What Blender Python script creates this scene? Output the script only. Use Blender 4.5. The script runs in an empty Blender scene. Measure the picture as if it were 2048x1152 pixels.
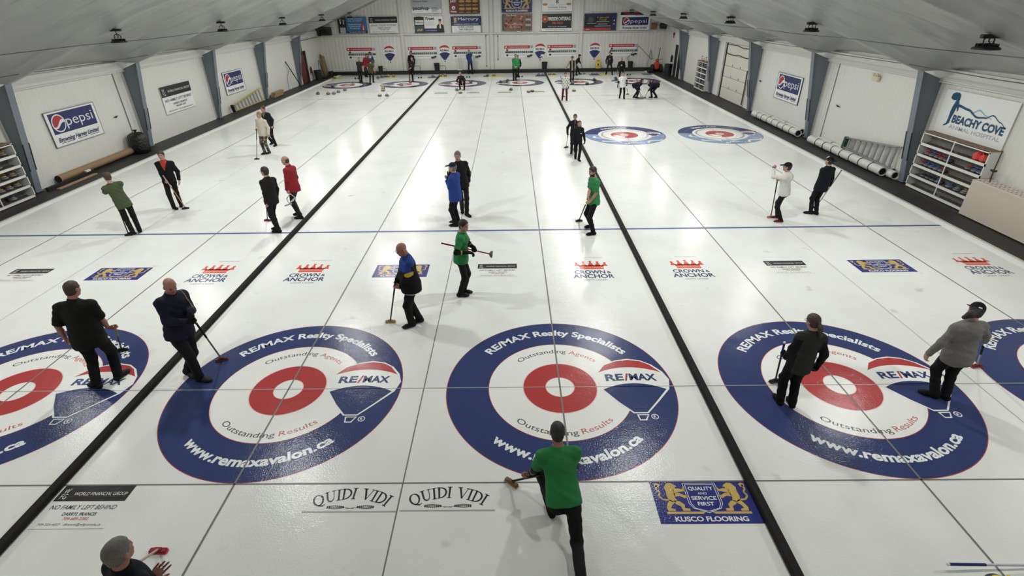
import bpy, math, random
import numpy as np
from mathutils import Vector, Matrix

random.seed(7)
SC = bpy.context.scene
COL = SC.collection
PI = math.pi

# ------------------------------------------------------------------ materials
def srgb(r, g, b):
    f = lambda c: (c / 12.92) if c <= 0.04045 else ((c + 0.055) / 1.055) ** 2.4
    return (f(r / 255.0), f(g / 255.0), f(b / 255.0), 1.0)

MATS = {}
def mat(name, col, rough=0.6, metal=0.0, noise=0.0, nscale=20.0, bump=0.0, bscale=60.0,
        emit=0.0, coat=0.0, spec=0.5, bdist=0.01, col2=None):
    """procedural principled material; noise mixes the colour a little, bump adds relief"""
    if name in MATS:
        return MATS[name]
    m = bpy.data.materials.new(name)
    m.use_nodes = True
    nt = m.node_tree
    p = nt.nodes['Principled BSDF']
    p.inputs['Base Color'].default_value = col
    p.inputs['Roughness'].default_value = rough
    p.inputs['Metallic'].default_value = metal
    p.inputs['Specular IOR Level'].default_value = spec
    p.inputs['Coat Weight'].default_value = coat
    if emit > 0:
        p.inputs['Emission Color'].default_value = (1.0, 1.0, 0.985, 1)
        p.inputs['Emission Strength'].default_value = emit
    if noise > 0 or bump > 0:
        tc = nt.nodes.new('ShaderNodeTexCoord')
    if noise > 0:
        n = nt.nodes.new('ShaderNodeTexNoise')
        n.inputs['Scale'].default_value = nscale
        n.inputs['Detail'].default_value = 5
        nt.links.new(tc.outputs['Object'], n.inputs['Vector'])
        mx = nt.nodes.new('ShaderNodeMix'); mx.data_type = 'RGBA'
        c2 = col2 if col2 else tuple(max(0, c * (1 - noise)) for c in col[:3]) + (1,)
        mx.inputs['A'].default_value = col
        mx.inputs['B'].default_value = c2
        nt.links.new(n.outputs['Fac'], mx.inputs['Factor'])
        nt.links.new(mx.outputs['Result'], p.inputs['Base Color'])
    if bump > 0:
        n2 = nt.nodes.new('ShaderNodeTexNoise')
        n2.inputs['Scale'].default_value = bscale
        n2.inputs['Detail'].default_value = 3
        nt.links.new(tc.outputs['Object'], n2.inputs['Vector'])
        b = nt.nodes.new('ShaderNodeBump')
        b.inputs['Strength'].default_value = bump
        b.inputs['Distance'].default_value = bdist
        nt.links.new(n2.outputs['Fac'], b.inputs['Height'])
        nt.links.new(b.outputs['Normal'], p.inputs['Normal'])
    MATS[name] = m
    return m

# ------------------------------------------------------------------ objects
def tag(o, label=None, cat=None, group=None, kind=None):
    if label: o['label'] = label
    if cat: o['category'] = cat
    if group: o['group'] = group
    if kind: o['kind'] = kind
    return o

def thing(name, label, cat, loc=(0, 0, 0), rz=0.0, group=None):
    o = bpy.data.objects.new(name, None)
    o.empty_display_size = 0.2
    COL.objects.link(o)
    o.location = loc
    o.rotation_euler = (0, 0, rz)
    return tag(o, label, cat, group)

def copy_tree(o, parent=None):
    c = o.copy()
    COL.objects.link(c)
    if parent is not None:
        c.parent = parent
    for ch in list(o.children):
        copy_tree(ch, c)
    return c

def basis(z, hint=(0, 0, 1)):
    z = Vector(z).normalized()
    h = Vector(hint)
    if abs(z.dot(h.normalized())) > 0.98:
        h = Vector((0, 1, 0)) if abs(z.y) < 0.9 else Vector((1, 0, 0))
    x = h.cross(z).normalized()
    y = z.cross(x).normalized()
    return x, y, z

class MB:
    """collects simple solids into one mesh"""
    def __init__(s):
        s.v = []; s.f = []; s.m = []; s.mats = []; s.sm = []
    def mi(s, m):
        if m is None: return 0
        if m not in s.mats: s.mats.append(m)
        return s.mats.index(m)
    def add(s, vs, fs, m=None, smooth=False):
        b = len(s.v)
        s.v += [tuple(v) for v in vs]
        k = s.mi(m)
        for f in fs:
            s.f.append(tuple(b + i for i in f)); s.m.append(k); s.sm.append(smooth)
        return s
    def box(s, c, size, m=None, rot=None, bev=0.0):
        x, y, z = [d / 2.0 for d in size]
        if bev > 0:
            b = min(bev, x * .9, y * .9, z * .9)
            prof = [(-x, -y + b), (-x + b, -y), (x - b, -y), (x, -y + b), (x, y - b), (x - b, y), (-x + b, y), (-x, y - b)]
            vs = []
            for zz, ins in ((-z, b * .7), (-z + b, 0), (z - b, 0), (z, b * .7)):
                for px, py in prof:
                    vs.append(Vector((px - math.copysign(ins, px), py - math.copysign(ins, py), zz)))
            fs = [tuple(range(7, -1, -1)), tuple(range(24, 32))]
            for r in range(3):
                for i in range(8):
                    j = (i + 1) % 8
                    fs.append((r * 8 + i, r * 8 + j, r * 8 + 8 + j, r * 8 + 8 + i))
        else:
            vs = [Vector((sx * x, sy * y, sz * z)) for sz in (-1, 1) for sy in (-1, 1) for sx in (-1, 1)]
            fs = [(0, 2, 3, 1), (4, 5, 7, 6), (0, 1, 5, 4), (2, 6, 7, 3), (0, 4, 6, 2), (1, 3, 7, 5)]
        R = Matrix.Identity(3) if rot is None else (Matrix.Rotation(rot, 3, 'Z') if isinstance(rot, (int, float)) else rot)
        return s.add([R @ v + Vector(c) for v in vs], fs, m)
    def tube(s, pts, r, m=None, n=8, caps=True, r2=None):
        pts = [Vector(p) for p in pts]
        k = len(pts)
        rs = [r] * k if r2 is None else [r + (r2 - r) * i / (k - 1) for i in range(k)]
        vs = []; fs = []
        px = None
        for i, p in enumerate(pts):
            d = (pts[min(i + 1, k - 1)] - pts[max(i - 1, 0)])
            x, y, z = basis(d)
            if px is not None:
                y = z.cross(px).normalized(); x = y.cross(z).normalized()
            px = x
            for j in range(n):
                a = 2 * PI * j / n
                vs.append(p + (x * math.cos(a) + y * math.sin(a)) * rs[i])
        for i in range(k - 1):
            for j in range(n):
                j2 = (j + 1) % n
                fs.append((i * n + j, i * n + j2, (i + 1) * n + j2, (i + 1) * n + j))
        s.add(vs, fs, m, True)
        if caps:
            s.add([vs[j] for j in range(n)], [tuple(range(n - 1, -1, -1))], m)
            s.add([vs[(k - 1) * n + j] for j in range(n)], [tuple(range(n))], m)
        return s
    def lathe(s, c, prof, m=None, n=16, ax=(0, 0, 1), smooth=True):
        x, y, z = basis(ax)
        c = Vector(c)
        vs = []; fs = []
        for r, h in prof:
            for j in range(n):
                a = 2 * PI * j / n
                vs.append(c + z * h + (x * math.cos(a) + y * math.sin(a)) * max(r, 1e-4))
        for i in range(len(prof) - 1):
            for j in range(n):
                j2 = (j + 1) % n
                fs.append((i * n + j, i * n + j2, (i + 1) * n + j2, (i + 1) * n + j))
        return s.add(vs, fs, m, smooth)
    def poly(s, pts, m=None, depth=0.0, d=(0, 0, 1)):
        """flat polygon, optionally given thickness along d"""
        n = len(pts)
        P = [Vector(p) for p in pts]
        if depth <= 0:
            return s.add(P, [tuple(range(n))], m)
        D = Vector(d).normalized() * depth
        vs = P + [p + D for p in P]
        fs = [tuple(range(n - 1, -1, -1)), tuple(range(n, 2 * n))] + [(i, (i + 1) % n, n + (i + 1) % n, n + i) for i in range(n)]
        return s.add(vs, fs, m)
    def ring(s, c, r0, r1, m=None, n=96, a0=0, a1=2 * PI, z=0.0):
        vs = []; fs = []
        k = n + 1
        for i in range(k):
            a = a0 + (a1 - a0) * i / n
            vs.append((c[0] + r0 * math.cos(a), c[1] + r0 * math.sin(a), z))
            vs.append((c[0] + r1 * math.cos(a), c[1] + r1 * math.sin(a), z))
        for i in range(n):
            fs.append((2 * i, 2 * i + 1, 2 * i + 3, 2 * i + 2))
        return s.add(vs, fs, m)
    def disc(s, c, r, m=None, n=48, z=0.0):
        return s.add([(c[0] + r * math.cos(2 * PI * i / n), c[1] + r * math.sin(2 * PI * i / n), z) for i in range(n)], [tuple(range(n))], m)
    def xf(s, o, x, y, z=None):
        """map local coordinates (a,b,c) to o + a*x + b*y + c*z"""
        o = Vector(o); x = Vector(x); y = Vector(y)
        z = x.cross(y).normalized() if z is None else Vector(z)
        s.v = [tuple(o + x * v[0] + y * v[1] + z * v[2]) for v in s.v]
        return s
    def merge(s, other):
        b = len(s.v); s.v += other.v
        for f, k, sm in zip(other.f, other.m, other.sm):
            s.f.append(tuple(b + i for i in f))
            s.m.append(s.mi(other.mats[k]) if other.mats else 0); s.sm.append(sm)
        return s
    def mesh(s, name):
        me = bpy.data.meshes.new(name)
        me.from_pydata(s.v, [], s.f)
        for m in s.mats: me.materials.append(m)
        if s.f:
            me.polygons.foreach_set('material_index', s.m)
            me.polygons.foreach_set('use_smooth', s.sm)
        me.update()
        return me
    def build(s, name, parent=None, label=None, cat=None, group=None, kind=None, loc=None):
        o = bpy.data.objects.new(name, s.mesh(name))
        COL.objects.link(o)
        if parent is not None: o.parent = parent
        if loc is not None: o.location = loc
        return tag(o, label, cat, group, kind)

# ------------------------------------------------------------------ lettering
_TX = {}
def glyphs(txt, bold=0.0, shear=0.0, space=1.0):
    """flat outline of a line of text, 1 unit high em, origin at its left baseline"""
    key = (txt, bold, shear, space)
    if key in _TX: return _TX[key]
    cu = bpy.data.curves.new('lettering', 'FONT')
    cu.body = txt; cu.size = 1.0; cu.offset = bold; cu.shear = shear
    cu.space_character = space; cu.resolution_u = 4; cu.fill_mode = 'BOTH'
    ob = bpy.data.objects.new('lettering', cu)
    COL.objects.link(ob)
    dg = bpy.context.evaluated_depsgraph_get()
    me = bpy.data.meshes.new_from_object(ob.evaluated_get(dg))
    vs = [tuple(v.co) for v in me.vertices]
    fs = [tuple(p.vertices) for p in me.polygons]
    bpy.data.objects.remove(ob); bpy.data.curves.remove(cu); bpy.data.meshes.remove(me)
    x0 = min([v[0] for v in vs] or [0]); x1 = max([v[0] for v in vs] or [0])
    _TX[key] = (vs, fs, x0, x1)
    return _TX[key]

def text(mb, txt, x, y, h, m, w=None, align='c', bold=0.0, shear=0.0, z=0.0, space=1.0, wmax=None):
    """h is the capital height; w squeezes the line to a given width"""
    vs, fs, x0, x1 = glyphs(txt, bold, shear, space)
    if not vs: return
    sy = h / 0.73
    sx = sy if w is None else w / max(1e-6, (x1 - x0))
    if wmax is not None and sx * (x1 - x0) > wmax: sx = wmax / (x1 - x0)
    tw = sx * (x1 - x0)
    ox = x - tw / 2 if align == 'c' else (x if align == 'l' else x - tw)
    mb.add([(ox + (v[0] - x0) * sx, y + v[1] * sy, z) for v in vs], fs, m)

def text_arc(mb, parts, r, a_mid, h, z=0.0, span=None, inside=False, bold=0.0):
    """lettering set round a circle about the origin; parts = [(text, material)...]
    inside=True reads along the bottom with the tops of the letters towards the centre"""
    sy = h / 0.73
    runs = []
    X = 0.0
    for t, m in parts:
        vs, fs, x0, x1 = glyphs(t, bold)
        runs.append((vs, fs, x0, X, m)); X += (x1 - x0)
        X += 0.28 if t is not parts[-1][0] else 0
    sx = sy if span is None else abs(span) * r / X
    for vs, fs, x0, ox, m in runs:
        nv = []
        for v in vs:
            u = (ox + v[0] - x0 - X / 2) * sx
            if inside:
                a = a_mid + u / r; rr = r - v[1] * sy
            else:
                a = a_mid - u / r; rr = r + v[1] * sy
            nv.append((rr * math.cos(a), rr * math.sin(a), z))
        mb.add(nv, fs, m)
LAMP_E = 235.0
LAMP_E2 = 700.0
LAMP_E0 = 270.0
EXPO = 0.0
# ------------------------------------------------------------------ sizes of the hall (metres)
XL, XR, YB, YF = -17.05, 12.5, 41.3, -8.5
IL, IR, IB = -15.72, 11.12, 40.75
XM = (XL + XR) / 2
FR = [3.98 + 6.22 * k for k in range(-2, 6)]
SX = [-13.224, -8.847, -4.402, 0.0, 4.482, 8.83]
TEE, HOG, BACK, FT = 0.0, 6.40, -1.83, 34.747

def roof(x):
    return 3.62 + 0.385 * min(x - XL, XR - x)

M_wall = mat('white_ribbed_steel', srgb(214, 214, 207), 0.5, noise=0.05, nscale=1.5)
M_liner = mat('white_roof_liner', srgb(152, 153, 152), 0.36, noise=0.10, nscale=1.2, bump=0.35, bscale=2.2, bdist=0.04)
M_trim = mat('white_trim', srgb(205, 205, 200), 0.5)
M_blue = mat('blue_grey_steel', srgb(114, 121, 130), 0.5, noise=0.08, nscale=3)
M_black = mat('matt_black', srgb(22, 22, 23), 0.55)
M_rub = mat('dark_rubber_mat', srgb(45, 43, 43), 0.6, noise=0.35, nscale=2.2, bump=0.15, bscale=80)
M_dark = mat('dark_void', srgb(14, 12, 12), 0.8)

def ice_mat(name, col, rough=0.3, blot=0.06):
    m = bpy.data.materials.new(name); m.use_nodes = True
    nt = m.node_tree; p = nt.nodes['Principled BSDF']
    tc = nt.nodes.new('ShaderNodeTexCoord')
    geo = nt.nodes.new('ShaderNodeNewGeometry')
    n = nt.nodes.new('ShaderNodeTexNoise'); n.inputs['Scale'].default_value = 0.55; n.inputs['Detail'].default_value = 6; n.inputs['Roughness'].default_value = 0.62
    nt.links.new(geo.outputs['Position'], n.inputs['Vector'])
    r = nt.nodes.new('ShaderNodeMapRange'); r.inputs['From Min'].default_value = 0.42; r.inputs['From Max'].default_value = 0.72
    nt.links.new(n.outputs['Fac'], r.inputs['Value'])
    mx = nt.nodes.new('ShaderNodeMix'); mx.data_type = 'RGBA'
    mx.inputs['A'].default_value = col
    mx.inputs['B'].default_value = tuple(c * (1 - blot) for c in col[:3]) + (1,)
    nt.links.new(r.outputs['Result'], mx.inputs['Factor'])
    last = mx.outputs['Result']
    if blot > 0.05:
        # scattered grey scuffs frozen into the sheet
        n3 = nt.nodes.new('ShaderNodeTexNoise'); n3.inputs['Scale'].default_value = 2.1; n3.inputs['Detail'].default_value = 2
        nt.links.new(geo.outputs['Position'], n3.inputs['Vector'])
        r3 = nt.nodes.new('ShaderNodeMapRange'); r3.inputs['From Min'].default_value = 0.70; r3.inputs['From Max'].default_value = 0.80; r3.inputs['To Max'].default_value = 0.5
        nt.links.new(n3.outputs['Fac'], r3.inputs['Value'])
        mx2 = nt.nodes.new('ShaderNodeMix'); mx2.data_type = 'RGBA'
        mx2.inputs['B'].default_value = tuple(c * 0.45 for c in col[:3]) + (1,)
        nt.links.new(last, mx2.inputs['A']); nt.links.new(r3.outputs['Result'], mx2.inputs['Factor'])
        last = mx2.outputs['Result']
    nt.links.new(last, p.inputs['Base Color'])
    p.inputs['Roughness'].default_value = rough
    p.inputs['IOR'].default_value = 1.31
    p.inputs['Specular IOR Level'].default_value = 0.3
    # pebble
    v = nt.nodes.new('ShaderNodeTexNoise'); v.inputs['Scale'].default_value = 46; v.inputs['Detail'].default_value = 2
    nt.links.new(geo.outputs['Position'], v.inputs['Vector'])
    v2 = nt.nodes.new('ShaderNodeTexNoise'); v2.inputs['Scale'].default_value = 5.0; v2.inputs['Detail'].default_value = 2
    nt.links.new(geo.outputs['Position'], v2.inputs['Vector'])
    ad = nt.nodes.new('ShaderNodeMath'); ad.operation = 'MULTIPLY_ADD'; ad.inputs[1].default_value = 1.6
    nt.links.new(v2.outputs['Fac'], ad.inputs[0]); nt.links.new(v.outputs['Fac'], ad.inputs[2])
    b = nt.nodes.new('ShaderNodeBump'); b.inputs['Strength'].default_value = 0.5; b.inputs['Distance'].default_value = 0.0045
    nt.links.new(ad.outputs[0], b.inputs['Height'])
    nt.links.new(b.outputs['Normal'], p.inputs['Normal'])
    MATS[name] = m
    return m

M_ice = ice_mat('pebbled_white_ice', srgb(226, 228, 222), 0.165, 0.09)
M_frost = mat('frosted_ice_edge', srgb(236, 237, 232), 0.7, noise=0.12, nscale=3, bump=0.4, bscale=25)

# ------------------------------------------------------------------ floor, ice
MB().box(((XL + XR) / 2, (YB + YF) / 2, -0.09), (XR - XL + 0.6, YB - YF + 0.6, 0.12), M_rub).build('floor', kind='structure', label='dark rubber walkway floor round the ice')
ice = MB()
nx, ny = 2, 2
ice.box(((IL + IR) / 2, (IB + YF) / 2, -0.03), (IR - IL, IB - YF, 0.06), M_ice)
ice.build('floor_ice', kind='structure', label='white pebbled ice sheet filling the hall')
def frost(name, pts, label):
    m = MB()
    rnd = random.Random(3)
    rows = []
    n = len(pts)
    for (a, b, w) in pts:
        rows.append((a, b, w))
    vs = []; fs = []
    for (a, b, w) in rows:
        for t, h in ((0, 0.0), (0.0, 0.03), (0.45, 0.026), (0.8, 0.012), (1.0, 0.0005)):
            vs.append((a[0] + (b[0] - a[0]) * t * w, a[1] + (b[1] - a[1]) * t * w, h))
    for i in range(n - 1):
        for j in range(4):
            fs.append((i * 5 + j, i * 5 + j + 1, i * 5 + 6 + j, i * 5 + 5 + j))
    m.add(vs, fs, M_frost, True)
    m.build(name, kind='structure', label=label)
rr = random.Random(5)
for nm, x, s, lab in (('trim_1', IL, 1, 'raised frosty lip along the left edge of the ice'), ('trim_2', IR, -1, 'raised frosty lip along the right edge of the ice')):
    ps = []
    for i in range(120):
        y = YF + (IB - YF) * i / 119
        ps.append(((x, y), (x + s * 0.34, y), 0.8 + 0.2 * rr.random()))
    frost(nm, ps, lab)

# ------------------------------------------------------------------ walls
def ribbed(name, p0, p1, z0, z1, nrm, pitch, amp, label):
    """vertical ribbed sheet from p0 to p1, with a back skin so it has thickness"""
    p0 = Vector((p0[0], p0[1], 0)); p1 = Vector((p1[0], p1[1], 0)); nrm = Vector((nrm[0], nrm[1], 0))
    L = (p1 - p0).length; d = (p1 - p0) / L
    m = MB(); vs = []; fs = []
    prof = [(0.0, 0), (0.35, 0), (0.5, .85), (0.62, 1), (0.75, .9), (.9, .1)]
    xs = []
    k = 0
    while k * pitch < L:
        for u, h in prof:
            t = (k + u) * pitch
            if t <= L: xs.append((t, h))
        k += 1
    xs.append((L, 0))
    for t, h in xs:
        q = p0 + d * t + nrm * (h * amp)
        zt = z1(q) if callable(z1) else z1
        vs += [(q.x, q.y, z0), (q.x, q.y, zt)]
    for i in range(len(xs) - 1):
        fs.append((2 * i, 2 * i + 2, 2 * i + 3, 2 * i + 1))
    m.add(vs, fs, M_wall)
    b0 = p0 - nrm * 0.12; b1 = p1 - nrm * 0.12
    zt0 = z1(p0) if callable(z1) else z1
    if callable(z1):
        pm = (p0 + p1) / 2 - nrm * 0.12
        m.add([(b0.x, b0.y, z0), (b1.x, b1.y, z0), (b1.x, b1.y, z1(b1)), (pm.x, pm.y, z1(pm)), (b0.x, b0.y, z1(b0))], [(0, 1, 2, 3, 4)], M_wall)
    else:
        m.add([(b0.x, b0.y, z0), (b1.x, b1.y, z0), (b1.x, b1.y, zt0), (b0.x, b0.y, zt0)], [(0, 1, 2, 3)], M_wall)
    return m.build(name, kind='structure', label=label)

ribbed('wall_left', (XL, YF), (XL, YB), -0.05, 3.7, (1, 0), 0.20, 0.009, 'white ribbed steel wall along the left side')
ribbed('wall_right', (XR, YB), (XR, YF), -0.05, 3.7, (-1, 0), 0.20, 0.009, 'white ribbed steel wall along the right side')
ribbed('wall_back', (XL, YB), (XR, YB), -0.05, lambda q: roof(q.x) + 0.1, (0, -1), 0.31, 0.012, 'white gable wall at the far end')
MB().box((XM, YF - 0.1, 4.6), (XR - XL + 0.4, 0.2, 9.4), M_wall).build('wall_front', kind='structure')

# eave trims
for nm, x, s in (('trim_3', XL, 1), ('trim_4', XR, -1)):
    t = MB()
    t.box((x + s * 0.05, (YB + YF) / 2, 3.34), (0.10, YB - YF, 0.36), M_trim)
    t.box((x + s * 0.06, (YB + YF) / 2, 3.15), (0.14, YB - YF, 0.035), M_trim)
    t.build(nm, kind='structure', label='white eave strip where the wall meets the roof liner')
# ledge and curb on the far wall
MB().box((XM, YB - 0.09, 3.11), (XR - XL - 0.5, 0.16, 0.10), M_trim).build('trim_5', kind='structure', label='white girt ledge across the far wall under the posters')
MB().box((XM, IB + 0.28, 0.12), (XR - XL - 0.3, 0.30, 0.30), M_black).build('baseboard_back', kind='structure', label='black curb along the foot of the far wall')
for i, x in enumerate((-9.87, -2.29, 5.29)):
    c = MB()
    c.box((x, YB - 0.13, 4.0), (0.26, 0.02, 8.2), M_trim); c.box((x, YB - 0.06, 4.0), (0.05, 0.12, 8.2), M_trim)
    c.build('trim_%d' % (6 + i), kind='structure', label='white steel post up the far wall')

# ------------------------------------------------------------------ roof liner, drawn down round each rafter
def sag(y, x):
    k = min(abs(y - f) for f in FR)
    d = min(x - XL, XR - x)
    dep = 0.47 if d > 0.8 else 0.47 * (0.25 + 0.75 * max(0, d) / 0.8)
    a = max(0.0, k - 0.10)
    return dep * math.exp(-a / 0.55) * 0.8 + dep * 0.2 * math.exp(-(k / 1.9) ** 2)
ly = []
y = YF
while y < YB + 0.01:
    k = min(abs(y - f) for f in FR)
    ly.append(y); y += 0.045 if y > 2 and y < 24 else 0.08
ly.append(YB + 0.02)
for f in FR: ly += [f - 0.1, f + 0.1, f]
ly = sorted(set(round(v, 3) for v in ly))
lx = [XL + 0.02 + (XR - XL - 0.04) * i / 110 for i in range(111)] + [XM]
lx = sorted(lx)
rn = random.Random(11)
folds = {}
for _ in range(520):
    f_ = (rn.uniform(YF, YB), rn.uniform(0.2, 11), rn.uniform(1.0, 4.5), rn.uniform(.035, .09), rn.choice((-1, 1, 1)) * rn.uniform(.012, .05), rn.uniform(-.14, .14))
    for q in range(int((f_[0] - .9) * 2), int((f_[0] + .9) * 2) + 1): folds.setdefault(q, []).append(f_)
ph = [(rn.uniform(2.0, 9), rn.uniform(-0.9, 0.9), rn.uniform(0, 6.28), rn.uniform(.4, 1)) for _ in range(9)]
vs = []
for yy in ly:
    for xx in lx:
        d = min(xx - XL, XR - xx)
        w = 0.0
        for fy0, fx0, fxl, fw, fa, fsl in folds.get(int(yy * 2), ()):
            tx = (d - fx0) / fxl
            if 0 < tx < 1:
                e = (yy - fy0 - fsl * (d - fx0)) / fw
                if abs(e) < 3: w -= fa * 90 * math.exp(-e * e) * math.sin(PI * tx) ** .6 / 90 / 0.011 / max(.2, min(1, d / 0.6))
        for kf, sl, p0, am in ph:      # diagonal drape creases
            w += am * math.sin(kf * (yy * 0.8 + (d * sl)) * 0.55 + p0 + 0.7 * math.sin(d * 0.6 + p0))
        w *= 0.011 * min(1, d / 0.6)
        vs.append((xx, yy, roof(xx) - sag(yy, xx) + w))
nxx = len(lx)
fs = []
for i in range(len(ly) - 1):
    for j in range(nxx - 1):
        fs.append((i * nxx + j, (i + 1) * nxx + j, (i + 1) * nxx + j + 1, i * nxx + j + 1))
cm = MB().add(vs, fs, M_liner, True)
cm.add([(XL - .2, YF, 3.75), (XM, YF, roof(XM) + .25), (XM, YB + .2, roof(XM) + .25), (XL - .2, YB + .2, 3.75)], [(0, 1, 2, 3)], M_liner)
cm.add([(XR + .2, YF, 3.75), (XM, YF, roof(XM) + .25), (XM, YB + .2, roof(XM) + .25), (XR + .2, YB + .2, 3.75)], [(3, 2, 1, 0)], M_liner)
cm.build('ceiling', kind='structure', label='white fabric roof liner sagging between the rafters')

# ------------------------------------------------------------------ tapered steel columns
ORD = ['nearest', 'second', 'third', 'fourth', 'farthest']
for side, (xw, s) in (('left', (XL, 1)), ('right', (XR, -1))):
    for i, fy in enumerate(FR[3:8]):
        xb, xt, zt = (0.17, 0.76, 3.47)
        lab = '%s tapered blue-grey steel column counted from the front on the %s wall' % (ORD[i].capitalize() if i else 'Nearest visible', side)
        r = thing('steel_column', lab, 'column', (xw, fy, 0), group='tapered columns on the %s wall' % side)
        m = MB(); m.poly([(s * 0.02, -0.012, 0), (s * xb, -0.012, 0), (s * xt, -0.012, zt), (s * 0.02, -0.012, zt - 0.27)], M_blue, 0.024, (0, 1, 0))
        m.build('web', r)
        m = MB(); dx = (xt - xb) / zt
        m.poly([(s * xb, -0.12, 0), (s * (xb + 0.018), -0.12, 0), (s * (xt + 0.018), -0.12, zt), (s * xt, -0.12, zt)], M_blue, 0.24, (0, 1, 0))
        m.build('flange', r)
        MB().box((s * 0.12, 0, 0.012), (0.24, 0.30, 0.024), M_blue).build('base_plate', r)
        for sy in (-1, 1):
            m = MB(); z0, z1 = (0.72, 1.62)
            m.poly([(s * (xb + dx * z0 + 0.012), sy * 0.122 - 0.014, z0), (s * (xb + dx * z0 + 0.035), sy * 0.122 - 0.014, z0), (s * (xb + dx * z1 + 0.035), sy * 0.122 - 0.014, z1), (s * (xb + dx * z1 + 0.012), sy * 0.122 - 0.014, z1)], M_black, 0.028, (0, 1, 0))
            m.build('edge_guard', r, label='black rubber edge guard')

# cables along the liner
CABS = [(-13.4, 0.50, 'Thin cable strung below the left roof slope near the lamps'), (-15.6, 0.42, 'Thin cable strung low on the left roof slope above the columns'),
        (9.2, 0.50, 'Thin cable strung below the right roof slope near the lamps'), (11.2, 0.46, 'Thin cable strung low on the right roof slope above the columns')]
for x, off, lab in CABS:
    pts = []
    for i in range(0, 8):
        pts.append((x, FR[i], roof(x) - off))
        if i < 7: pts.append((x, FR[i] + 3.11, roof(x) - off - 0.03))
    pts.append((x, YB, roof(x) - off))
    MB().tube(pts, 0.011, mat('cable_grey', srgb(70, 70, 70), 0.6), 5).build('overhead_cable', label=lab, cat='cable')

# ------------------------------------------------------------------ high-bay lamps
M_lampb = mat('lamp_black', srgb(18, 18, 19), 0.45)
M_lens = mat('lamp_lens', srgb(240, 240, 240), 0.3, emit=LAMP_E)
M_lens0 = mat('lamp_lens_near_fill', srgb(240, 240, 240), 0.3, emit=LAMP_E0)  # for the unseen nearest row, added to brighten the near ice
M_lens2 = mat('lamp_lens_high_output', srgb(240, 240, 240), 0.3, emit=LAMP_E2)
LAMPX = [(-12.38, 4.57), (-7.0, 6.6), (2.62, 6.6), (8.1, 4.58)]
ROWN = ['', 'nearest, out of view,', 'first', 'second', 'third', 'fourth', 'fifth', 'sixth']
proto = None
for ci, (lx_, lz) in enumerate(LAMPX):
    for ri, fy in enumerate(FR):
        if ri < 1: continue
        cn = ['far left', 'centre left', 'centre right', 'far right'][ci]
        lab = 'black dome high-bay lamp, %s row over the ice, %s from the front' % (cn, ROWN[ri])
        if ri == 1: lab = 'unseen black high-bay lamp added to brighten the near ice, %s row' % cn
        if proto is None:
            r = thing('high_bay_lamp', lab, 'lamp', group='high-bay lamps')
            m = MB(); m.lathe((0, 0, 0), [(0.215, 0.0), (0.222, 0.008), (0.215, 0.03), (0.15, 0.065), (0.09, 0.085), (0.07, 0.105), (0.02, 0.11), (0, 0.11)], M_lampb, 24)
            m.lathe((0, 0, 0), [(0.222, 0.004), (0.19, 0.002), (0.185, 0.012)], M_lampb, 24)
            m.build('housing', r)
            m = MB()
            for k in range(12):
                a = k * PI / 6
                m.box((math.cos(a) * 0.11, math.sin(a) * 0.11, 0.075), (0.13, 0.008, 0.05), M_lampb, a)
            m.build('heat_sink', r)
            m = MB(); m.add([(0.185 * math.cos(a * PI / 8), 0.185 * math.sin(a * PI / 8), 0.008) for a in range(15, -1, -1)], [tuple(range(16))], M_lens)
            lens_o = m.build('lens', r, label='glowing white lens')
            lens1 = m.mesh('lens'); lens2 = m.mesh('lens'); lens2.materials[0] = M_lens2; lens0 = m.mesh('lens'); lens0.materials[0] = M_lens0
            lens_o.data = lens0
            m = MB(); m.tube([(-0.09, 0, 0.09), (-0.10, 0, 0.17), (-0.05, 0, 0.22), (0, 0, 0.235), (0.05, 0, 0.22), (0.10, 0, 0.17), (0.09, 0, 0.09)], 0.012, M_lampb, 6)
            m.build('bracket', r)
            m = MB(); m.tube([(0, 0, 0.22), (0.02, 0, 0.27), (0.03, 0, 0.31), (0, 0, 0.34), (0, 0, 0.62)], 0.011, M_lampb, 6)
            m.tube([(0, 0, 0.34), (0.08, 0.0, 0.33), (0.12, 0, 0.27), (0.09, 0, 0.23)], 0.008, M_lampb, 5)
            m.build('hook', r)
            m = MB(); m.box((0, 0, 0.62), (0.34, 0.09, 0.07), M_lampb, Matrix.Rotation(0.0, 3, 'Y'), 0.01)
            m.build('junction_box', r)
            proto = r; r.location = (lx_, fy, lz)
        else:
            r = copy_tree(proto); r['label'] = lab
            for ch in r.children:
                if ch.name.startswith('lens') and ri > 1: ch.data = lens2 if ci in (1, 2) else lens1
                if ch.name.startswith('lens') and ri == 1: ch.data = lens0
            r.location = (lx_, fy, lz)
        r.rotation_euler = (0, 0, 0)
        top = roof(lx_) - sag(fy, lx_) - lz
        for ch in r.children:
            if ch.name.startswith('junction_box'):
                ch.rotation_euler = (0, 0, 0)
                ch.location = (0, 0, top - 0.66)
            if ch.name.startswith('hook'):
                if top > 0.64:
                    ch.scale = (1, 1, (top - 0.02) / 0.62)
                else:
                    ch.scale = (1, 1, max(0.3, (top - 0.02) / 0.62))
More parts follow.
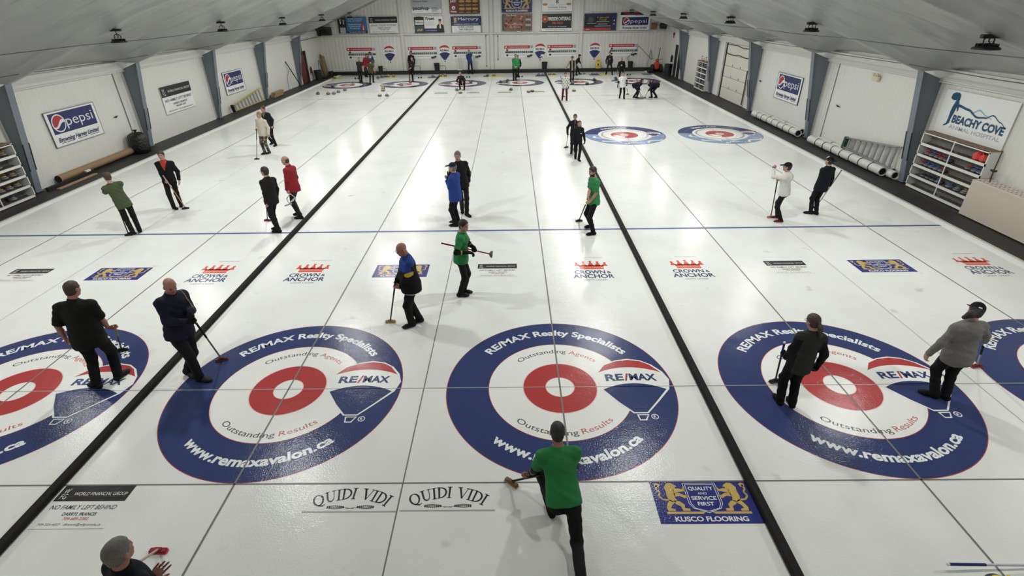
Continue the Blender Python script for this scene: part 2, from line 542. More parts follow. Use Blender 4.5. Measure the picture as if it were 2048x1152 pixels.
# ------------------------------------------------------------------ paint in the ice
P_blue = ice_mat('ice_paint_navy', srgb(54, 65, 106), 0.165, 0.04)
P_blue2 = ice_mat('ice_paint_far_navy', srgb(58, 60, 88), 0.165, 0.04)
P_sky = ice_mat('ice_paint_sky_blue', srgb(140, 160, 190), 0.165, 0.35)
P_red = ice_mat('ice_paint_red', srgb(172, 66, 66), 0.165, 0.04)
P_pink = ice_mat('ice_paint_pink_edge', srgb(228, 196, 190), 0.165, 0.0)
P_white = ice_mat('ice_paint_white', srgb(232, 233, 227), 0.165, 0.04)
P_letter = ice_mat('ice_paint_white_letters', srgb(226, 228, 226), 0.165, 0.0)
P_grey = ice_mat('ice_paint_grey_line', srgb(118, 118, 114), 0.3, 0.0)
P_lgrey = ice_mat('ice_paint_pale_line', srgb(165, 165, 160), 0.3, 0.0)
P_hog = ice_mat('ice_paint_hog_blue', srgb(78, 92, 138), 0.3, 0.05)
P_char = ice_mat('ice_paint_charcoal', srgb(58, 56, 56), 0.165, 0.03)
P_dtext = ice_mat('ice_paint_dark_text', srgb(78, 76, 78), 0.165, 0.0)
P_rtext = ice_mat('ice_paint_red_text', srgb(186, 96, 92), 0.165, 0.0)
P_gold = ice_mat('ice_paint_gold', srgb(196, 168, 98), 0.165, 0.05)
P_royal = ice_mat('ice_paint_royal_blue', srgb(54, 58, 120), 0.165, 0.04)
P_crown = ice_mat('ice_paint_crown_red', srgb(206, 92, 76), 0.165, 0.0)
P_steel = ice_mat('ice_paint_slate_text', srgb(70, 76, 104), 0.165, 0.0)
P_faint = ice_mat('ice_paint_faint_panel', srgb(224, 226, 221), 0.165, 0.06)
Z1, Z2, Z3, Z4, Z5 = 0.001, 0.0018, 0.0026, 0.0034, 0.0042

def decal(name, draw, parent=None, label=None, cat=None, group=None, o=(0, 0, 0), x=(1, 0, 0), y=(0, 1, 0)):
    m = MB(); draw(m); m.xf(o, x, y)
    return m.build(name, parent, label, cat, group)

def strip(m, x0, x1, y0, y1, mt, z):
    m.add([(x0, y0, z), (x1, y0, z), (x1, y1, z), (x0, y1, z)], [(0, 1, 2, 3)], mt)

SN = ['leftmost', 'second', 'third', 'fourth', 'fifth', 'rightmost']
SHEET = ['the leftmost sheet', 'the second sheet from the left', 'the third sheet from the left', 'the fourth sheet from the left', 'the second sheet from the right', 'the rightmost sheet']
for i, x in enumerate(SX):
    decal('centre_line', lambda m: strip(m, x - .013, x + .013, -8, FT + 3.6, P_grey, Z4), label='thin grey centre line painted down %s' % SHEET[i], cat='painted line')
for i, (x, t) in enumerate(((-11.03, 'between the two leftmost sheets'), (-2.2, 'between the two middle sheets'), (6.66, 'between the two rightmost sheets'))):
    decal('boundary_line', lambda m: strip(m, x - .009, x + .009, -8, IB - .4, P_lgrey if i != 1 else P_grey, Z1), label='faint grey boundary line %s' % t, cat='painted line')
for y, wd, mt, lab, z in ((TEE, .014, P_lgrey, 'thin grey tee line crossing the near houses', Z4), (FT, .014, P_lgrey, 'thin grey tee line crossing the far houses', Z4),
                       (BACK - .012, .02, P_grey, 'thin grey back line behind the near houses', Z4), (FT - BACK, .02, P_grey, 'thin grey back line behind the far houses', Z4),
                       (HOG, .085, P_hog, 'blue hog line across the ice nearer the viewer', Z2), (FT - HOG, .05, P_grey, 'grey hog line across the ice in the distance', Z2)):
    n = 'hog_line' if 'hog' in lab else ('tee_line' if 'tee' in lab else 'back_line')
    decal(n, lambda m: strip(m, IL + .45, IR - .25, y - wd / 2, y + wd / 2, mt, z), label=lab, cat='painted line')

# --- a near house: rings, lettering and the balloon emblem
def balloon(m, k=1.0, cx=0, cy=0, red=P_red, blue=P_blue, white=P_white, txt=P_blue, rtxt=P_red, z=Z3, dz=0.0008, outline=True, reg=True, basket=True):
    """hot-air balloon emblem, 1.1 wide, drawn about its own middle (1.23, 0)"""
    def T(p): return (cx + (p[0] - 1.23) * k, cy + p[1] * k)
    def P(pts, mt, zz): m.add([(*T(p), zz) for p in pts], [tuple(range(len(pts)))], mt)
    def arc(p0, p1, h, n=14):
        r = []
        for i in range(n + 1):
            t = i / n
            r.append((p0[0] + (p1[0] - p0[0]) * t, p0[1] + (p1[1] - p0[1]) * t + h * 4 * t * (1 - t)))
        return r
    body = [(0.62, 0.17), (0.66, 0.37), (0.80, 0.56), (1.0, 0.67), (1.22, 0.715), (1.43, 0.67), (1.60, 0.55), (1.74, 0.36), (1.80, 0.16), (1.74, -0.07), (1.49, -0.37), (1.28, -0.61), (1.06, -0.61), (0.86, -0.36), (0.66, -0.08)]
    P(body, white, z)
    cap = [(0.665, 0.352), (0.80, 0.545), (1.0, 0.645), (1.22, 0.685), (1.42, 0.645), (1.56, 0.55), (1.71, 0.345)] 
    low = list(reversed(arc((0.665, 0.352), (1.71, 0.345), 0.135)))[1:-1]
    m.add([(*T(p), z + dz) for p in cap + low], [tuple(range(len(cap + low)))], red)
    up = arc((0.69, -0.07), (1.695, -0.07), 0.145)
    bl = up + [(1.47, -0.35), (1.27, -0.585), (1.075, -0.585), (0.885, -0.36)]
    m.add([(*T(p), z + dz) for p in bl], [tuple(range(len(bl)))], blue)
    t = MB()
    text(t, 'RE', 0.765, 0.135, 0.165, txt, align='l', bold=0.035, w=0.30)
    text(t, '/', 1.075, 0.13, 0.175, rtxt, align='l', bold=0.035, w=0.08)
    text(t, 'MAX', 1.16, 0.135, 0.165, txt, align='l', bold=0.035, w=0.44)
    t.v = [(*T((v[0], v[1] + 0.02 * math.sin((v[0] - .7) * 3.2))), z + dz * 1.5) for v in t.v]
    m.merge(t)
    if basket:
        P([(1.10, -0.63), (1.285, -0.63), (1.225, -0.755), (1.12, -0.755)], white, z)
        P([(1.125, -0.65), (1.26, -0.65), (1.21, -0.735), (1.135, -0.735)], blue, z + dz)
    if reg:
        c = T((1.36, -0.68))
        m.ring(c, 0.042 * k, 0.055 * k, white, 20, z=z + dz)
        q = MB(); text(q, 'R', 0, -0.025, 0.05, white, bold=0.02); q.v = [(c[0] + v[0] * k, c[1] + v[1] * k, z + dz) for v in q.v]; m.merge(q)

def near_house(i):
    x = SX[i]
    r = thing('curling_house', 'near navy and red target rings on %s' % SHEET[i], 'target rings', (x, TEE, 0), group='near houses')
    def ringp(m):
        m.ring((0, 0), 1.155, 1.822, P_blue, 128, z=Z1)
        m.ring((0, 0), 1.822, 1.832, P_red, 128, z=Z1); m.ring((0, 0), 1.147, 1.157, P_red, 128, z=Z2)
    decal('outer_ring', ringp, r, 'navy ring with fine red edges')
    def wp(m): m.ring((0, 0), 0.60, 1.150, P_white, 96, z=Z1)
    decal('middle_ring', wp, r, 'white ring')
    def rp(m):
        m.ring((0, 0), 0.232, 0.588, P_red, 96, z=Z1); m.ring((0, 0), 0.588, 0.602, P_pink, 96, z=Z2); m.ring((0, 0), 0.222, 0.234, P_pink, 64, z=Z2)
    decal('inner_ring', rp, r, 'red ring')
    decal('button', lambda m: m.disc((0, 0), 0.226, P_white, 48, Z1), r, 'white button at the middle')
    D = math.radians
    decal('lettering', lambda m: text_arc(m, [('RE/MAX Realty Specialists', P_letter)], 1.435, D(89.3), 0.165, Z2, span=D(106.5), bold=0.03), r, 'white name round the top')
    decal('lettering', lambda m: text_arc(m, [('www.remaxavalon.ca', P_letter)], 1.56, D(-89.8), 0.165, Z2, span=D(88), inside=True, bold=0.035), r, 'white web address round the bottom')
    decal('lettering', lambda m: text_arc(m, [('Outstanding', P_dtext), ('Agents', P_rtext)], 0.895, D(89.5), 0.105, Z2, span=D(90)), r, 'dark and red words above the red ring')
    decal('lettering', lambda m: text_arc(m, [('Outstanding', P_dtext), ('Results', P_rtext)], 1.045, D(-89.8), 0.105, Z2, span=D(88), inside=True), r, 'dark and red words below the red ring')
    decal('balloon_emblem', lambda m: balloon(m, cx=1.23), r, 'red, white and navy balloon emblem')
    return r
for i in (1, 2, 3, 4, 5): near_house(i)
# leftmost sheet lies outside the frame at the near end

def far_house(i):
    r = thing('curling_house', 'far slate and red target rings on %s' % SHEET[i], 'target rings', (SX[i], FT, 0), math.pi, group='far houses')
    decal('outer_ring', lambda m: m.ring((0, 0), 1.155, 1.829, P_blue2, 96, z=Z1), r, 'slate blue ring')
    decal('middle_ring', lambda m: m.ring((0, 0), 0.60, 1.155, P_white, 96, z=Z1), r, 'white ring')
    decal('inner_ring', lambda m: m.ring((0, 0), 0.225, 0.60, P_red, 64, z=Z1), r, 'red ring')
    decal('button', lambda m: m.disc((0, 0), 0.225, P_white, 32, Z1), r, 'white button')
    decal('balloon_emblem', lambda m: balloon(m, cx=1.23, reg=False), r, 'red, white and navy balloon emblem')
for i in range(6): far_house(i)

def mid_house(i, y):
    r = thing('curling_house', 'midway rings with streaky sky-blue lower half on %s' % SHEET[i], 'target rings', (SX[i], y, 0), group='midway houses')
    def o(m):
        m.ring((0, 0), 1.20, 1.829, P_blue, 64, a0=math.radians(5), a1=math.radians(172), z=Z1)
    decal('upper_ring', o, r, 'navy upper half of the outer ring')
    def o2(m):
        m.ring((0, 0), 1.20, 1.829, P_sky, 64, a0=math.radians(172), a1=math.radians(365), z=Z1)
        for k in range(5):
            a = math.radians(185 + k * 37)
            pts = []
            for t in range(9):
                u = t / 8
                pts.append(((1.28 + 0.1 * k % .4 + .16 * math.sin(u * 5 + k)) * math.cos(a + u * .55), (1.28 + .1 * k % .4 + .16 * math.sin(u * 5 + k)) * math.sin(a + u * .55)))
            out = [(p[0], p[1], Z2) for p in pts] + [(p[0] * 1.09, p[1] * 1.09, Z2) for p in reversed(pts)]
            for t in range(8):
                m.add([out[t], out[t + 1], out[16 - t], out[17 - t]], [(0, 1, 2, 3)], P_letter)
        m.ring((0, 0), 1.815, 1.835, P_blue, 96, z=Z2)
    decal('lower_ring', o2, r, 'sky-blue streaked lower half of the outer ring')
    def w_(m):
        m.ring((0, 0), 0.58, 1.20, P_white, 96, z=Z1); m.ring((0, 0), 0.98, 1.07, P_lgrey, 96, z=Z2)
    decal('middle_ring', w_, r, 'white ring with a grey circle')
    def r_(m):
        m.ring((0, 0), 0.20, 0.62, P_red, 64, z=Z2)
        m.ring((0, 0), 0.30, 0.56, P_white, 24, a0=math.radians(190), a1=math.radians(262), z=Z3)
    decal('inner_ring', r_, r, 'red ring')
    decal('button', lambda m: m.disc((0, 0), 0.2, P_pink, 32, Z2), r, 'pale button')
    def l_(m):
        text_arc(m, [('RE/MAX', P_letter)], 1.40, math.radians(101), 0.165, Z2, span=math.radians(52), bold=0.05)
        text_arc(m, [('AVALON', P_sky)], 1.66, math.radians(-88), 0.2, Z3, span=math.radians(34), inside=True, bold=0.03)
    decal('lettering', l_, r)
    decal('balloon_emblem', lambda m: balloon(m, k=0.62, cx=1.36, cy=0.12, reg=False, basket=False), r, 'red, white and navy balloon emblem')
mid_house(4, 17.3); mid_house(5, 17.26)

# --- advertising panels in the ice
def lion(m, mt, x, y, h, flip, z):
    """rampant lion silhouette in a unit box, facing +x"""
    f = -1 if flip else 1
    def P(pts): m.add([(x + f * (p[0] - .5) * h, y + p[1] * h, z) for p in (pts if f > 0 else list(reversed(pts)))], [tuple(range(len(pts)))], mt)
    P([(.42, .98), (.55, 1.0), (.66, .93), (.72, .86), (.64, .84), (.68, .78), (.58, .76), (.60, .62), (.56, .46), (.60, .34), (.48, .30), (.36, .36), (.32, .52), (.34, .68), (.32, .84)])
    P([(.56, .74), (.72, .80), (.86, .76), (.90, .84), (.96, .80), (.94, .70), (.80, .68), (.60, .62)])
    P([(.56, .62), (.74, .62), (.88, .54), (.94, .58), (.97, .50), (.86, .44), (.72, .52), (.56, .50)])
    P([(.50, .36), (.66, .34), (.78, .22), (.76, .10), (.90, .08), (.90, .0), (.68, .0), (.66, .16), (.52, .24)])
    P([(.38, .40), (.52, .30), (.40, .20), (.34, .10), (.46, .06), (.46, .0), (.24, .0), (.22, .12), (.28, .26)])
    tail = [(.34, .38), (.18, .40), (.08, .52), (.14, .66), (.06, .78), (.10, .92)]
    for a, b in zip(tail[:-1], tail[1:]):
        dx, dy = b[0] - a[0], b[1] - a[1]; L = math.hypot(dx, dy); nx_, ny_ = -dy / L * .028, dx / L * .028
        P([(a[0] - nx_, a[1] - ny_), (b[0] - nx_, b[1] - ny_), (b[0] + nx_, b[1] + ny_), (a[0] + nx_, a[1] + ny_)])
    P([(.04, .86), (.16, .84), (.20, .94), (.12, 1.0), (.02, .96)])

def kusco(m, w=1.25, h=0.62, blue=P_royal, gold=P_gold, wh=P_letter, z=Z1, dz=0.0008):
    strip(m, -w / 2, w / 2, 0, h, blue, z)
    lh = h * .66
    lion(m, gold, -w * .305, h * .28, lh, False, z + dz); lion(m, gold, w * .305, h * .28, lh, True, z + dz)
    for s in (-1, 1):
        pts = [(s * w * .03, h * .265), (s * w * .06, h * .215), (s * w * .41, h * .215), (s * w * .41, h * .265)]
        if s < 0: pts.reverse()
        m.add([(p[0], p[1], z + dz) for p in pts], [(0, 1, 2, 3)], gold)
    # shield outline
    for ins in (0, .02):
        a = w * .165 - ins * w
        sh = [(-a, h * .93 - ins), (a, h * .93 - ins), (a, h * .45), (a * .8, h * .34), (0, h * .24 + ins), (-a * .8, h * .34), (-a, h * .45)]
        for p, q in zip(sh, sh[1:] + sh[:1]):
            dx, dy = q[0] - p[0], q[1] - p[1]; L = math.hypot(dx, dy); t = .0035 * w / 1.25
            nx_, ny_ = -dy / L * t, dx / L * t
            m.add([(p[0] - nx_, p[1] - ny_, z + dz), (q[0] - nx_, q[1] - ny_, z + dz), (q[0] + nx_, q[1] + ny_, z + dz), (p[0] + nx_, p[1] + ny_, z + dz)], [(0, 1, 2, 3)], wh)
    text(m, 'QUALITY', 0, h * .76, h * .085, wh, w=w * .25, bold=.02, z=z + 2 * dz)
    text(m, 'AND', 0, h * .655, h * .06, wh, w=w * .09, z=z + 2 * dz)
    text(m, 'SERVICE', 0, h * .53, h * .085, wh, w=w * .25, bold=.02, z=z + 2 * dz)
    text(m, 'FIRST', 0, h * .40, h * .085, wh, w=w * .16, bold=.02, z=z + 2 * dz)
    text(m, 'KUSCO FLOORING', 0, h * .055, h * .105, wh, w=w * .70, bold=.03, z=z + 2 * dz)

def serif_line(m, txt, x, y, h, w, mt, z, shear=0.0):
    """capitals with slab serifs"""
    t = MB(); text(t, txt, x, y, h, mt, w=w, bold=0.012, shear=shear, z=z); m.merge(t)
def wfg(m, w=0.92, h=0.62, z=Z1, dz=0.0008, dark=P_char, wh=P_letter, panel=P_faint, tx=P_dtext, line2='NO FAMILY LEFT BEHIND'):
    strip(m, -w / 2, w / 2, 0, h, panel, z)
    strip(m, -w / 2, w / 2, h * .62, h, dark, z + dz)
    text(m, 'W', -w * .415, h * .80, h * .13, wh, w=w * .075, bold=-.01, z=z + 2 * dz)
    text(m, 'FG', -w * .405, h * .67, h * .13, wh, w=w * .085, bold=-.01, z=z + 2 * dz)
    text(m, 'WORLD FINANCIAL GROUP', w * .085, h * .76, h * .085, wh, w=w * .74, bold=-.005, z=z + 2 * dz)
    text(m, line2, 0, h * .43, h * .105, tx, w=w * .90, bold=.01, shear=.18, z=z + 2 * dz)
    text(m, 'DARRYL FRANCIS', w * .02, h * .29, h * .075, tx, w=w * .46, bold=.025, z=z + 2 * dz)
    text(m, '709-689-2382', w * .02, h * .19, h * .065, P_rtext if tx is P_dtext else tx, w=w * .34, bold=.01, z=z + 2 * dz)
    text(m, '709-325-4027   dfrancis@wfgcanada.ca', 0, h * .07, h * .05, tx, w=w * .84, z=z + 2 * dz)
    strip(m, -w / 2, w / 2, -.003, .003, P_lgrey if tx is P_dtext else dark, z + dz)

def crown_anchor(m, w=0.93, z=Z1, dz=0.0008):
    strip(m, -w * .56, w * .56, -.16, .98, P_faint, z)
    c = P_crown
    def P(pts): m.add([(p[0], p[1], z + dz) for p in pts], [tuple(range(len(pts)))], c)
    P([(-.27, .44), (.29, .44), (.29, .52), (-.27, .52)])
    P([(-.27, .53), (.29, .53), (.305, .60), (-.285, .60)])
    for k in range(4):
        x0 = -.285 + k * .1475
        P([(x0, .60), (x0 + .1475, .60), (x0 + .1475, .645), (x0, .645)])
    for k, hh in enumerate((.80, .84, .87, .84, .80)):
        cx = -.285 + k * .1475 + (k - 2) * .02
        P([(cx * .94 - .078, .60), (cx * .94 + .078, .60), (cx + .016, hh - .06), (cx - .016, hh - .06)])
        m.disc((cx, hh - .035), .036, c, 10, z + dz)
    text(m, 'CROWN', -.06, .225, .165, P_steel, w=.70, bold=.03, z=z + dz)
    text(m, '&', .375, .235, .12, P_steel, w=.10, bold=.02, z=z + dz)
    text(m, 'ANCHOR', 0, .02, .175, P_steel, w=w, bold=.03, z=z + dz)
    text(m, 'LIGHT LAGER', .02, -.10, .065, P_dtext, w=.52, z=z + dz)
    text(m, 'QUIDI VIDI BREWERY', .10, 1.02, .05, P_lgrey, w=.52, z=z + dz)

def quidi(m, w=1.17, z=Z1, dz=0.0008):
    """arched capitals with slab serifs over two crossed barley heads, origin at the middle of the foot"""
    strip(m, -w / 2, w / 2, 0, .02, P_lgrey, z + dz)
    strip(m, -w / 2, w / 2, .02, .40, P_faint, z)
    R = 1.05; cy = .36 - R; k = 1.12 / R
    t = MB()
    def S(p, q, th):                      # stroke
        dx, dy = q[0] - p[0], q[1] - p[1]; L = math.hypot(dx, dy); a, b = -dy / L * th / 2, dx / L * th / 2
        n = max(1, int(L / .04))
        for i in range(n):
            u0, u1 = i / n, (i + 1) / n
            A = (p[0] + dx * u0, p[1] + dy * u0); B = (p[0] + dx * u1, p[1] + dy * u1)
            t.add([(A[0] - a, A[1] - b, z + dz), (B[0] - a, B[1] - b, z + dz), (B[0] + a, B[1] + b, z + dz), (A[0] + a, A[1] + b, z + dz)], [(0, 1, 2, 3)], P_char)
    H = .165; T, N, F = .030, .012, .012
    def serif(x, y, wd=.075): S((x - wd / 2, y), (x + wd / 2, y), F)
    def arcs(cx, cy_, rx, ry, a0, a1, f):
        n = 18
        for i in range(n):
            u, v = a0 + (a1 - a0) * i / n, a0 + (a1 - a0) * (i + 1) / n
            S((cx + rx * math.cos(u), cy_ + ry * math.sin(u)), (cx + rx * math.cos(v), cy_ + ry * math.sin(v)), f((u + v) / 2))
    def Q(x):
        arcs(x + .08, H / 2, .072, H / 2, 0, 2 * PI, lambda a: N + (T - N) * abs(math.cos(a)))
        S((x + .05, .005), (x + .13, -.03), .022); S((x + .13, -.03), (x + .175, -.01), .012); return .19
    def U(x):
        S((x + .03, H), (x + .03, .06), T); arcs(x + .08, .06, .05, .056, PI, 2 * PI, lambda a: T + (N - T) * (a - PI) / PI); S((x + .13, .06), (x + .13, H), N)
        serif(x + .03, H); serif(x + .13, H, .06); return .175
    def I(x):
        S((x + .035, 0), (x + .035, H), T); serif(x + .035, 0); serif(x + .035, H); return .085
    def D_(x):
        S((x + .03, 0), (x + .03, H), T); serif(x + .02, 0, .05); serif(x + .02, H, .05)
        arcs(x + .05, H / 2, .095, H / 2 - .005, -PI / 2, PI / 2, lambda a: N + (T - N) * math.cos(a)); S((x + .03, .004), (x + .055, .004), F); S((x + .03, H - .004), (x + .055, H - .004), F); return .165
    def V_(x):
        S((x + .02, H), (x + .085, 0), T); S((x + .085, 0), (x + .145, H), N); serif(x + .02, H); serif(x + .145, H, .055); return .17
    x = 0
    for g in (Q, U, I, D_, I): x += g(x)
    x += .09
    for g in (V_, I, D_, I): x += g(x)
    W = x; vs = []
    for v in t.v:
        a = PI / 2 - (v[0] - W / 2) * (1.10 / W) / R; rr_ = R + v[1] * .95 - .165
        vs.append((rr_ * math.cos(a), cy + rr_ * math.sin(a), v[2]))
    t.v = vs; m.merge(t)
    for s in (-1, 1):                     # barley heads
        for i in range(9):
            for j in range(-1, 2):
                cx = s * (.09 + i * .024); yy = .075 + j * .018 * (1.2 - abs(i - 4.5) / 6)
                m.add([(cx + .013 * math.cos(q * PI / 3), yy + .008 * math.sin(q * PI / 3), z + dz) for q in range(6)], [tuple(range(6))], P_dtext)
        a, b = (s * .10, .07), (-s * .05, .055)
        m.add([(a[0], a[1] - .003, z + dz), (b[0], b[1] - .003, z + dz), (b[0], b[1] + .003, z + dz), (a[0], a[1] + .003, z + dz)], [(0, 1, 2, 3) if s < 0 else (3, 2, 1, 0)], P_dtext)

def advert(name, fn, lab, x, y, s=1.0, flip=False):
    d = -1 if flip else 1
    return decal(name, fn, None, lab, 'ice advert', None, (x, y, 0), (d * s, 0, 0), (0, d * s, 0))
G = 'adverts painted in the ice'
advert('painted_advert', quidi, 'Painted brewery name in arched black capitals over barley, left of the pair', -2.79, -2.27)
advert('painted_advert', quidi, 'Painted brewery name in arched black capitals over barley, right of the pair', -1.58, -2.26)
advert('painted_advert', kusco, 'large blue twin lion advert in the ice by the divider at front right', 1.61, -2.45)
advert('painted_advert', wfg, 'charcoal and white finance advert in the ice, by the black divider at front left', -6.14, -2.47)
for x, t in ((-9.96, 'left of the bald man in navy jacket'), (-3.33, 'behind the bald man in blue and black'), (7.77, 'on the right, before the blue hog line')):
    advert('painted_advert', kusco, 'small blue twin lion advert in the ice %s' % t, x, 3.78)
for x, t in ((-12.17, 'at far left'), (-1.10, 'right of the man carrying his broom level'), (5.63, 'left of a blue panel on the right')):
    advert('painted_advert', wfg, 'small charcoal finance advert in the ice, %s' % t, x, 3.77)
for x, t in ((-7.73, 'just left of the left black divider'), (-5.48, 'just right of the left black divider'), (1.09, 'just left of the right black divider'), (3.34, 'just right of the right black divider'), (9.98, 'nearest the right edge of the ice')):
    advert('painted_advert', crown_anchor, 'red crown and anchor emblem in the ice, %s' % t, x, 3.63)
for x, t in ((-5.5, 'left of the crouching man'), (-3.3, 'right of the crouching man'), (-1.15, 'left of the fourth centre line'), (1.15, 'right of the fourth centre line')):
    advert('painted_advert', wfg, 'distant charcoal finance advert near the far hog line, %s' % t, x, FT - 4.05, flip=True)

M_div = mat('black_foam', srgb(34, 32, 30), 0.85, spec=.2, bump=.2, bscale=30)
# --- black foam dividers
for x, lab in ((-6.68, 'long black foam divider between the second and third sheets'), (2.265, 'long black foam divider between the fourth and fifth sheets')):
    m = MB(); m.box((0, (IB - 9) / 2, 0.045), (0.115, IB + 8.6, 0.09), M_div, None, 0.02)
    m.build('sheet_divider', label=lab, cat='divider', loc=(x, 0, 0))
# ------------------------------------------------------------------ signs on the walls
S_white = mat('sign_white', srgb(226, 227, 224), 0.5)
S_navy = mat('sign_navy', srgb(34, 38, 92), 0.45)
S_blue = mat('sign_blue', srgb(52, 112, 160), 0.45, noise=.2, nscale=1.2)
S_red = mat('sign_red', srgb(170, 44, 52), 0.45)
S_black = mat('sign_black', srgb(24, 23, 24), 0.45)
S_grey = mat('sign_grey_text', srgb(90, 90, 92), 0.5)
S_lgrey = mat('sign_pale_grey', srgb(178, 180, 188), 0.5, noise=.25, nscale=2)
S_gold = mat('sign_gold', srgb(192, 164, 92), 0.45)
S_brown = mat('sign_brown_photo', srgb(84, 46, 38), 0.5, noise=.75, nscale=3.0, col2=srgb(160, 120, 100))
S_teal = mat('sign_teal', srgb(28, 72, 104), 0.45)
S_pteal = mat('sign_pale_teal', srgb(120, 180, 190), 0.45)
S_skin = mat('sign_printed_skin', srgb(196, 156, 138), 0.5)
S_bun = mat('sign_printed_bun', srgb(196, 150, 84), 0.5, noise=.3, nscale=6)
S_patty = mat('sign_printed_patty', srgb(80, 40, 26), 0.5)
S_green = mat('sign_green', srgb(60, 84, 70), 0.45)
S_maroon = mat('sign_maroon', srgb(112, 22, 30), 0.45)
S_orange = mat('sign_orange', srgb(196, 96, 44), 0.45)
S_frame = mat('sign_frame_grey', srgb(150, 152, 154), 0.4, metal=0.3)

def R_(m, x0, y0, x1, y1, mt, z): m.add([(x0, y0, z), (x1, y0, z), (x1, y1, z), (x0, y1, z)], [(0, 1, 2, 3)], mt)
def disc_(m, cx, cy, rx, ry, mt, z, n=28): m.add([(cx + rx * math.cos(2 * PI * i / n), cy + ry * math.sin(2 * PI * i / n), z) for i in range(n)], [tuple(range(n))], mt)
E_ = 0.004

def board(name, lab, o, xd, w, h, face, t=0.018, cat='sign', frame=S_white, group=None, border=0.0):
    """sign board standing off a wall: o = lower left corner seen from the front, xd = its rightward direction"""
    r = thing(name, lab, cat, o, group=group)
    yd = (0, 0, 1)
    zd = Vector(xd).cross(Vector(yd))
    b = MB(); b.box((w / 2, h / 2, t / 2), (w, h, t), frame); b.xf((0, 0, 0), xd, yd, zd); b.build('backing_board', r)
    if border > 0:
        f = MB()
        for x0, y0, x1, y1 in ((0, 0, w, border), (0, h - border, w, h), (0, 0, border, h), (w - border, 0, w, h)):
            f.box(((x0 + x1) / 2, (y0 + y1) / 2, t / 2 + .004), (x1 - x0, y1 - y0, t + .012), S_frame)
        f.xf((0, 0, 0), xd, yd, zd); f.build('frame', r)
    m = MB(); face(m, w, h, t + 0.002); m.xf((0, 0, 0), xd, yd, zd); m.build('printed_face', r)
    return r

def f_pepsi(m, w, h, z):
    R_(m, w * .06, h * .36, w * .94, h * .94, S_navy, z)
    cx, cy, q = w * .205, h * .65, h * .235
    disc_(m, cx, cy, q * 1.08, q * 1.08, S_white, z + E_)
    def cap(a0, a1, k0, mt, zz):
        n = 16; up = [(cx + q * .93 * math.cos(a0 + (a1 - a0) * i / n), cy + q * .93 * math.sin(a0 + (a1 - a0) * i / n)) for i in range(n + 1)]
        p, r = up[-1], up[0]; lo = []
        for i in range(1, n):
            u = i / n
            lo.append((p[0] + (r[0] - p[0]) * u + k0[0] * math.sin(PI * u) * q, p[1] + (r[1] - p[1]) * u + k0[1] * math.sin(2 * PI * u + k0[2]) * q))
        m.add([(a, b, zz) for a, b in up + lo], [tuple(range(len(up + lo)))], mt)
    cap(math.radians(25), math.radians(205), (0.0, .16, PI), S_red, z + 2 * E_)
    cap(math.radians(-140), math.radians(0), (0.0, .12, 0), S_navy, z + 2 * E_)
    text(m, 'pepsi', w * .615, h * .53, h * .30, S_white, w=w * .55, bold=-.004, z=z + E_)
    text(m, 'Browning Harvey Limited', w * .5, h * .13, h * .13, S_navy, w=w * .84, bold=.03, shear=.35, z=z + E_)
    for a, b in ((.12, .38), (.44, .64), (.70, .90)): R_(m, w * a, h * .085, w * b, h * .10, S_navy, z + E_)

def f_wfg(line):
    def f(m, w, h, z):
        t = MB(); wfg(t, w, h, 0, E_, S_black, S_white, S_white, S_grey, line); t.v = [(v[0] + w / 2, v[1], v[2] + z) for v in t.v]; m.merge(t)
    return f

LX, RX = (0, -1, 0), (0, 1, 0)
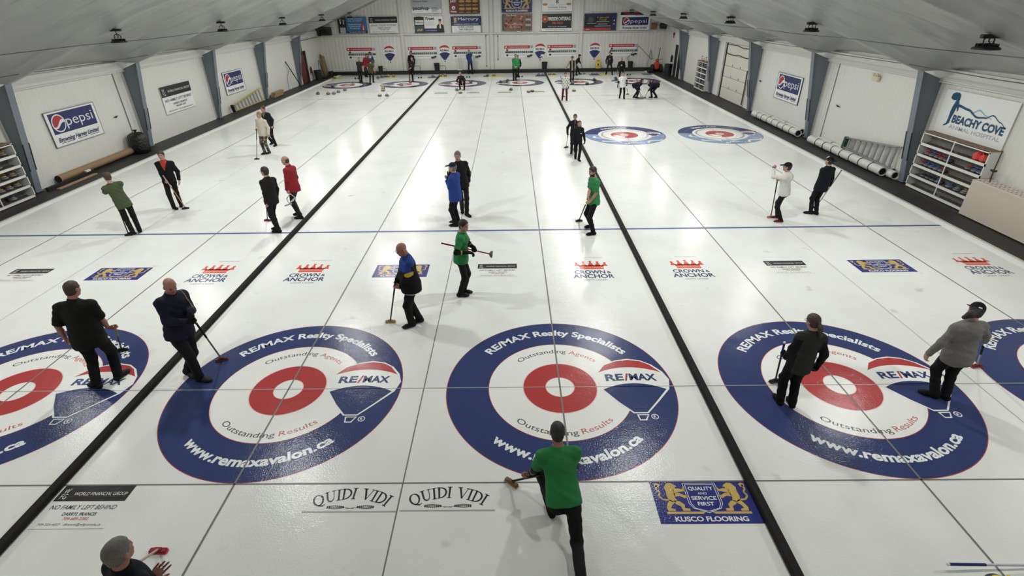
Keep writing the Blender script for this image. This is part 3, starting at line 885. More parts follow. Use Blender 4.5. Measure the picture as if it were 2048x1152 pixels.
# on the left wall a viewer in the hall reads along +y; on the right wall along -y
board('wall_sign', 'large blue cola sign on the left wall in the bay nearest the viewer', (XL + 0.03, 11.75, 1.07), (0, 1, 0), 2.42, 1.21, f_pepsi, border=.022)
board('wall_sign', 'black and white finance sign on the left wall, second bay', (XL + 0.03, 18.36, 0.97), (0, 1, 0), 2.47, 1.22, f_wfg('NO FAMILY LEFT BEHIND'))
board('wall_sign', 'smaller looking blue cola sign above the yellow ladder on the left wall', (XL + 0.03, 24.18, 0.94), (0, 1, 0), 2.36, 1.21, f_pepsi, border=.022)
board('wall_sign', 'blue cola sign on the right wall above the white rolled tubes', (XR - 0.03, 20.37, 1.07), (0, -1, 0), 2.36, 1.19, f_pepsi, border=.022)
def f_beachy(m, w, h, z):
    def P(pts, mt, dz=0): m.add([(p[0] * w, p[1] * h, z + dz) for p in pts], [tuple(range(len(pts)))], mt)
    # seated dog
    P([(.115, .80), (.095, .86), (.10, .92), (.14, .96), (.19, .965), (.225, .92), (.23, .82), (.215, .74), (.19, .74), (.18, .80), (.15, .79)], S_teal)
    P([(.185, .80), (.225, .80), (.25, .72), (.262, .60), (.245, .56), (.235, .62), (.225, .66), (.215, .52), (.20, .40), (.20, .30), (.165, .24), (.115, .20), (.125, .235), (.155, .28), (.16, .40), (.155, .55), (.165, .68)], S_teal, .001)
    P([(.09, .84), (.115, .80), (.15, .79), (.15, .83), (.11, .87)], S_teal, .002)
    def wave(pts, th, mt, dz):
        n = 40
        def f(u):
            k = u * (len(pts) - 1); i = min(int(k), len(pts) - 2); t = k - i; t = t * t * (3 - 2 * t)
            return pts[i][0] + (pts[i + 1][0] - pts[i][0]) * (k - i), pts[i][1] + (pts[i + 1][1] - pts[i][1]) * t
        for i in range(n):
            a, b = f(i / n), f((i + 1) / n); t0, t1 = th * (1 - i / n * .75), th * (1 - (i + 1) / n * .75)
            P([(a[0], a[1] - t0), (b[0], b[1] - t1), (b[0], b[1] + t1), (a[0], a[1] + t0)], mt, dz)
    wave([(.25, .70), (.40, .66), (.55, .55), (.66, .58), (.74, .66), (.86, .56), (.95, .47)], .028, S_teal, .001)
    wave([(.45, .60), (.55, .70), (.66, .62), (.74, .58)], .022, S_pteal, 0)
    text(m, 'BEACHY COVE', w * .585, h * .33, h * .165, S_teal, w=w * .72, bold=.05, z=z + .001)
    text(m, 'ANIMAL HOSPITAL', w * .575, h * .19, h * .085, S_lgrey, w=w * .72, bold=.02, z=z + .001)
board('wall_sign', 'large white banner with a seated teal dog above the right stone rack', (XR - 0.03, 9.83, 1.70), (0, -1, 0), 2.50, 1.29, f_beachy)

BY = YB - 0.16
def bs(lab, x0, z0, x1, z1, f, **k): return board('wall_sign', lab, (x0, BY, z0), (1, 0, 0), x1 - x0, z1 - z0, f, **k)
def person_print(m, x, y, s, hair, coat, z):
    disc_(m, x, y + s * .78, s * .12, s * .16, S_skin, z); disc_(m, x, y + s * .90, s * .125, s * .09, hair, z + .001)
    m.add([(x - s * .3, y, z), (x + s * .3, y, z), (x + s * .27, y + s * .5, z), (x + s * .12, y + s * .62, z), (x - s * .12, y + s * .62, z), (x - s * .27, y + s * .5, z)], [tuple(range(6))], coat)
    m.add([(x - s * .06, y + s * .3, z + .001), (x + s * .06, y + s * .3, z + .001), (x + s * .05, y + s * .62, z + .001), (x - s * .05, y + s * .62, z + .001)], [(0, 1, 2, 3)], S_white)
def f_bluep(m, w, h, z):
    R_(m, 0, 0, w, h, S_blue, z); R_(m, w * .3, 0, w, h * .16, S_navy, z + .001)
    R_(m, 0, 0, w * .28, h * .95, S_black, z + .001)
    person_print(m, w * .09, h * .42, h * .55, S_black, S_black, z + .002); person_print(m, w * .20, h * .40, h * .52, S_patty, S_black, z + .004)
    R_(m, w * .05, 0, w * .24, h * .36, S_lgrey, z + .006)
    for i, (a, b, c) in enumerate(((.36, .84, .50), (.36, .72, .46), (.36, .52, .44), (.36, .40, .40), (.40, .28, .34), (.36, .05, .56))):
        text(m, ['BUYING OR SELLING', 'CALL US TODAY', 'Residential', 'Commercial', 'Property', 'Serving the whole region'][i], w * a, h * b, h * .075, S_white, w=w * c, align='l', z=z + .002)
    m.add([(w * .80, h * .15, z + .002), (w * .93, h * .15, z + .002), (w * .86, h * .62, z + .002), (w * .84, h * .78, z + .002), (w * .80, h * .62, z + .002)], [tuple(range(5))], S_red)
    m.add([(w * .84, h * .2, z + .003), (w * .88, h * .2, z + .003), (w * .86, h * .55, z + .003)], [(0, 1, 2)], S_white)
bs('pale blue real estate poster with two printed people, leftmost on the far wall', -15.15, 3.28, -12.72, 4.52, f_bluep)
bs('black and white finance poster on the far wall beside the pale blue poster', -12.52, 3.25, -10.15, 4.50, f_wfg('OWN YOUR FUTURE'))
def f_pac(m, w, h, z):
    R_(m, 0, h * .25, w, h, S_lgrey, z)
    text(m, 'Make Our', w * .1, h * .86, h * .09, S_black, w=w * .3, align='l', z=z + .001); text(m, 'House to Yours', w * .06, h * .66, h * .1, S_black, w=w * .5, align='l', bold=.02, z=z + .001)
    text(m, 'pacshup', w * .04, h * .22, h * .2, S_black, w=w * .55, align='l', bold=.03, z=z + .001)
    for k in range(4): R_(m, w * .68, h * (.06 + k * .08), w * (.92 - .05 * (k % 2)), h * (.09 + k * .08), S_grey, z + .001)
    disc_(m, w * .82, h * .85, w * .1, h * .09, S_green, z + .001)
bs('pale grey moving company poster high on the far wall, left of the burger poster', -8.85, 4.70, -6.40, 5.95, f_pac)
def f_trust(m, w, h, z):
    R_(m, w * .02, 0, w * .36, h * .98, S_black, z); disc_(m, w * .19, h * .93, w * .17, h * .07, S_black, z + .0005)
    R_(m, w * .05, h * .5, w * .34, h * .78, S_white, z + .001); text(m, 'Reliance', w * .195, h * .6, h * .11, S_black, w=w * .25, bold=.03, z=z + .002)
    R_(m, w * .05, h * .05, w * .33, h * .42, S_green, z + .001)
    for k in range(4): disc_(m, w * (.13 + k * .045), h * (.14 + .05 * (k % 2)), w * .025, h * .05, S_skin, z + .002)
    text(m, 'Trust.', w * .56, h * .8, h * .16, S_black, w=w * .33, bold=.05, shear=.2, z=z + .001)
    for k in range(5): R_(m, w * .40, h * (.44 + k * .055), w * (.72 - .05 * (k % 2)), h * (.455 + k * .055), S_lgrey, z + .001)
    R_(m, w * .36, 0, w, h * .26, S_navy, z + .0005); text(m, 'www.reliance.ca', w * .6, h * .10, h * .07, S_white, w=w * .36, z=z + .001)
    person_print(m, w * .90, 0, h * .86, S_patty, S_black, z + .002)
bs('white poster with the word Trust, a phone and a man in a dark suit', -8.80, 3.25, -6.33, 4.46, f_trust)
def f_burger(m, w, h, z):
    R_(m, 0, 0, w, h, S_patty, z); R_(m, 0, 0, w * .27, h, S_maroon, z + .001)
    text(m, 'BIG &', w * .135, h * .86, h * .1, S_white, w=w * .2, z=z + .002, bold=.03); text(m, 'JUICY', w * .135, h * .7, h * .12, S_white, w=w * .2, z=z + .002, bold=.04)
    m.ring((0, 0), 0, 0, S_white, 4, z=0) if False else disc_(m, w * .135, h * .37, w * .055, w * .055, S_white, z + .002)
    text(m, 'e', w * .135, h * .31, h * .12, S_maroon, z=z + .003, bold=.04); text(m, 'Wendys', w * .135, h * .1, h * .09, S_white, w=w * .2, z=z + .002, bold=.04)
    for k in range(3):
        cx = w * (.41 + k * .22)
        for j, (mt, rx, ry) in enumerate(((S_bun, .10, .08), (S_patty, .105, .05), (S_gold, .10, .03), (S_patty, .105, .05), (S_bun, .10, .07), (S_bun, .09, .06))):
            disc_(m, cx, h * (.30 + j * .11), w * rx, h * ry, mt, z + .002 + j * .001, 18)
    for k in range(3): R_(m, w * (.32 + k * .22), h * .08, w * (.48 + k * .22), h * .11, S_gold, z + .002)
bs('dark red and brown burger poster high on the far wall', -5.72, 4.62, -3.20, 5.85, f_burger)
def f_merc(m, w, h, z):
    R_(m, 0, h * .43, w, h, S_navy, z); R_(m, w * .10, h * .62, w * .17, h * .93, S_gold, z + .001); R_(m, w * .185, h * .62, w * .2, h * .93, S_gold, z + .001)
    text(m, 'Mercury', w * .575, h * .75, h * .19, S_white, w=w * .68, z=z + .001, bold=.005); text(m, 'FLOORS', w * .45, h * .64, h * .07, S_grey, w=w * .34, z=z + .001)
    text(m, 'COMMERCIAL WINDOW COVERINGS', w * .5, h * .49, h * .07, S_white, w=w * .82, z=z + .001)
    text(m, 'CHRIS LOCKE', w * .48, h * .30, h * .105, S_grey, w=w * .52, bold=.03, z=z + .001); text(m, '709-728-5223', w * .5, h * .15, h * .105, S_grey, w=w * .48, bold=.03, z=z + .001)
    text(m, 'chris@mercuryfloors.com', w * .5, h * .03, h * .06, S_grey, w=w * .7, z=z + .001)
    R_(m, 0, 0, w * .02, h, S_navy, z); R_(m, w * .98, 0, w, h, S_navy, z)
bs('navy and white window coverings poster under the burger poster', -5.66, 3.20, -3.13, 4.44, f_merc)
def f_kus(m, w, h, z):
    t = MB(); kusco(t, w, h, S_navy, S_gold, S_white, 0, .002); t.v = [(v[0] + w / 2, v[1], v[2] + z) for v in t.v]; m.merge(t)
bs('blue and gold twin lion flooring poster high on the far wall', -1.40, 4.66, 1.13, 5.93, f_kus)
def f_brown(m, w, h, z):
    R_(m, 0, 0, w, h, S_brown, z); R_(m, 0, 0, w * .05, h, S_green, z + .001)
    rn_ = random.Random(4)
    for k in range(26):
        x, y = rn_.uniform(.1, .72), rn_.uniform(.15, .85); disc_(m, w * x, h * y, w * rn_.uniform(.02, .05), h * rn_.uniform(.02, .06), [S_patty, S_skin, S_maroon][k % 3], z + .001, 9)
    for k in range(5): R_(m, w * .78, h * (.12 + k * .16), w * .95, h * (.22 + k * .16), [S_green, S_lgrey][k % 2], z + .002)
    text(m, 'The Rock', w * .3, h * .86, h * .1, S_white, w=w * .34, z=z + .003); text(m, 'Stone Works', w * .42, h * .33, h * .12, S_skin, w=w * .5, z=z + .003, bold=.02); text(m, 'Fireplaces', w * .36, h * .18, h * .1, S_skin, w=w * .4, z=z + .003)
bs('brown stonework photo poster below the twin lion poster on the far wall', -1.37, 3.29, 1.15, 4.57, f_brown)
def f_g(m, w, h, z):
    text(m, 'Gentle Dental', w * .5, h * .88, h * .09, S_grey, w=w * .62, z=z + .001); text(m, 'g', w * .5, h * .55, h * .22, S_black, w=w * .1, z=z + .001, bold=.02)
    for s in (.1, .88):
        disc_(m, w * s, h * .42, w * .085, h * .07, S_bun, z + .001); text(m, 'Spirit', w * s, h * .4, h * .05, S_patty, w=w * .12, z=z + .002)
    text(m, 'Weddings and Private Functions', w * .5, h * .36, h * .055, S_black, w=w * .54, z=z + .001); text(m, 'Hospitality Training', w * .5, h * .22, h * .075, S_grey, w=w * .6, z=z + .001, bold=.02); text(m, 'Your Hospitality Centre', w * .5, h * .1, h * .055, S_grey, w=w * .62, z=z + .001)
bs('white poster with small grey lettering right of the twin lion poster', 1.95, 4.68, 4.45, 5.95, f_g)
def f_fire(m, w, h, z):
    R_(m, w * .02, h * .16, w * .98, h * .98, S_black, z)
    for q, mt in ((.10, S_orange), (.075, S_patty), (.05, S_orange), (.025, S_gold)): disc_(m, w * .11, h * .68, w * q, w * q, mt, z + .001 + (.1 - q) * .02)
    text(m, 'FIRESIDE CATERING', w * .58, h * .60, h * .2, S_white, w=w * .72, z=z + .002, bold=.02); text(m, '782-0223', w * .52, h * .40, h * .12, S_orange, w=w * .35, z=z + .002, bold=.02)
    text(m, 'Catering for all occasions', w * .52, h * .23, h * .06, S_white, w=w * .6, z=z + .002); text(m, 'www.firesidecatering.ca', w * .5, h * .05, h * .075, S_grey, w=w * .72, z=z + .002)
bs('black catering poster with an orange flame disc on the far wall', 1.92, 3.22, 4.50, 4.56, f_fire)
def f_stj(m, w, h, z):
    R_(m, 0, 0, w, h, S_black, z); R_(m, w * .86, h * .02, w, h, S_navy, z + .001); R_(m, w * .05, h * .84, w, h, S_navy, z + .0008)
    R_(m, 0, 0, w * .84, h * .15, S_red, z + .001); text(m, 'BOOK NOW', w * .12, h * .04, h * .07, S_white, w=w * .1, z=z + .002)
    m.ring((w * .2, h * .62), h * .17, h * .2, S_green, 28, z=z + .002); disc_(m, w * .2, h * .62, h * .14, h * .14, S_green, z + .001)
    text(m, "St. John's Golf", w * .58, h * .72, h * .1, S_gold, w=w * .36, z=z + .002); text(m, 'CLUB', w * .58, h * .58, h * .1, S_gold, w=w * .22, z=z + .002)
    for k, c in ((.50, .4), (.36, .3), (.24, .5)): R_(m, w * (.58 - c / 2), h * k, w * (.58 + c / 2), h * (k + .035), S_lgrey, z + .002)
    R_(m, w * .08, h * .40, w * .38, h * .43, S_lgrey, z + .002)
    for y in (.58, .38): disc_(m, w * .93, h * y, w * .018, w * .018, S_white, z + .002)
bs('black and navy poster with a green ring right of the catering poster', 5.50, 3.22, 8.18, 4.50, f_stj)
def f_red(m, w, h, z): R_(m, 0, h * .3, w, h, S_maroon, z); R_(m, 0, h * .3, w * .12, h, S_black, z + .001); R_(m, w * .75, h * .3, w, h, S_black, z + .001)
bs('narrow dark red poster above the cola sign on the far wall', 8.50, 4.24, 10.60, 4.56, f_red)
bs('blue cola sign at the right end of the far wall', 8.52, 3.20, 11.00, 4.24, f_pepsi)
bs('small brown notice at the right end of the ledge on the far wall', 11.12, 3.25, 11.62, 3.75, lambda m, w, h, z: R_(m, 0, 0, w, h, S_brown, z))
bs('tiny white card with a black dot on the ledge under the brown poster', -0.12, 3.20, 0.18, 3.44, lambda m, w, h, z: disc_(m, w * .5, h * .5, w * .16, w * .16, S_black, z))

# --- scoreboards and balloons
def f_score(m, w, h, z):
    R_(m, 0, h * .74, w * .89, h, S_red, z); disc_(m, w * .06, h * .87, w * .028, w * .028, S_white, z + .001); R_(m, w * .90, h * .74, w, h, S_lgrey, z)
    text(m, 'ST JOHNS CURLING ASSOCIATION', w * .49, h * .82, h * .10, S_white, w=w * .68, z=z + .001); text(m, '2', w * .945, h * .79, h * .17, S_red, z=z + .001)
    R_(m, w * .03, h * .37, w, h * .54, S_green, z)
    for k in range(10): text(m, str(k + 1), w * (.24 + k * .07), h * .40, h * .11, S_white, z=z + .001, bold=.02)
    for y in (.63, .455, .2): disc_(m, w * .10, h * y, w * .042, h * .085, S_black if y < .3 else (S_maroon if y > .5 else S_grey), z + .002)
    R_(m, w * .16, h * .60, w, h * .63, S_lgrey, z); R_(m, w * .16, h * .18, w, h * .22, S_lgrey, z); 

for i, (x0, extra) in enumerate(((-14.78, 0), (-9.50, 1), (-5.68, 1), (-1.22, 1), (2.48, 0), (7.76, 1))):
    lab = 'red and green scoreboard on the far wall, %s of the six' % ['leftmost', 'second from left', 'third from left', 'third from right', 'second from right', 'rightmost'][i]
    r = board('scoreboard', lab, (x0, YB - 0.014, 1.19), (1, 0, 0), 2.46, 0.95, f_score, group='scoreboards on the far wall')
    if extra:
        MB().box((2.30, -0.06, 0.17), (0.20, 0.10, 0.12), M_black).build('number_box', r); MB().box((2.08, -0.06, 0.10), (0.26, 0.10, 0.11), M_black).build('number_box', r)
for i, (x, t) in enumerate(((-11.09, 'leftmost of four'), (-6.33, 'second of four from the left'), (1.90, 'the one with a torn lower half'), (6.59, 'rightmost of four'))):
    r = thing('balloon_sign', 'balloon cut-out on the far wall, %s' % t, 'sign', (x, YB - 0.014, 1.63), group='balloon signs on the far wall')
    m = MB(); balloon(m, k=0.93, red=S_red, blue=S_navy, white=S_white, txt=S_black, rtxt=S_red, z=.012, dz=.003, reg=False, basket=False)
    if i == 2: R_(m, 0.02, -.42, 0.28, -.22, S_white, .02); disc_(m, .06, -.40, .12, .05, S_white, .02)
    m.disc((-0.04, -.66), .05, S_black, 14, .012)
    m.xf((0, 0, 0), (1, 0, 0), (0, 0, 1), (0, -1, 0)); m.build('printed_face', r)
    b = MB(); body = [(-.56, .17), (-.53, .35), (-.40, .53), (-.21, .63), (0, .67), (.19, .63), (.35, .52), (.48, .34), (.53, .16), (.47, -.07), (.24, -.35), (.05, -.57), (-.16, -.57), (-.34, -.34), (-.53, -.08)]
    b.poly([(p[0], 0, p[1]) for p in body], S_white, .011, (0, -1, 0)); b.build('backing_board', r)
# ------------------------------------------------------------------ curling stones
M_gran = mat('grey_granite', srgb(92, 94, 97), 0.35, noise=0.45, nscale=160)
M_gran2 = mat('dark_granite', srgb(52, 54, 58), 0.35, noise=0.45, nscale=160)
M_band = mat('stone_band', srgb(120, 120, 120), 0.7)
HND = {'yellow': mat('handle_yellow', srgb(206, 186, 66), 0.35), 'blue': mat('handle_blue', srgb(50, 92, 150), 0.35), 'red': mat('handle_red', srgb(160, 44, 46), 0.35),
       'grey': mat('handle_grey', srgb(120, 128, 140), 0.4), 'black': mat('handle_black', srgb(26, 28, 32), 0.4), 'gold': mat('handle_gold', srgb(170, 142, 84), 0.4)}
STP = {}
def stone(x, y, z, col, label, group=None, rz=0.0, s=1.0, dark=False):
    k = (col, dark)
    if k not in STP:
        r = thing('curling_stone', label, 'curling stone')
        g = M_gran2 if dark else M_gran
        b = MB(); b.lathe((0, 0, 0), [(0, 0.001), (0.065, 0.0), (0.10, 0.008), (0.132, 0.03), (0.139, 0.044)], g, 28)
        b.lathe((0, 0, 0), [(0.139, 0.074), (0.130, 0.092), (0.105, 0.108), (0.06, 0.114), (0, 0.115)], g, 28); b.build('body', r)
        b = MB(); b.lathe((0, 0, 0), [(0.139, 0.044), (0.1405, 0.05), (0.1405, 0.068), (0.139, 0.074)], M_band, 28); b.build('striking_band', r)
        h = HND[col]
        b = MB(); b.lathe((0, 0, 0), [(0.098, 0.1085), (0.10, 0.118), (0.075, 0.128), (0.0, 0.130)], h, 24); b.build('cap', r, label='%s cap plate' % col)
        b = MB(); b.tube([(-0.055, 0, 0.124), (-0.05, 0, 0.155), (-0.025, 0, 0.172), (0.03, 0, 0.176), (0.085, 0, 0.172), (0.10, 0, 0.168)], 0.014, h, 8); b.build('handle', r, label='%s goose-neck handle' % col)
        STP[k] = r
    else:
        r = copy_tree(STP[k])
        for a in ('label', 'group'):
            if a in r: del r[a]
        tag(r, label)
    if group: r['group'] = group
    elif 'group' in r: del r['group']
    r.location = (x, y, z); r.rotation_euler = (0, 0, rz); r.scale = (s, s, s)
    return r

rs = random.Random(21)
def ST(x, y, col, label, dark=False, group='stones in play at the far end'):
    return stone(x, y, 0.0045, col, label, group, rs.uniform(0, 6.28), 1.0, dark)
ST(-14.04, 30.45, 'black', 'dark stone farthest left before the far leftmost house', True)
ST(-13.31, 30.39, 'gold', 'dark stone with tan handle, second from left before the far leftmost house', True)
ST(-12.92, 30.42, 'grey', 'grey stone touching another, the nearer of two before the far leftmost house')
ST(-12.80, 31.10, 'grey', 'grey stone touching another, the farther of two before the far leftmost house')
ST(-12.6, 31.95, 'grey', 'grey stone lone at the front edge of the far leftmost house')
ST(-14.09, 33.98, 'grey', 'stone on the left ring of the far leftmost house', True)
ST(-13.02, 35.68, 'red', 'red handled stone at the back of the far leftmost house')
ST(-8.95, 34.1, 'grey', 'grey stone on the red ring of the second far house')
ST(-9.98, 32.55, 'yellow', 'yellow stone just left in front of the second far house, farther of a pair')
ST(-9.75, 31.5, 'yellow', 'yellow stone just left in front of the second far house, nearer of a pair')
ST(-9.49, 29.25, 'yellow', 'yellow handled dark stone left of a blue-grey stone near the far hog line', True)
ST(-9.0, 29.21, 'blue', 'blue-grey handled stone right of a yellow one near the far hog line')
ST(-4.5, 31.2, 'blue', 'blue stone by the knees of the crouching man')
ST(-4.15, 29.95, 'yellow', 'yellow stone in front of the crouching man')
ST(-3.75, 34.6, 'black', 'dark stone beside the red ring behind the crouching man', True)
ST(-1.49, 34.92, 'black', 'dark stone on the left rim of the fourth far house', True)
ST(-0.95, 35.66, 'black', 'dark stone behind the left rim of the fourth far house', True)
ST(-0.7, 30.98, 'black', 'dark stone alone in front of the fourth far house', True)
ST(0.5, 30.0, 'yellow', 'yellow stone, left of two touching before the fourth far house', True)
ST(0.76, 30.28, 'yellow', 'yellow stone, right of two touching before the fourth far house')
ST(3.91, 33.85, 'grey', 'grey stone near the red ring of the fifth far house')
ST(4.93, 33.37, 'black', 'dark stone at the right front of the fifth far house', True)
ST(5.74, 35.39, 'black', 'dark stone on the right rim of the fifth far house', True)
ST(4.1, 35.95, 'grey', 'grey stone at the back rim of the fifth far house', True)
ST(3.6, 30.15, 'yellow', 'yellow handled stone in front of the fifth far house')
ST(7.54, 36.18, 'blue', 'stone at the left back of the rightmost far house', True)
ST(7.44, 26.85, 'grey', 'grey stone being swept by the two bent curlers')
# stones parked along the far curb
for x, y, c, l in ((-11.65, 38.2, 'black', 'dark stone parked left of a wire handled cart by the far curb'), (-10.98, 39.05, 'yellow', 'yellow stone parked right of the wire handled cart'),
                   (-10.55, 39.2, 'yellow', 'yellow stone parked rightmost beside the wire handled cart'), (-15.35, 38.6, 'yellow', 'yellow stone parked in the left far corner of the ice'),
                   (-6.55, 38.9, 'yellow', 'yellow stone parked just right of the left divider end, left one of two'), (-6.18, 38.9, 'yellow', 'yellow stone parked just right of the left divider end, right one of two'),
                   (-2.1, 38.75, 'yellow', 'yellow stone parked beside a grey one at the middle of the far curb'), (-2.64, 38.8, 'grey', 'grey stone parked beside a yellow one at the middle of the far curb'),
                   (2.57, 38.95, 'yellow', 'yellow stone parked just right of the right divider end, left of two'), (2.9, 38.98, 'yellow', 'yellow stone parked just right of the right divider end, right of two'),
                   (-7.15, 38.6, 'grey', 'grey stone parked just left of the left divider end'), (1.62, 38.6, 'blue', 'blue-grey stone parked just left of the right divider end, left of two'), (1.98, 38.6, 'blue', 'blue-grey stone parked just left of the right divider end, right of two'),
                   (6.1, 38.7, 'grey', 'grey stone parked before the yellow floor sign, left of two'), (6.42, 38.75, 'grey', 'grey stone parked before the yellow floor sign, right of two')):
    stone(x, y, 0.03, c, l, 'stones parked along the far curb', rs.uniform(0, 6.28), 1.0, c == 'black')
stone(4.29, -3.24, 0.0, 'yellow', 'yellow handled stone cut off by the bottom right of the frame', None, 0.6, 1.0, True)

M_maty = mat('yellow_mat', srgb(196, 188, 104), 0.6); M_matg = mat('slate_mat', srgb(96, 102, 116), 0.6)
for x, y, wx, mt, l in ((-10.8, 39.0, 1.1, M_maty, 'yellow mat under the stones right of the wire cart'), (-15.2, 38.55, 0.9, M_maty, 'yellow mat in the left far corner of the ice'), (-6.3, 38.8, 0.9, M_maty, 'yellow mat just right of the left divider end'),
                      (-1.9, 38.75, 1.3, M_maty, 'yellow mat at the middle of the far curb'), (2.72, 38.95, 0.9, M_maty, 'yellow mat just right of the right divider end'), (7.0, 38.5, 0.9, M_maty, 'yellow mat near the feet of the dark dressed man on the right'),
                      (-7.2, 38.55, 0.7, M_matg, 'slate mat just left of the left divider end'), (-2.75, 38.75, .4, M_matg, 'slate mat at the middle of the far curb'), (1.8, 38.6, 0.9, M_matg, 'slate mat just left of the right divider end'), (6.25, 38.7, 0.8, M_matg, 'slate mat before the yellow floor sign'), (10.7, 38.6, 1.0, M_matg, 'slate mat under the black bag at right')):
    MB().box((0, 0, 0.014), (wx, 0.75, 0.027), mt, None, 0.008).build('stone_mat', label=l, cat='mat', group='mats along the far curb', loc=(x, y, 0.001))
for x, y, l in ((-13.42, 38.3, 'first far sheet from the left'), (-8.2, 38.3, 'second far sheet from the left'), (-4.2, 38.2, 'third far sheet, behind the crouching man'), (0.12, 38.1, 'fourth far sheet'), (4.6, 38.25, 'fifth far sheet'), (9.0, 38.26, 'rightmost far sheet')):
    r = thing('hack', 'small black rubber foothold on the %s' % l, 'hack', (x, y, 0.002), group='far footholds')
    for s in (-1, 1):
        m = MB(); m.poly([(s * .11 - .06, -.1, 0), (s * .11 + .06, -.1, 0), (s * .11 + .06, .1, 0), (s * .11 - .06, .1, 0)], M_black, .02); m.box((s * .11, -.05, .06), (.11, .05, .10), M_black, None, .02); m.build('foot_block', r)
M_pipe = mat('bare_steel_tube', srgb(120, 122, 124), 0.4, metal=.6)
for x, y, l in ((-11.3, 38.95, 'wire handled stone cart with grey stones, second far sheet'), (-8.75, 40.55, 'empty wire cart handle against the curb, left of the divider'), (-6.55, 40.45, 'empty wire cart handle behind the parked yellow stones')):
    r = thing('stone_cart', l, 'cart', (x, y, 0.0))
    m = MB(); m.tube([(-.28, 0, 0.05), (-.28, 0, .62), (-.22, 0, .70), (.22, 0, .70), (.28, 0, .62), (.28, 0, .05)], 0.016, M_black, 6); m.build('handle', r)
    m = MB(); m.box((0, -.05, .035), (.62, .34, .05), M_matg, None, .01); m.build('deck', r)
stone(-11.46, 38.9, 0.062, 'grey', 'grey stone on the wire handled cart, left one', 'stones on the cart', 1); stone(-11.15, 38.9, 0.062, 'grey', 'grey stone on the wire handled cart, right one', 'stones on the cart', 2)

# ------------------------------------------------------------------ stone racks
M_rack = mat('rack_white_paint', srgb(216, 216, 210), 0.5, noise=.05, nscale=4)
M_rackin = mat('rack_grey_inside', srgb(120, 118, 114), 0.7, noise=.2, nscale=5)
M_ply = mat('plywood_edge', srgb(130, 108, 82), 0.7, noise=.25, nscale=6)
M_rail = mat('dark_wood_rail', srgb(58, 46, 40), 0.7, noise=.2, nscale=8)
def rack(label, loc, rz, W, H, D, rows, cols=2):
    """open shelving facing local -y, x along the front"""
    r = thing('stone_rack', label, 'rack', loc, rz)
    t = 0.035
    for x in (t / 2, W - t / 2): MB().box((x, D / 2, H / 2), (t, D, H), M_rack).build('side_panel', r)
    MB().box((W / 2, D - .01, H / 2), (W, .02, H), M_rackin).build('back_panel', r)
    MB().box((W / 2, D / 2 + .01, H + .012), (W + .02, D + .02, .024), M_ply).build('top_board', r)
    dz = (H - .07) / rows
    for k in range(rows + 1):
        z = .035 + k * dz
        m = MB(); m.box((W / 2, D / 2, z), (W - 2 * t, D - .02, .02), M_rackin); m.box((W / 2, .008, z), (W, .016, .075 if k < rows else .03), M_rack); m.build('shelf', r)
        if k < rows:
            for c in range(cols):
                w = (W - 2 * t) / cols; m = MB(); m.box((t + (c + .5) * w, D * .45, z + .035), (w * .84, .045, .05), M_rail); m.build('rail', r)
    if cols == 2: MB().box((W / 2, .012, H / 2), (.03, .02, H), M_rack).build('divider', r)
    return r, dz
RB = (12.18, 9.80)
rack('large white stone rack under the teal dog banner on the right wall', (RB[0], RB[1], 0), -PI / 2, 2.50, 1.73, 0.30, 5)
DZ = (1.73 - .07) / 5
def on_rack(along, row, col, lab, s=.78, dark=False):
    stone(RB[0] + .15, RB[1] - along, .047 + row * DZ + .026, col, lab, 'stones on the rack under the dog banner', PI / 2 + rs.uniform(-.4, .4), s, dark)
for k, (c, a) in enumerate((('red', .30), ('blue', .50), ('red', .70), ('red', .90), ('blue', 1.10))): on_rack(a, 3, c, '%s stone on the second shelf down, left bay, number %s from the left' % (c, ['one', 'two', 'three', 'four', 'five'][k]))
for k, (c, a) in enumerate((('red', .24), ('blue', .43), ('blue', .63), ('blue', .83), ('red', 1.03))): on_rack(a, 2, c, '%s stone on the middle shelf, left bay, number %s from the left' % (c, ['one', 'two', 'three', 'four', 'five'][k]))
for c, a, l in (('red', 1.90, 'red stone on the second shelf down, right bay'), ('blue', 2.12, 'blue stone on the second shelf down, right bay, beside the red one'), ('blue', 2.32, 'blue stone at the right end of the second shelf down')): on_rack(a, 3, c, l)
on_rack(1.08, 1, 'blue', 'blue stone alone at the right end of the fourth shelf, left bay')
for k, a in enumerate((.45, .66, .86)): on_rack(a, 1, 'black', 'black stone left of the blue one on the fourth shelf, number %s' % ['one', 'two', 'three'][k], .72, True)
for c, a, l in (('blue', 1.52, 'blue stone on the fourth shelf down, right bay'), ('grey', 1.80, 'grey stone on the fourth shelf down, right bay'), ('gold', 2.08, 'grey stone with tan handle on the fourth shelf down, right bay')): on_rack(a, 1, c, l)
M_redbag = mat('red_plastic', srgb(214, 72, 58), 0.5, noise=.2, nscale=12)
r = thing('red_bag', 'bright red folded bag at the right end of the rack top shelf', 'bag', (12.30, 7.62, .047 + 4 * DZ + .01))
m = MB(); m.box((0, .14, .115), (.2, .22, .23), M_redbag, None, .05); m.box((0, -.08, .105), (.2, .2, .21), M_redbag, 0.15, .05); m.build('body', r)
MB().tube([(-.05, .14, .22), (-.05, .1, .26), (-.05, -.02, .26), (-.05, -.08, .2)], .012, M_redbag, 6).build('strap', r)

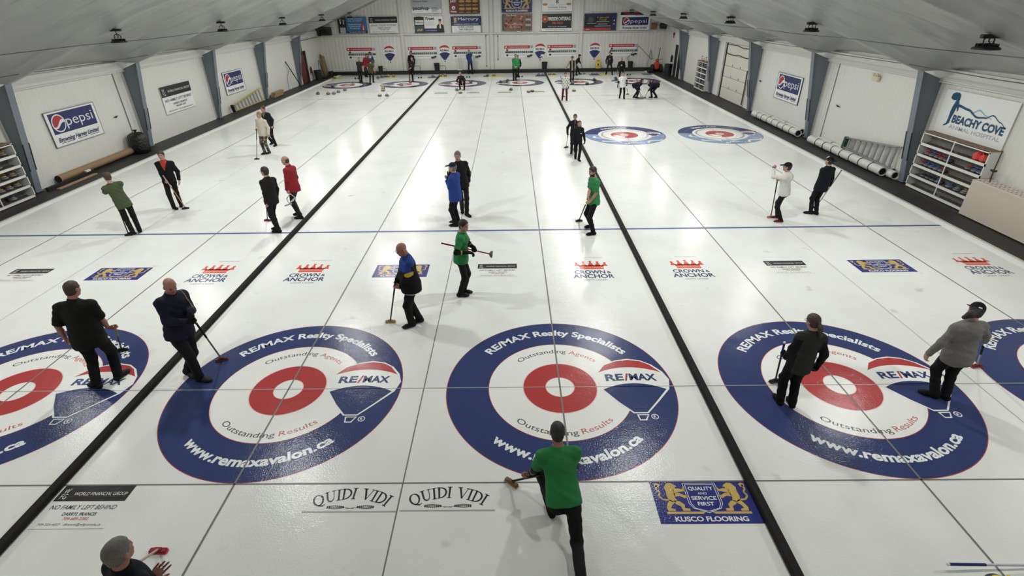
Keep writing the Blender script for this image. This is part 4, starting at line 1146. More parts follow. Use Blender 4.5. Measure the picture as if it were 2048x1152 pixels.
rack('white stone rack at the left edge of the picture with tan stones', (-16.56, 7.30, 0), PI / 2, 2.42, 1.75, 0.40, 5)
DZ = (1.75 - .07) / 5
for row, cols_, in ((4, ('gold', 'gold', 'gold')), (3, ('grey',)), (2, ('gold', 'gold', 'gold', 'gold')), (1, ('gold', 'gold', 'gold', 'gold')), (0, ('grey',))):
    for k, c in enumerate(cols_):
        y = 9.45 - k * .30 if len(cols_) > 1 else 9.1
        stone(-16.78, y, .047 + row * DZ + .026, c, '%s handled stone on the %s shelf of the left rack%s' % ({'gold': 'tan', 'grey': 'grey'}[c], ['lowest', 'fourth', 'middle', 'second', 'top'][row], ', number %s from the column' % ['one', 'two', 'three', 'four'][k] if len(cols_) > 1 else ''), 'stones on the left rack', rs.uniform(-.6, .6), .9)
rack('white stone rack full of dark stones between the right wall doors', (12.13, 31.40, 0), -PI / 2, 2.05, 1.74, 0.34, 5)
DZ = (1.74 - .07) / 5
for row in range(5):
    for k in range(6):
        stone(12.30, 31.40 - .22 - k * .32, .047 + row * DZ + .026, 'grey' if (k + row) % 3 else 'black', 'dark stone on the full rack, %s shelf, number %s from its far end' % (['bottom', 'fourth', 'middle', 'second', 'top'][row], ['one', 'two', 'three', 'four', 'five', 'six'][k]), 'stones on the full rack', rs.uniform(0, 3), .95, True)
M_cream = mat('cream_plastic', srgb(206, 196, 160), 0.5)
for y, l in ((31.1, 'pale spray bottle standing on the full rack, left'), (30.3, 'pale spray bottle standing on the full rack, right')):
    r = thing('spray_bottle', l, 'bottle', (12.3, y, 1.765))
    m = MB(); m.lathe((0, 0, 0), [(0, 0), (.045, 0), (.048, .02), (.048, .14), (.02, .19), (.016, .22)], M_cream, 14); m.build('body', r)
    m = MB(); m.lathe((0, 0, .22), [(.02, 0), (.02, .03), (0, .035)], M_ply, 10); m.box((.02, 0, .26), (.09, .03, .03), M_ply); m.build('trigger_head', r)

# ------------------------------------------------------------------ broom bin (long cream box with a pegboard top)
M_beige = mat('beige_panel', srgb(196, 186, 170), 0.55, noise=.06, nscale=2)
M_peg = mat('pegboard_top', srgb(214, 200, 190), 0.6)
r = thing('broom_box', 'long beige box with pegboard top at the right edge of the picture', 'box', (11.99, 7.28, 0), -PI / 2)
L_, D_, H_ = 3.4, 0.46, 0.98
MB().box((L_ / 2, .015, H_ / 2), (L_, .03, H_), M_beige).build('front_panel', r)
MB().box((.015, D_ / 2, H_ / 2), (.03, D_ - .06, H_), M_beige).build('end_panel', r)
MB().box((L_ - .015, D_ / 2, H_ / 2), (.03, D_ - .06, H_), M_beige).build('end_panel', r)
MB().box((L_ / 2, D_ - .015, H_ / 2), (L_, .03, H_), M_beige).build('back_panel', r)
m = MB(); m.box((L_ / 2, D_ / 2, H_ + .006), (L_, D_, .012), M_peg)
for i in range(26):
    for j in range(3):
        m.disc((.12 + i * .125, .10 + j * .13), .022, M_dark, 8, H_ + .0135)
m.build('pegboard', r)

# ------------------------------------------------------------------ rolled white tubes
M_roll = mat('white_plastic_roll', srgb(206, 206, 200), 0.45, noise=.07, nscale=5, bump=.3, bscale=8)
def roll(lab, x, y0, y1, rad, straps=7, z=None):
    r = thing('rolled_tube', lab, 'roll', (x, y0, rad + .0))
    L = y1 - y0; m = MB()
    n = 14; pts = [(0.012 * math.sin(i * 1.7), L * i / n, 0.0) for i in range(n + 1)]
    m.tube(pts, rad, M_roll, 18, caps=False)
    m.lathe((0, 0, 0), [(rad, 0), (rad * .8, 0), (rad * .72, .3)], M_roll, 18, (0, 1, 0)); m.build('sleeve', r)
    m = MB(); m.lathe((0, .02, 0), [(rad * .74, 0), (rad * .74, .02), (0, .03)], M_dark, 18, (0, 1, 0)); m.lathe((0, L - .02, 0), [(rad * .97, 0), (0, .005)], M_dark, 18, (0, 1, 0)); m.build('hollow_end', r, label='dark open end')
    for k in range(straps):
        m = MB(); m.lathe((0.012 * math.sin((k + 1) / (straps + 1) * n * 1.7) , L * (k + 1) / (straps + 1), 0), [(rad * 1.02, -.02), (rad * 1.07, -.018), (rad * 1.07, .018), (rad * 1.02, .02)], M_black, 18, (0, 1, 0)); m.build('strap', r, label='thin black strap')
    return r
roll('white strapped roll on the floor below the right cola sign, nearer the ice', 12.0, 16.5, 21.1, .15)
roll('white roll against the wall below the right cola sign', 12.33, 16.85, 21.3, .135, 2)
roll('white strapped roll beside the silver ladder, nearer the ice', 12.03, 10.75, 15.5, .15)
roll('white strapped roll beside the silver ladder, against the wall', 12.34, 10.72, 15.3, .14, 4)
roll('short white roll stub beside the right wall column near the dog banner rack', 12.2, 10.36, 10.70, .13, 0)

# ------------------------------------------------------------------ step ladders lying on their sides
M_alu = mat('aluminium', srgb(150, 152, 154), 0.4, metal=.5, noise=.15, nscale=10)
M_yel = mat('yellow_fibreglass', srgb(190, 172, 84), 0.5, noise=.15, nscale=6)
M_grn = mat('dark_green_plastic', srgb(30, 62, 50), 0.5)
def ladder(lab, o, d, up, L, w0, w1, steps, rail, step, cap, rear=True):
    """o = narrow end, d = direction toward the feet, up = direction across the ladder"""
    o = Vector(o); d = Vector(d).normalized(); up = Vector(up).normalized(); nn = d.cross(up).normalized()
    r = thing('step_ladder', lab, 'ladder', o)
    for s in (-1, 1):
        m = MB(); a, b = up * (s * w0 / 2), d * L + up * (s * w1 / 2)
        m.tube([a, b], .03, rail, 4); m.build('rail', r)
    for k in range(steps):
        u = (k + .7) / (steps + .4); w = w0 + (w1 - w0) * u; c = d * (L * u)
        m = MB(); R = Matrix((up, d, nn)).transposed(); m.box(c, (w - .03, .085, .03), step, R); m.build('step', r)
    m = MB(); R = Matrix((up, d, nn)).transposed(); m.box((0, 0, 0) if True else 0, (w0 + .10, .12, .16), cap, R, .02); m.build('top_cap', r)
    if rear:
        for s in (-1, 1):
            m = MB(); m.tube([up * (s * w0 / 2) + nn * .06, d * (L * .97) + up * (s * w1 * .46) + nn * .14], .02, rail, 4); m.build('rear_leg', r)
        m = MB(); m.tube([d * (L * .9) + up * (-w1 * .45) + nn * .13, d * (L * .9) + up * (w1 * .45) + nn * .13], .015, rail, 4); m.build('rear_brace', r)
    return r
ladder('silver aluminium step ladder lying on its side against the right wall', (12.30, 13.60, .46), (0.0, -3.0, .17), (.16, .10, 1), 2.95, .34, .74, 9, M_alu, M_alu, M_grn)
ladder('yellow step ladder lying on its side against the left wall below a cola sign', (-16.80, 24.05, .24), (0.0, 4.0, .20), (-.14, -.1, 1), 4.0, .32, .78, 9, M_yel, M_alu, M_dark)

# ------------------------------------------------------------------ things along the left wall
M_bag = mat('black_bin_liner', srgb(20, 20, 21), 0.35, bump=.8, bscale=14, bdist=.04)
r = thing('rubbish_bag', 'full black rubbish bag on the floor before the second left column', 'bag', (-16.62, 15.35, -.03))
m = MB(); prof = [(0, 0), (.27, .0), (.35, .05), (.37, .2), (.37, .4), (.36, .62), (.33, .76), (.22, .84), (0.06, .87)]
m.lathe((0, 0, 0), prof, M_bag, 18)
rb = random.Random(9); m.v = [(v[0] * (1 + rb.uniform(-.06, .06)) * .98, v[1] * (1 + rb.uniform(-.06, .06)) * .95, v[2] + rb.uniform(-.012, .012) * (v[2] > .05)) for v in m.v]; m.build('body', r)
m = MB(); m.lathe((0, 0, .86), [(.05, 0), (.03, .03), (.08, .09), (.1, .10)], M_bag, 10); m.build('tied_neck', r)
M_card = mat('brown_cardboard', srgb(150, 122, 92), 0.7, noise=.2, nscale=4)
M_wood = mat('bare_wood', srgb(164, 136, 102), 0.7, noise=.25, nscale=5)
r = thing('cardboard_tube', 'long brown cardboard tube lying along the foot of the left wall', 'tube', (-16.86, 11.1, .14))
m = MB(); m.tube([(0, 0, 0), (0.0, 4.1, 0)], .13, M_card, 16); m.build('body', r); MB().lathe((0, -.005, 0), [(.125, 0), (.05, .002), (0, .003)], M_dark, 16, (0, 1, 0)).build('end_plug', r)
MB().box((0, 1.05, .06), (.10, 2.2, .12), M_dark, None, .01).build('wood_beam', label='dark square beam lying before the cardboard tube on the left', cat='beam', loc=(-16.62, 10.3, -.03))
MB().box((0, .9, .02), (.14, 1.8, .04), M_wood, None, .008).build('wood_plank', label='thin pale plank lying beside the dark beam on the left', cat='plank', loc=(-16.40, 10.45, -.03))
MB().box((0, .1, .03), (.09, .22, .07), M_rack, None, .01).build('wood_block', label='small pale block on the dark beam at the left wall', cat='block', loc=(-16.62, 12.1, .09))
for k in range(3):
    MB().box((0, 0, .055), (.28, 1.5, .10), M_wood, None, .01).build('timber', label='pale timber baulk by the fourth left column, %s of the stack' % ['lowest', 'middle', 'topmost'][k], cat='timber', group='timber stack on the left', loc=(-16.75 + .02 * k, 30.15 + .05 * k, -.03 + .105 * k))
m = MB(); m.tube([(-16.5, 34.1, 0.0), (-16.98, 33.2, 1.88)], .035, M_black, 8); m.build('leaning_pole', label='thick black pole leaning on the left wall near the far end', cat='pole')
m = MB(); m.tube([(-16.85, 32.6, 0), (-16.97, 32.9, .5), (-16.95, 33.0, .9), (-16.92, 33.4, 1.3)], .012, M_black, 6); m.build('loose_cable', label='thin black cable hanging beside the leaning black pole', cat='cable')
for sx, (y, z, l) in (((XL + .03), (15.11, 1.52, 'small dark latch on the left wall beyond the nearest cola sign')), ((XR - .03), (14.98, 1.58, 'small dark latch on the right wall above the silver ladder')), ((XR - .0301), (22.19, 1.59, 'small dark latch on the right wall by the third column'))):
    s = 1 if sx < 0 else -1
    r = thing('door_latch', l, 'latch', (sx, y, z)); m = MB(); m.box((s * .01, 0, 0), (.03, .1, .06), M_black, None, .005); m.build('plate', r); MB().tube([(s * .025, -.15, 0), (s * .025, .10, .03)], .014, M_black, 6).build('bolt', r)
for nm, x, y in (('trim_9', XL + .025, 15.76), ('trim_10', XR - .025, 15.62)):
    MB().box((x, y, 1.6), (.012, .03, 3.1), mat('seam_grey', srgb(110, 110, 108), .6)).build(nm, kind='structure', label='vertical door seam in the ribbed wall')
r = thing('emergency_light', 'small cream emergency light high on the right wall over the silver ladder', 'light', (XR - .02, 13.15, 2.86))
MB().box((-.05, 0, 0), (.1, .34, .16), M_cream, None, .02).build('housing', r)
for s in (-1, 1):
    m = MB(); m.lathe((-.07, s * .10, .15), [(.02, 0), (.06, .05), (.06, .06), (0, .05)], M_cream, 12, (-.8, 0, -.3)); m.build('lamp_head', r)

# ------------------------------------------------------------------ doors and things at the far end
M_redd = mat('dark_red_door', srgb(104, 44, 38), 0.6, noise=.2, nscale=3)
M_dpan = mat('garage_door_panel', srgb(206, 203, 192), 0.55, noise=.05, nscale=2)
r = thing('door_1', None, None, (XL + .03, 35.75, 0)); r['kind'] = 'structure'
MB().box((-.0, .9, 1.12), (.02, 1.8, 2.3), M_dark).build('opening', r)
m = MB(); m.box((.03, .62, 1.0), (.03, 1.1, 2.0), M_redd); m.build('door_leaf', r, label='dark red leaf')
for y in (0, 1.8): MB().box((.02, y, 1.12), (.06, .08, 2.3), M_rack).build('jamb', r)
r = thing('door_2', None, None, (XR - .03, 36.0, 0)); r['kind'] = 'structure'
MB().box((0, .95, 1.12), (.02, 1.9, 2.3), M_dark).build('opening', r)
MB().box((-.03, .95, 1.12), (.06, .09, 2.3), M_rack).build('mullion', r, label='white post')
for y in (0, 1.9): MB().box((-.03, y, 1.12), (.06, .08, 2.3), M_rack).build('jamb', r)
r = thing('door_3', None, None, (XR - .035, 23.72, 0)); r['kind'] = 'structure'
m = MB()
for k in range(5):
    m.box((-.0, 1.8, .31 + k * .62), (.05, 3.5, .60), M_dpan, None, .01)
m.build('door_panel', r)
m = MB()
for k in range(3):
    for y in (1.2, 2.35): m.disc((0, 0), .05, M_black, 12, 0); m.v[-12:] = [(-.03, y + v[0], .95 + .62 * (k - .4) + v[1]) for v in m.v[-12:]]
m.build('vent_hole', r, label='row of small dark holes')
MB().box((-.02, 3.6, 1.55), (.08, .12, 3.1), M_black).build('gasket', r)
MB().box((-.02, 3.95, 1.6), (.10, .12, 3.2), M_rack).build('track', r)
m = MB(); m.tube([(-.05, 0.1, 2.52), (-.06, .8, 2.50), (-.06, 1.6, 2.56), (-.06, 2.6, 2.50), (-.05, 3.55, 2.55)], .02, M_black, 6); m.build('spring_cable', r)
m = MB(); m.tube([(-.05, .1, 3.0), (-.06, 1.2, 2.96), (-.06, 2.2, 3.05), (-.05, 3.5, 3.02)], .02, M_black, 6); m.build('spring_cable', r)
m = MB(); m.tube([(-.05, .15, 1.9), (-.07, .05, 1.0), (-.06, .1, .1)], .03, M_rail, 6); m.build('hanging_strap', r)

def bin_(lab, x, y, rt, rb_, h, mt, z=0.0):
    r = thing('waste_bin', lab, 'bin', (x, y, z))
    m = MB(); m.lathe((0, 0, 0), [(0, 0.0), (rb_, 0), (rt, h), (rt * .93, h), (rb_ * .9, .03), (0, .03)], mt, 16, smooth=False); m.build('body', r)
    m = MB(); m.lathe((0, 0, h), [(rt, -.03), (rt * 1.08, -.02), (rt * 1.08, .01), (rt * .93, .012)], mt, 16); m.build('rim', r)
M_bbin = mat('navy_black_plastic', srgb(28, 31, 40), 0.5)
bin_('large black bin on the floor near the left far corner', -16.55, 38.2, .30, .25, .75, M_black, -.03)
bin_('small black bin at the left end of the far curb', -16.15, 40.3, .2, .17, .42, M_black, -.03)
bin_('black bin on the far curb just left of the left divider', -7.1, 41.02, .24, .19, .58, M_black, .27)
bin_('black bin on the far curb near the right divider', 2.25, 41.02, .24, .19, .55, M_black, .27)
bin_('black bin on the far curb below the rightmost scoreboard', 9.65, 41.02, .22, .18, .5, M_black, .27)
bin_('black bin on the far curb behind the man in red at left', -12.0, 41.02, .2, .16, .4, M_black, .27)
bin_('tall navy-black bin beside the dark doorway at the far right', 12.12, 38.05, .30, .26, .85, M_bbin, -.03)
r = thing('hoop_handle_cart', 'black hoop handled cart near the left far corner', 'cart', (-16.55, 39.2, -.03))
MB().tube([(0, -.45, .1), (-.05, -.35, 1.3), (-.05, -.25, 1.42), (-.05, -.1, 1.42), (-.05, 0, 1.3), (0, .55, .18)], .022, M_black, 6).build('handle', r)
MB().box((.05, .2, .12), (.45, .8, .14), M_rail, None, .03).build('deck', r)
for s in (-.15, .55): MB().lathe((.28, s, .075), [(0, -.02), (.075, -.02), (.075, .02), (0, .02)], M_black, 12, (1, 0, 0)).build('wheel', r)
M_old = mat('worn_brown_card', srgb(138, 122, 92), 0.75, noise=.35, nscale=3)
r = thing('folded_cardboard', 'tall brown folded cardboard standing in the left far corner', 'cardboard', (-16.75, 40.6, -.03))
m = MB(); m.poly([(-.15, -.25, 0), (.12, -.32, 0), (.02, -.3, 1.75), (-.16, -.22, 1.8)], M_old, .03, (0, 1, 0)); m.build('panel', r)
m = MB(); m.poly([(.1, -.3, 0), (.32, .12, 0), (.12, .1, 1.6), (0, -.28, 1.72)], M_old, .03, (-.8, .4, 0)); m.build('panel', r)
r = thing('loudspeaker', 'black loudspeaker box on the ledge at the left of the far wall', 'speaker', (-16.2, 40.95, 3.17))
MB().box((0, 0, .31), (.85, .40, .62), M_black, None, .02).build('cabinet', r)
m = MB(); m.disc((0, 0), .2, M_dark, 20, 0); m.v = [(v[0] - .1, -.203, v[1] + .31) for v in m.v]; m.build('cone', r)
MB().box((0, 0, .55), (.30, .34, 1.1), M_black, None, .01).build('wall_cabinet', label='tall black cabinet high in the left far corner', cat='cabinet', loc=(-16.85, 40.95, 3.12))
MB().box((0, 0, .2), (.5, .35, .42), M_black, None, .02).build('wall_speaker', label='black speaker box high in the right far corner', cat='speaker', loc=(12.1, 41.0, 3.30))
m = MB(); m.tube([(XL + .06, 35.6, 2.75), (XL + .06, 36.6, 2.75), (XL + .06, 36.7, 2.6), (XL + .06, 36.9, 1.4), (XL + .06, 37.4, .9)], .025, M_pipe, 6); m.tube([(XL + .06, 36.6, 3.0), (XL + .06, 40.9, 3.05)], .025, M_pipe, 6); m.tube([(XL + .06, 36.8, 2.0), (XL + .06, 36.8, 3.0), (XL + .06, 36.6, 3.0)], .025, M_pipe, 6)
m.build('steam_pipe', label='thin grey pipe run over the red door at left', cat='pipe')
r = thing('fire_extinguisher', 'dark red fire extinguisher on the left wall beside the red door', 'extinguisher', (XL + .14, 37.85, .55))
for nm, mt, pr in (('cylinder', S_maroon, [(0, 0), (.075, 0), (.075, .38), (.04, .45), (0, .46)]), ('valve', M_black, [(.02, .45), (.025, .52), (0, .53)])): MB().lathe((0, 0, 0), pr, mt, 14).build(nm, r)
MB().tube([(0, 0, .5), (.06, -.08, .5), (.08, -.1, .2)], .012, M_black, 6).build('hose', r)
r = thing('fire_extinguisher', 'dark fire extinguisher on the right wall beside the dark doorway', 'extinguisher', (XR - .12, 38.35, .95))
for nm, mt, pr in (('cylinder', M_dark, [(0, 0), (.075, 0), (.075, .42), (.04, .5), (0, .51)]), ('valve', M_black, [(.02, .5), (.025, .57), (0, .58)])): MB().lathe((0, 0, 0), pr, mt, 14).build(nm, r)
MB().tube([(0, 0, .55), (-.06, -.08, .55), (-.08, -.1, .25)], .012, M_black, 6).build('hose', r)
r = thing('alarm_bell', 'small dark red alarm high on the right wall at the far end', 'alarm', (XR - .05, 38.7, 3.0))
MB().lathe((0, 0, 0), [(0, 0), (.1, .0), (.12, .04), (.05, .09), (0, .1)], S_maroon, 14, (-1, 0, 0)).build('bell', r); MB().tube([(-.03, 0, -.05), (-.03, 0, -.28)], .03, S_maroon, 8).build('strobe', r)
# orange ice scraper machine with its long handle
M_oran = mat('machine_orange', srgb(186, 74, 40), 0.45, noise=.15, nscale=6)
r = thing('ice_machine', 'orange ice machine on black wheels in the right far corner', 'machine', (11.75, 40.3, -.03))
MB().box((0, 0, .50), (.46, .5, .62), M_oran, None, .12).build('body', r)
MB().box((.02, .02, .92), (.26, .3, .26), M_oran, None, .08).build('motor', r)
for s in (-1, 1): MB().lathe((s * .36, 0, .30), [(0, -.1), (.30, -.1), (.33, -.05), (.33, .05), (.30, .1), (0, .1)], M_black, 18, (1, 0, 0)).build('wheel', r)
MB().tube([(.1, .1, 1.0), (.22, .3, 1.9)], .03, M_black, 8).build('handle', r)
MB().tube([(.1, 0, 1.0), (.42, -.1, 1.02)], .02, M_black, 6).build('lever', r)
m = MB(); m.tube([(9.95, 41.10, .3), (9.35, 41.2, 1.02), (10.3, 41.2, 1.95), (11.45, 40.95, .9)], .025, M_pipe, 6)
m.build('bent_pipe', label='grey bent pipe frame leaning on the far wall at right', cat='pipe')
m = MB(); m.tube([(11.1, 41.05, .3), (11.35, 41.22, 1.65), (11.55, 41.1, .9)], .02, M_pipe, 6); m.build('folding_stand', label='thin grey folding stand beside the orange machine', cat='stand')
r = thing('gear_bag', 'black bag on the slate mat at the right end of the far curb', 'bag', (10.95, 39.15, .03)); MB().box((0, 0, .14), (.5, .36, .26), M_black, .2, .09).build('body', r); MB().tube([(-.16, 0, .26), (-.1, 0, .36), (.1, 0, .36), (.16, 0, .26)], .015, M_black, 6).build('strap', r)
# yellow wet floor sign
M_wet = mat('caution_yellow', srgb(206, 178, 58), 0.45)
r = thing('floor_sign', 'yellow folding wet floor sign on the far curb', 'floor sign', (6.86, 41.0, .27))
for s in (-1, 1):
    m = MB(); m.poly([(-.2, s * .14, 0), (.2, s * .14, 0), (.15, s * .02, .72), (.10, s * .015, .78), (-.10, s * .015, .78), (-.15, s * .02, .72)], M_wet, .02, (0, 1, 0)); m.build('leaf', r)
m = MB(); text(m, 'CAUTION', 0, .55, .07, M_black, w=.24, bold=.04); m.add([(-.07, .22, 0), (.07, .22, 0), (.03, .42, 0), (-.03, .42, 0)], [(0, 1, 2, 3)], M_black); text(m, 'WET FLOOR', 0, .1, .06, M_black, w=.26, bold=.03)
m.xf((0, -.165, 0), (1, 0, 0), (0, .167, 1)); m.build('printed_warning', r)
# hanging cords
for x, z0, z1, l in ((-2.78, .55, 2.95, 'thin cord with a hook hanging left of the middle post on the far wall'), (-1.77, 1.07, 2.9, 'thin cord hanging right of the middle post on the far wall')):
    r = thing('hanging_cord', l, 'cord', (x, YB - .06, 0)); MB().tube([(0, 0, z0), (0, 0, z1)], .012, M_pipe, 5).build('cord', r); MB().box((0, 0, z1), (.08, .06, .08), M_black).build('hook', r); MB().box((0, -.01, z0), (.07, .05, .07), M_black).build('weight', r)
# ------------------------------------------------------------------ figures: smooth-blended volumes meshed as one continuous skin
V = lambda *a: np.array(a, dtype=float)
def nrm(v): return v / max(1e-9, np.linalg.norm(v))

class Vol:
    """list of blended solids -> one closed mesh"""
    def __init__(s): s.p = []
    def cap(s, a, b, ra, rb=None, k=0.03, clip=None, flat=None):
        s.p.append(('c', np.array(a, float), np.array(b, float), ra, ra if rb is None else rb, k, clip, flat)); return s
    def ell(s, c, R, rad, k=0.03, clip=None):
        s.p.append(('e', np.array(c, float), np.array(R, float), np.array(rad, float), None, k, clip, None)); return s
    def field(s, h):
        lo = V(1e9, 1e9, 1e9); hi = -lo
        bb = []
        for q in s.p:
            if q[0] == 'c':
                r = max(q[3], q[4]); l = np.minimum(q[1], q[2]) - r; u = np.maximum(q[1], q[2]) + r
            else:
                e = np.sqrt(((q[2] * q[3][:, None]) ** 2).sum(0)); l = q[1] - e; u = q[1] + e
            bb.append((l, u)); lo = np.minimum(lo, l); hi = np.maximum(hi, u)
        lo = lo - 3 * h; n = np.ceil((hi + 3 * h - lo) / h).astype(int) + 1
        F = np.full(n, 0.5, np.float32)
        for q, (l, u) in zip(s.p, bb):
            k = q[5]; pad = k + 2.5 * h
            i0 = np.maximum(0, np.floor((l - pad - lo) / h).astype(int)); i1 = np.minimum(n, np.ceil((u + pad - lo) / h).astype(int) + 1)
            X = (lo[0] + h * np.arange(i0[0], i1[0]))[:, None, None]; Y = (lo[1] + h * np.arange(i0[1], i1[1]))[None, :, None]; Z = (lo[2] + h * np.arange(i0[2], i1[2]))[None, None, :]
            if q[0] == 'c':
                a, b = q[1], q[2]; d = b - a; L2 = max(1e-9, d @ d)
                t = np.clip(((X - a[0]) * d[0] + (Y - a[1]) * d[1] + (Z - a[2]) * d[2]) / L2, 0, 1)
                D = np.sqrt((X - a[0] - t * d[0]) ** 2 + (Y - a[1] - t * d[1]) ** 2 + (Z - a[2] - t * d[2]) ** 2) - (q[3] + (q[4] - q[3]) * t)
            else:
                c, R, rad = q[1], q[2], q[3]
                P = [(X - c[0]) * R[i][0] + (Y - c[1]) * R[i][1] + (Z - c[2]) * R[i][2] for i in range(3)]
                k0 = np.sqrt(sum((P[i] / rad[i]) ** 2 for i in range(3))); k1 = np.sqrt(sum((P[i] / rad[i] ** 2) ** 2 for i in range(3)))
                D = k0 * (k0 - 1) / np.maximum(k1, 1e-6)
            if q[6] is not None:
                for (cp, cn) in q[6]:
                    D = np.maximum(D, (X - cp[0]) * cn[0] + (Y - cp[1]) * cn[1] + (Z - cp[2]) * cn[2])
            sl = F[i0[0]:i1[0], i0[1]:i1[1], i0[2]:i1[2]]
            hh = np.maximum(k - np.abs(sl - D), 0) / k
            F[i0[0]:i1[0], i0[1]:i1[1], i0[2]:i1[2]] = np.minimum(sl, D) - hh * hh * k * 0.25
        return F, lo
    def net(s, h, clips=None, fold=None):
        F, lo = s.field(h)
        n = F.shape
        if clips or fold:
            X = (lo[0] + h * np.arange(n[0]))[:, None, None]; Y = (lo[1] + h * np.arange(n[1]))[None, :, None]; Z = (lo[2] + h * np.arange(n[2]))[None, None, :]
            if fold: F = F + fold(X, Y, Z)
            for cp, cn in (clips or []):
                F = np.maximum(F, ((X - cp[0]) * cn[0] + (Y - cp[1]) * cn[1] + (Z - cp[2]) * cn[2]))
            F = F.astype(np.float32)
        I = F < 0
        I[0] = I[-1] = False; I[:, 0] = I[:, -1] = False; I[:, :, 0] = I[:, :, -1] = False
        F = np.where(I, np.minimum(F, -1e-6), np.maximum(F, 1e-6))
        cs = [(a, b, c) for a in (0, 1) for b in (0, 1) for c in (0, 1)]
        def sh(A, o): return A[o[0]:n[0] - 1 + o[0], o[1]:n[1] - 1 + o[1], o[2]:n[2] - 1 + o[2]]
        cnt = sum(sh(I, o).astype(np.int8) for o in cs)
        act = (cnt > 0) & (cnt < 8)
        idx = np.argwhere(act)
        vals = np.stack([F[idx[:, 0] + o[0], idx[:, 1] + o[1], idx[:, 2] + o[2]] for o in cs], 1)
        ps = np.zeros((len(idx), 3)); num = np.zeros(len(idx))
        for i in range(8):
            for j in range(i + 1, 8):
                if sum(abs(cs[i][q] - cs[j][q]) for q in range(3)) == 1:
                    a, b = vals[:, i], vals[:, j]; m = (a < 0) != (b < 0)
                    t = np.where(m, a / np.where(m, a - b, 1), 0)
                    p = np.array(cs[i])[None] + t[:, None] * (np.array(cs[j]) - np.array(cs[i]))[None]
                    ps += np.where(m[:, None], p, 0); num += m
        vert = lo + h * (idx + ps / num[:, None])
        ids = np.full(act.shape, -1, np.int64); ids[act] = np.arange(len(idx))
        quads = []
        for ax in range(3):
            o1 = [0, 0, 0]; o1[ax] = 1
            A = I[:n[0] - o1[0], :n[1] - o1[1], :n[2] - o1[2]]; B = I[o1[0]:, o1[1]:, o1[2]:]
            for flip, M in ((False, A & ~B), (True, ~A & B)):
                e = np.argwhere(M)
                if len(e) == 0: continue
                u, v = [(1, 2), (2, 0), (0, 1)][ax]
                du = np.zeros(3, int); du[u] = 1; dv = np.zeros(3, int); dv[v] = 1
                f = [e - du - dv, e - dv, e, e - du]
                q = np.stack([ids[g[:, 0], g[:, 1], g[:, 2]] for g in f], 1)
                if flip: q = q[:, ::-1]
                quads.append(q)
        Q = np.concatenate(quads); Q = Q[(Q >= 0).all(1)]
        return vert, Q

def np_mesh(name, vert, Q, mats, mi, parent, root, label=None):
    me = bpy.data.meshes.new(name)
    vert = vert - root
    me.vertices.add(len(vert)); me.vertices.foreach_set('co', vert.astype(np.float32).ravel())
    me.loops.add(len(Q) * 4); me.loops.foreach_set('vertex_index', Q.astype(np.int32).ravel())
    me.polygons.add(len(Q)); me.polygons.foreach_set('loop_start', np.arange(0, len(Q) * 4, 4, dtype=np.int32))
    try: me.polygons.foreach_set('loop_total', np.full(len(Q), 4, np.int32))
    except Exception: pass
    for m in mats: me.materials.append(m)
    if mi is not None: me.polygons.foreach_set('material_index', mi.astype(np.int32))
    me.polygons.foreach_set('use_smooth', np.ones(len(Q), bool))
    me.update(calc_edges=True); me.validate()
    o = bpy.data.objects.new(name, me); COL.objects.link(o)
    if parent is not None: o.parent = parent
    return tag(o, label)

SKIN = {'a': mat('skin_light', srgb(176, 134, 118), 0.55, noise=.08, nscale=30), 'b': mat('skin_ruddy', srgb(164, 112, 98), 0.5, noise=.1, nscale=30), 'c': mat('skin_tan', srgb(150, 108, 90), 0.55, noise=.08, nscale=30)}
M_eye = mat('eye_dark', srgb(40, 30, 28), 0.3); M_lip = mat('lip', srgb(142, 84, 80), 0.5)
CLOTH = {}
def cloth(r, g, b, rough=0.85, bump=.25):
    if max(r, g, b) < 64: r, g, b = int(r * .72), int(g * .72), int(b * .72)
    k = (r, g, b, rough)
    if k not in CLOTH:
        CLOTH[k] = mat('cloth_%d_%d_%d' % (r, g, b), srgb(r, g, b), rough, noise=.18, nscale=9, bump=bump, bscale=22, bdist=.02, spec=.25)
    return CLOTH[k]
def camo():
    if 'camo' in MATS: return MATS['camo']
    m = bpy.data.materials.new('camouflage'); m.use_nodes = True; nt = m.node_tree; p = nt.nodes['Principled BSDF']; p.inputs['Roughness'].default_value = .85
    tc = nt.nodes.new('ShaderNodeTexCoord'); n = nt.nodes.new('ShaderNodeTexNoise'); n.inputs['Scale'].default_value = 11; n.inputs['Detail'].default_value = 1.5
    nt.links.new(tc.outputs['Object'], n.inputs['Vector']); r = nt.nodes.new('ShaderNodeValToRGB'); r.color_ramp.interpolation = 'CONSTANT'
    e = r.color_ramp.elements; e[0].color = srgb(36, 34, 32); e[1].position = .46; e[1].color = srgb(92, 86, 70)
    for pos, c in ((.54, (70, 50, 48)), (.60, (140, 134, 112))): q = e.new(pos); q.color = srgb(*c)
    nt.links.new(n.outputs['Fac'], r.inputs['Fac']); nt.links.new(r.outputs['Color'], p.inputs['Base Color']); MATS['camo'] = m; return m

def ik(a, c, l1, l2, hint):
    d = c - a; L = np.linalg.norm(d)
    if L > (l1 + l2) * .995: c = a + d / L * (l1 + l2) * .995; d = c - a; L = np.linalg.norm(d)
    x = (l1 * l1 - l2 * l2 + L * L) / (2 * L); h = math.sqrt(max(0, l1 * l1 - x * x))
    u = d / L; hh = hint - u * (hint @ u)
    return a + u * x + nrm(hh) * h, c

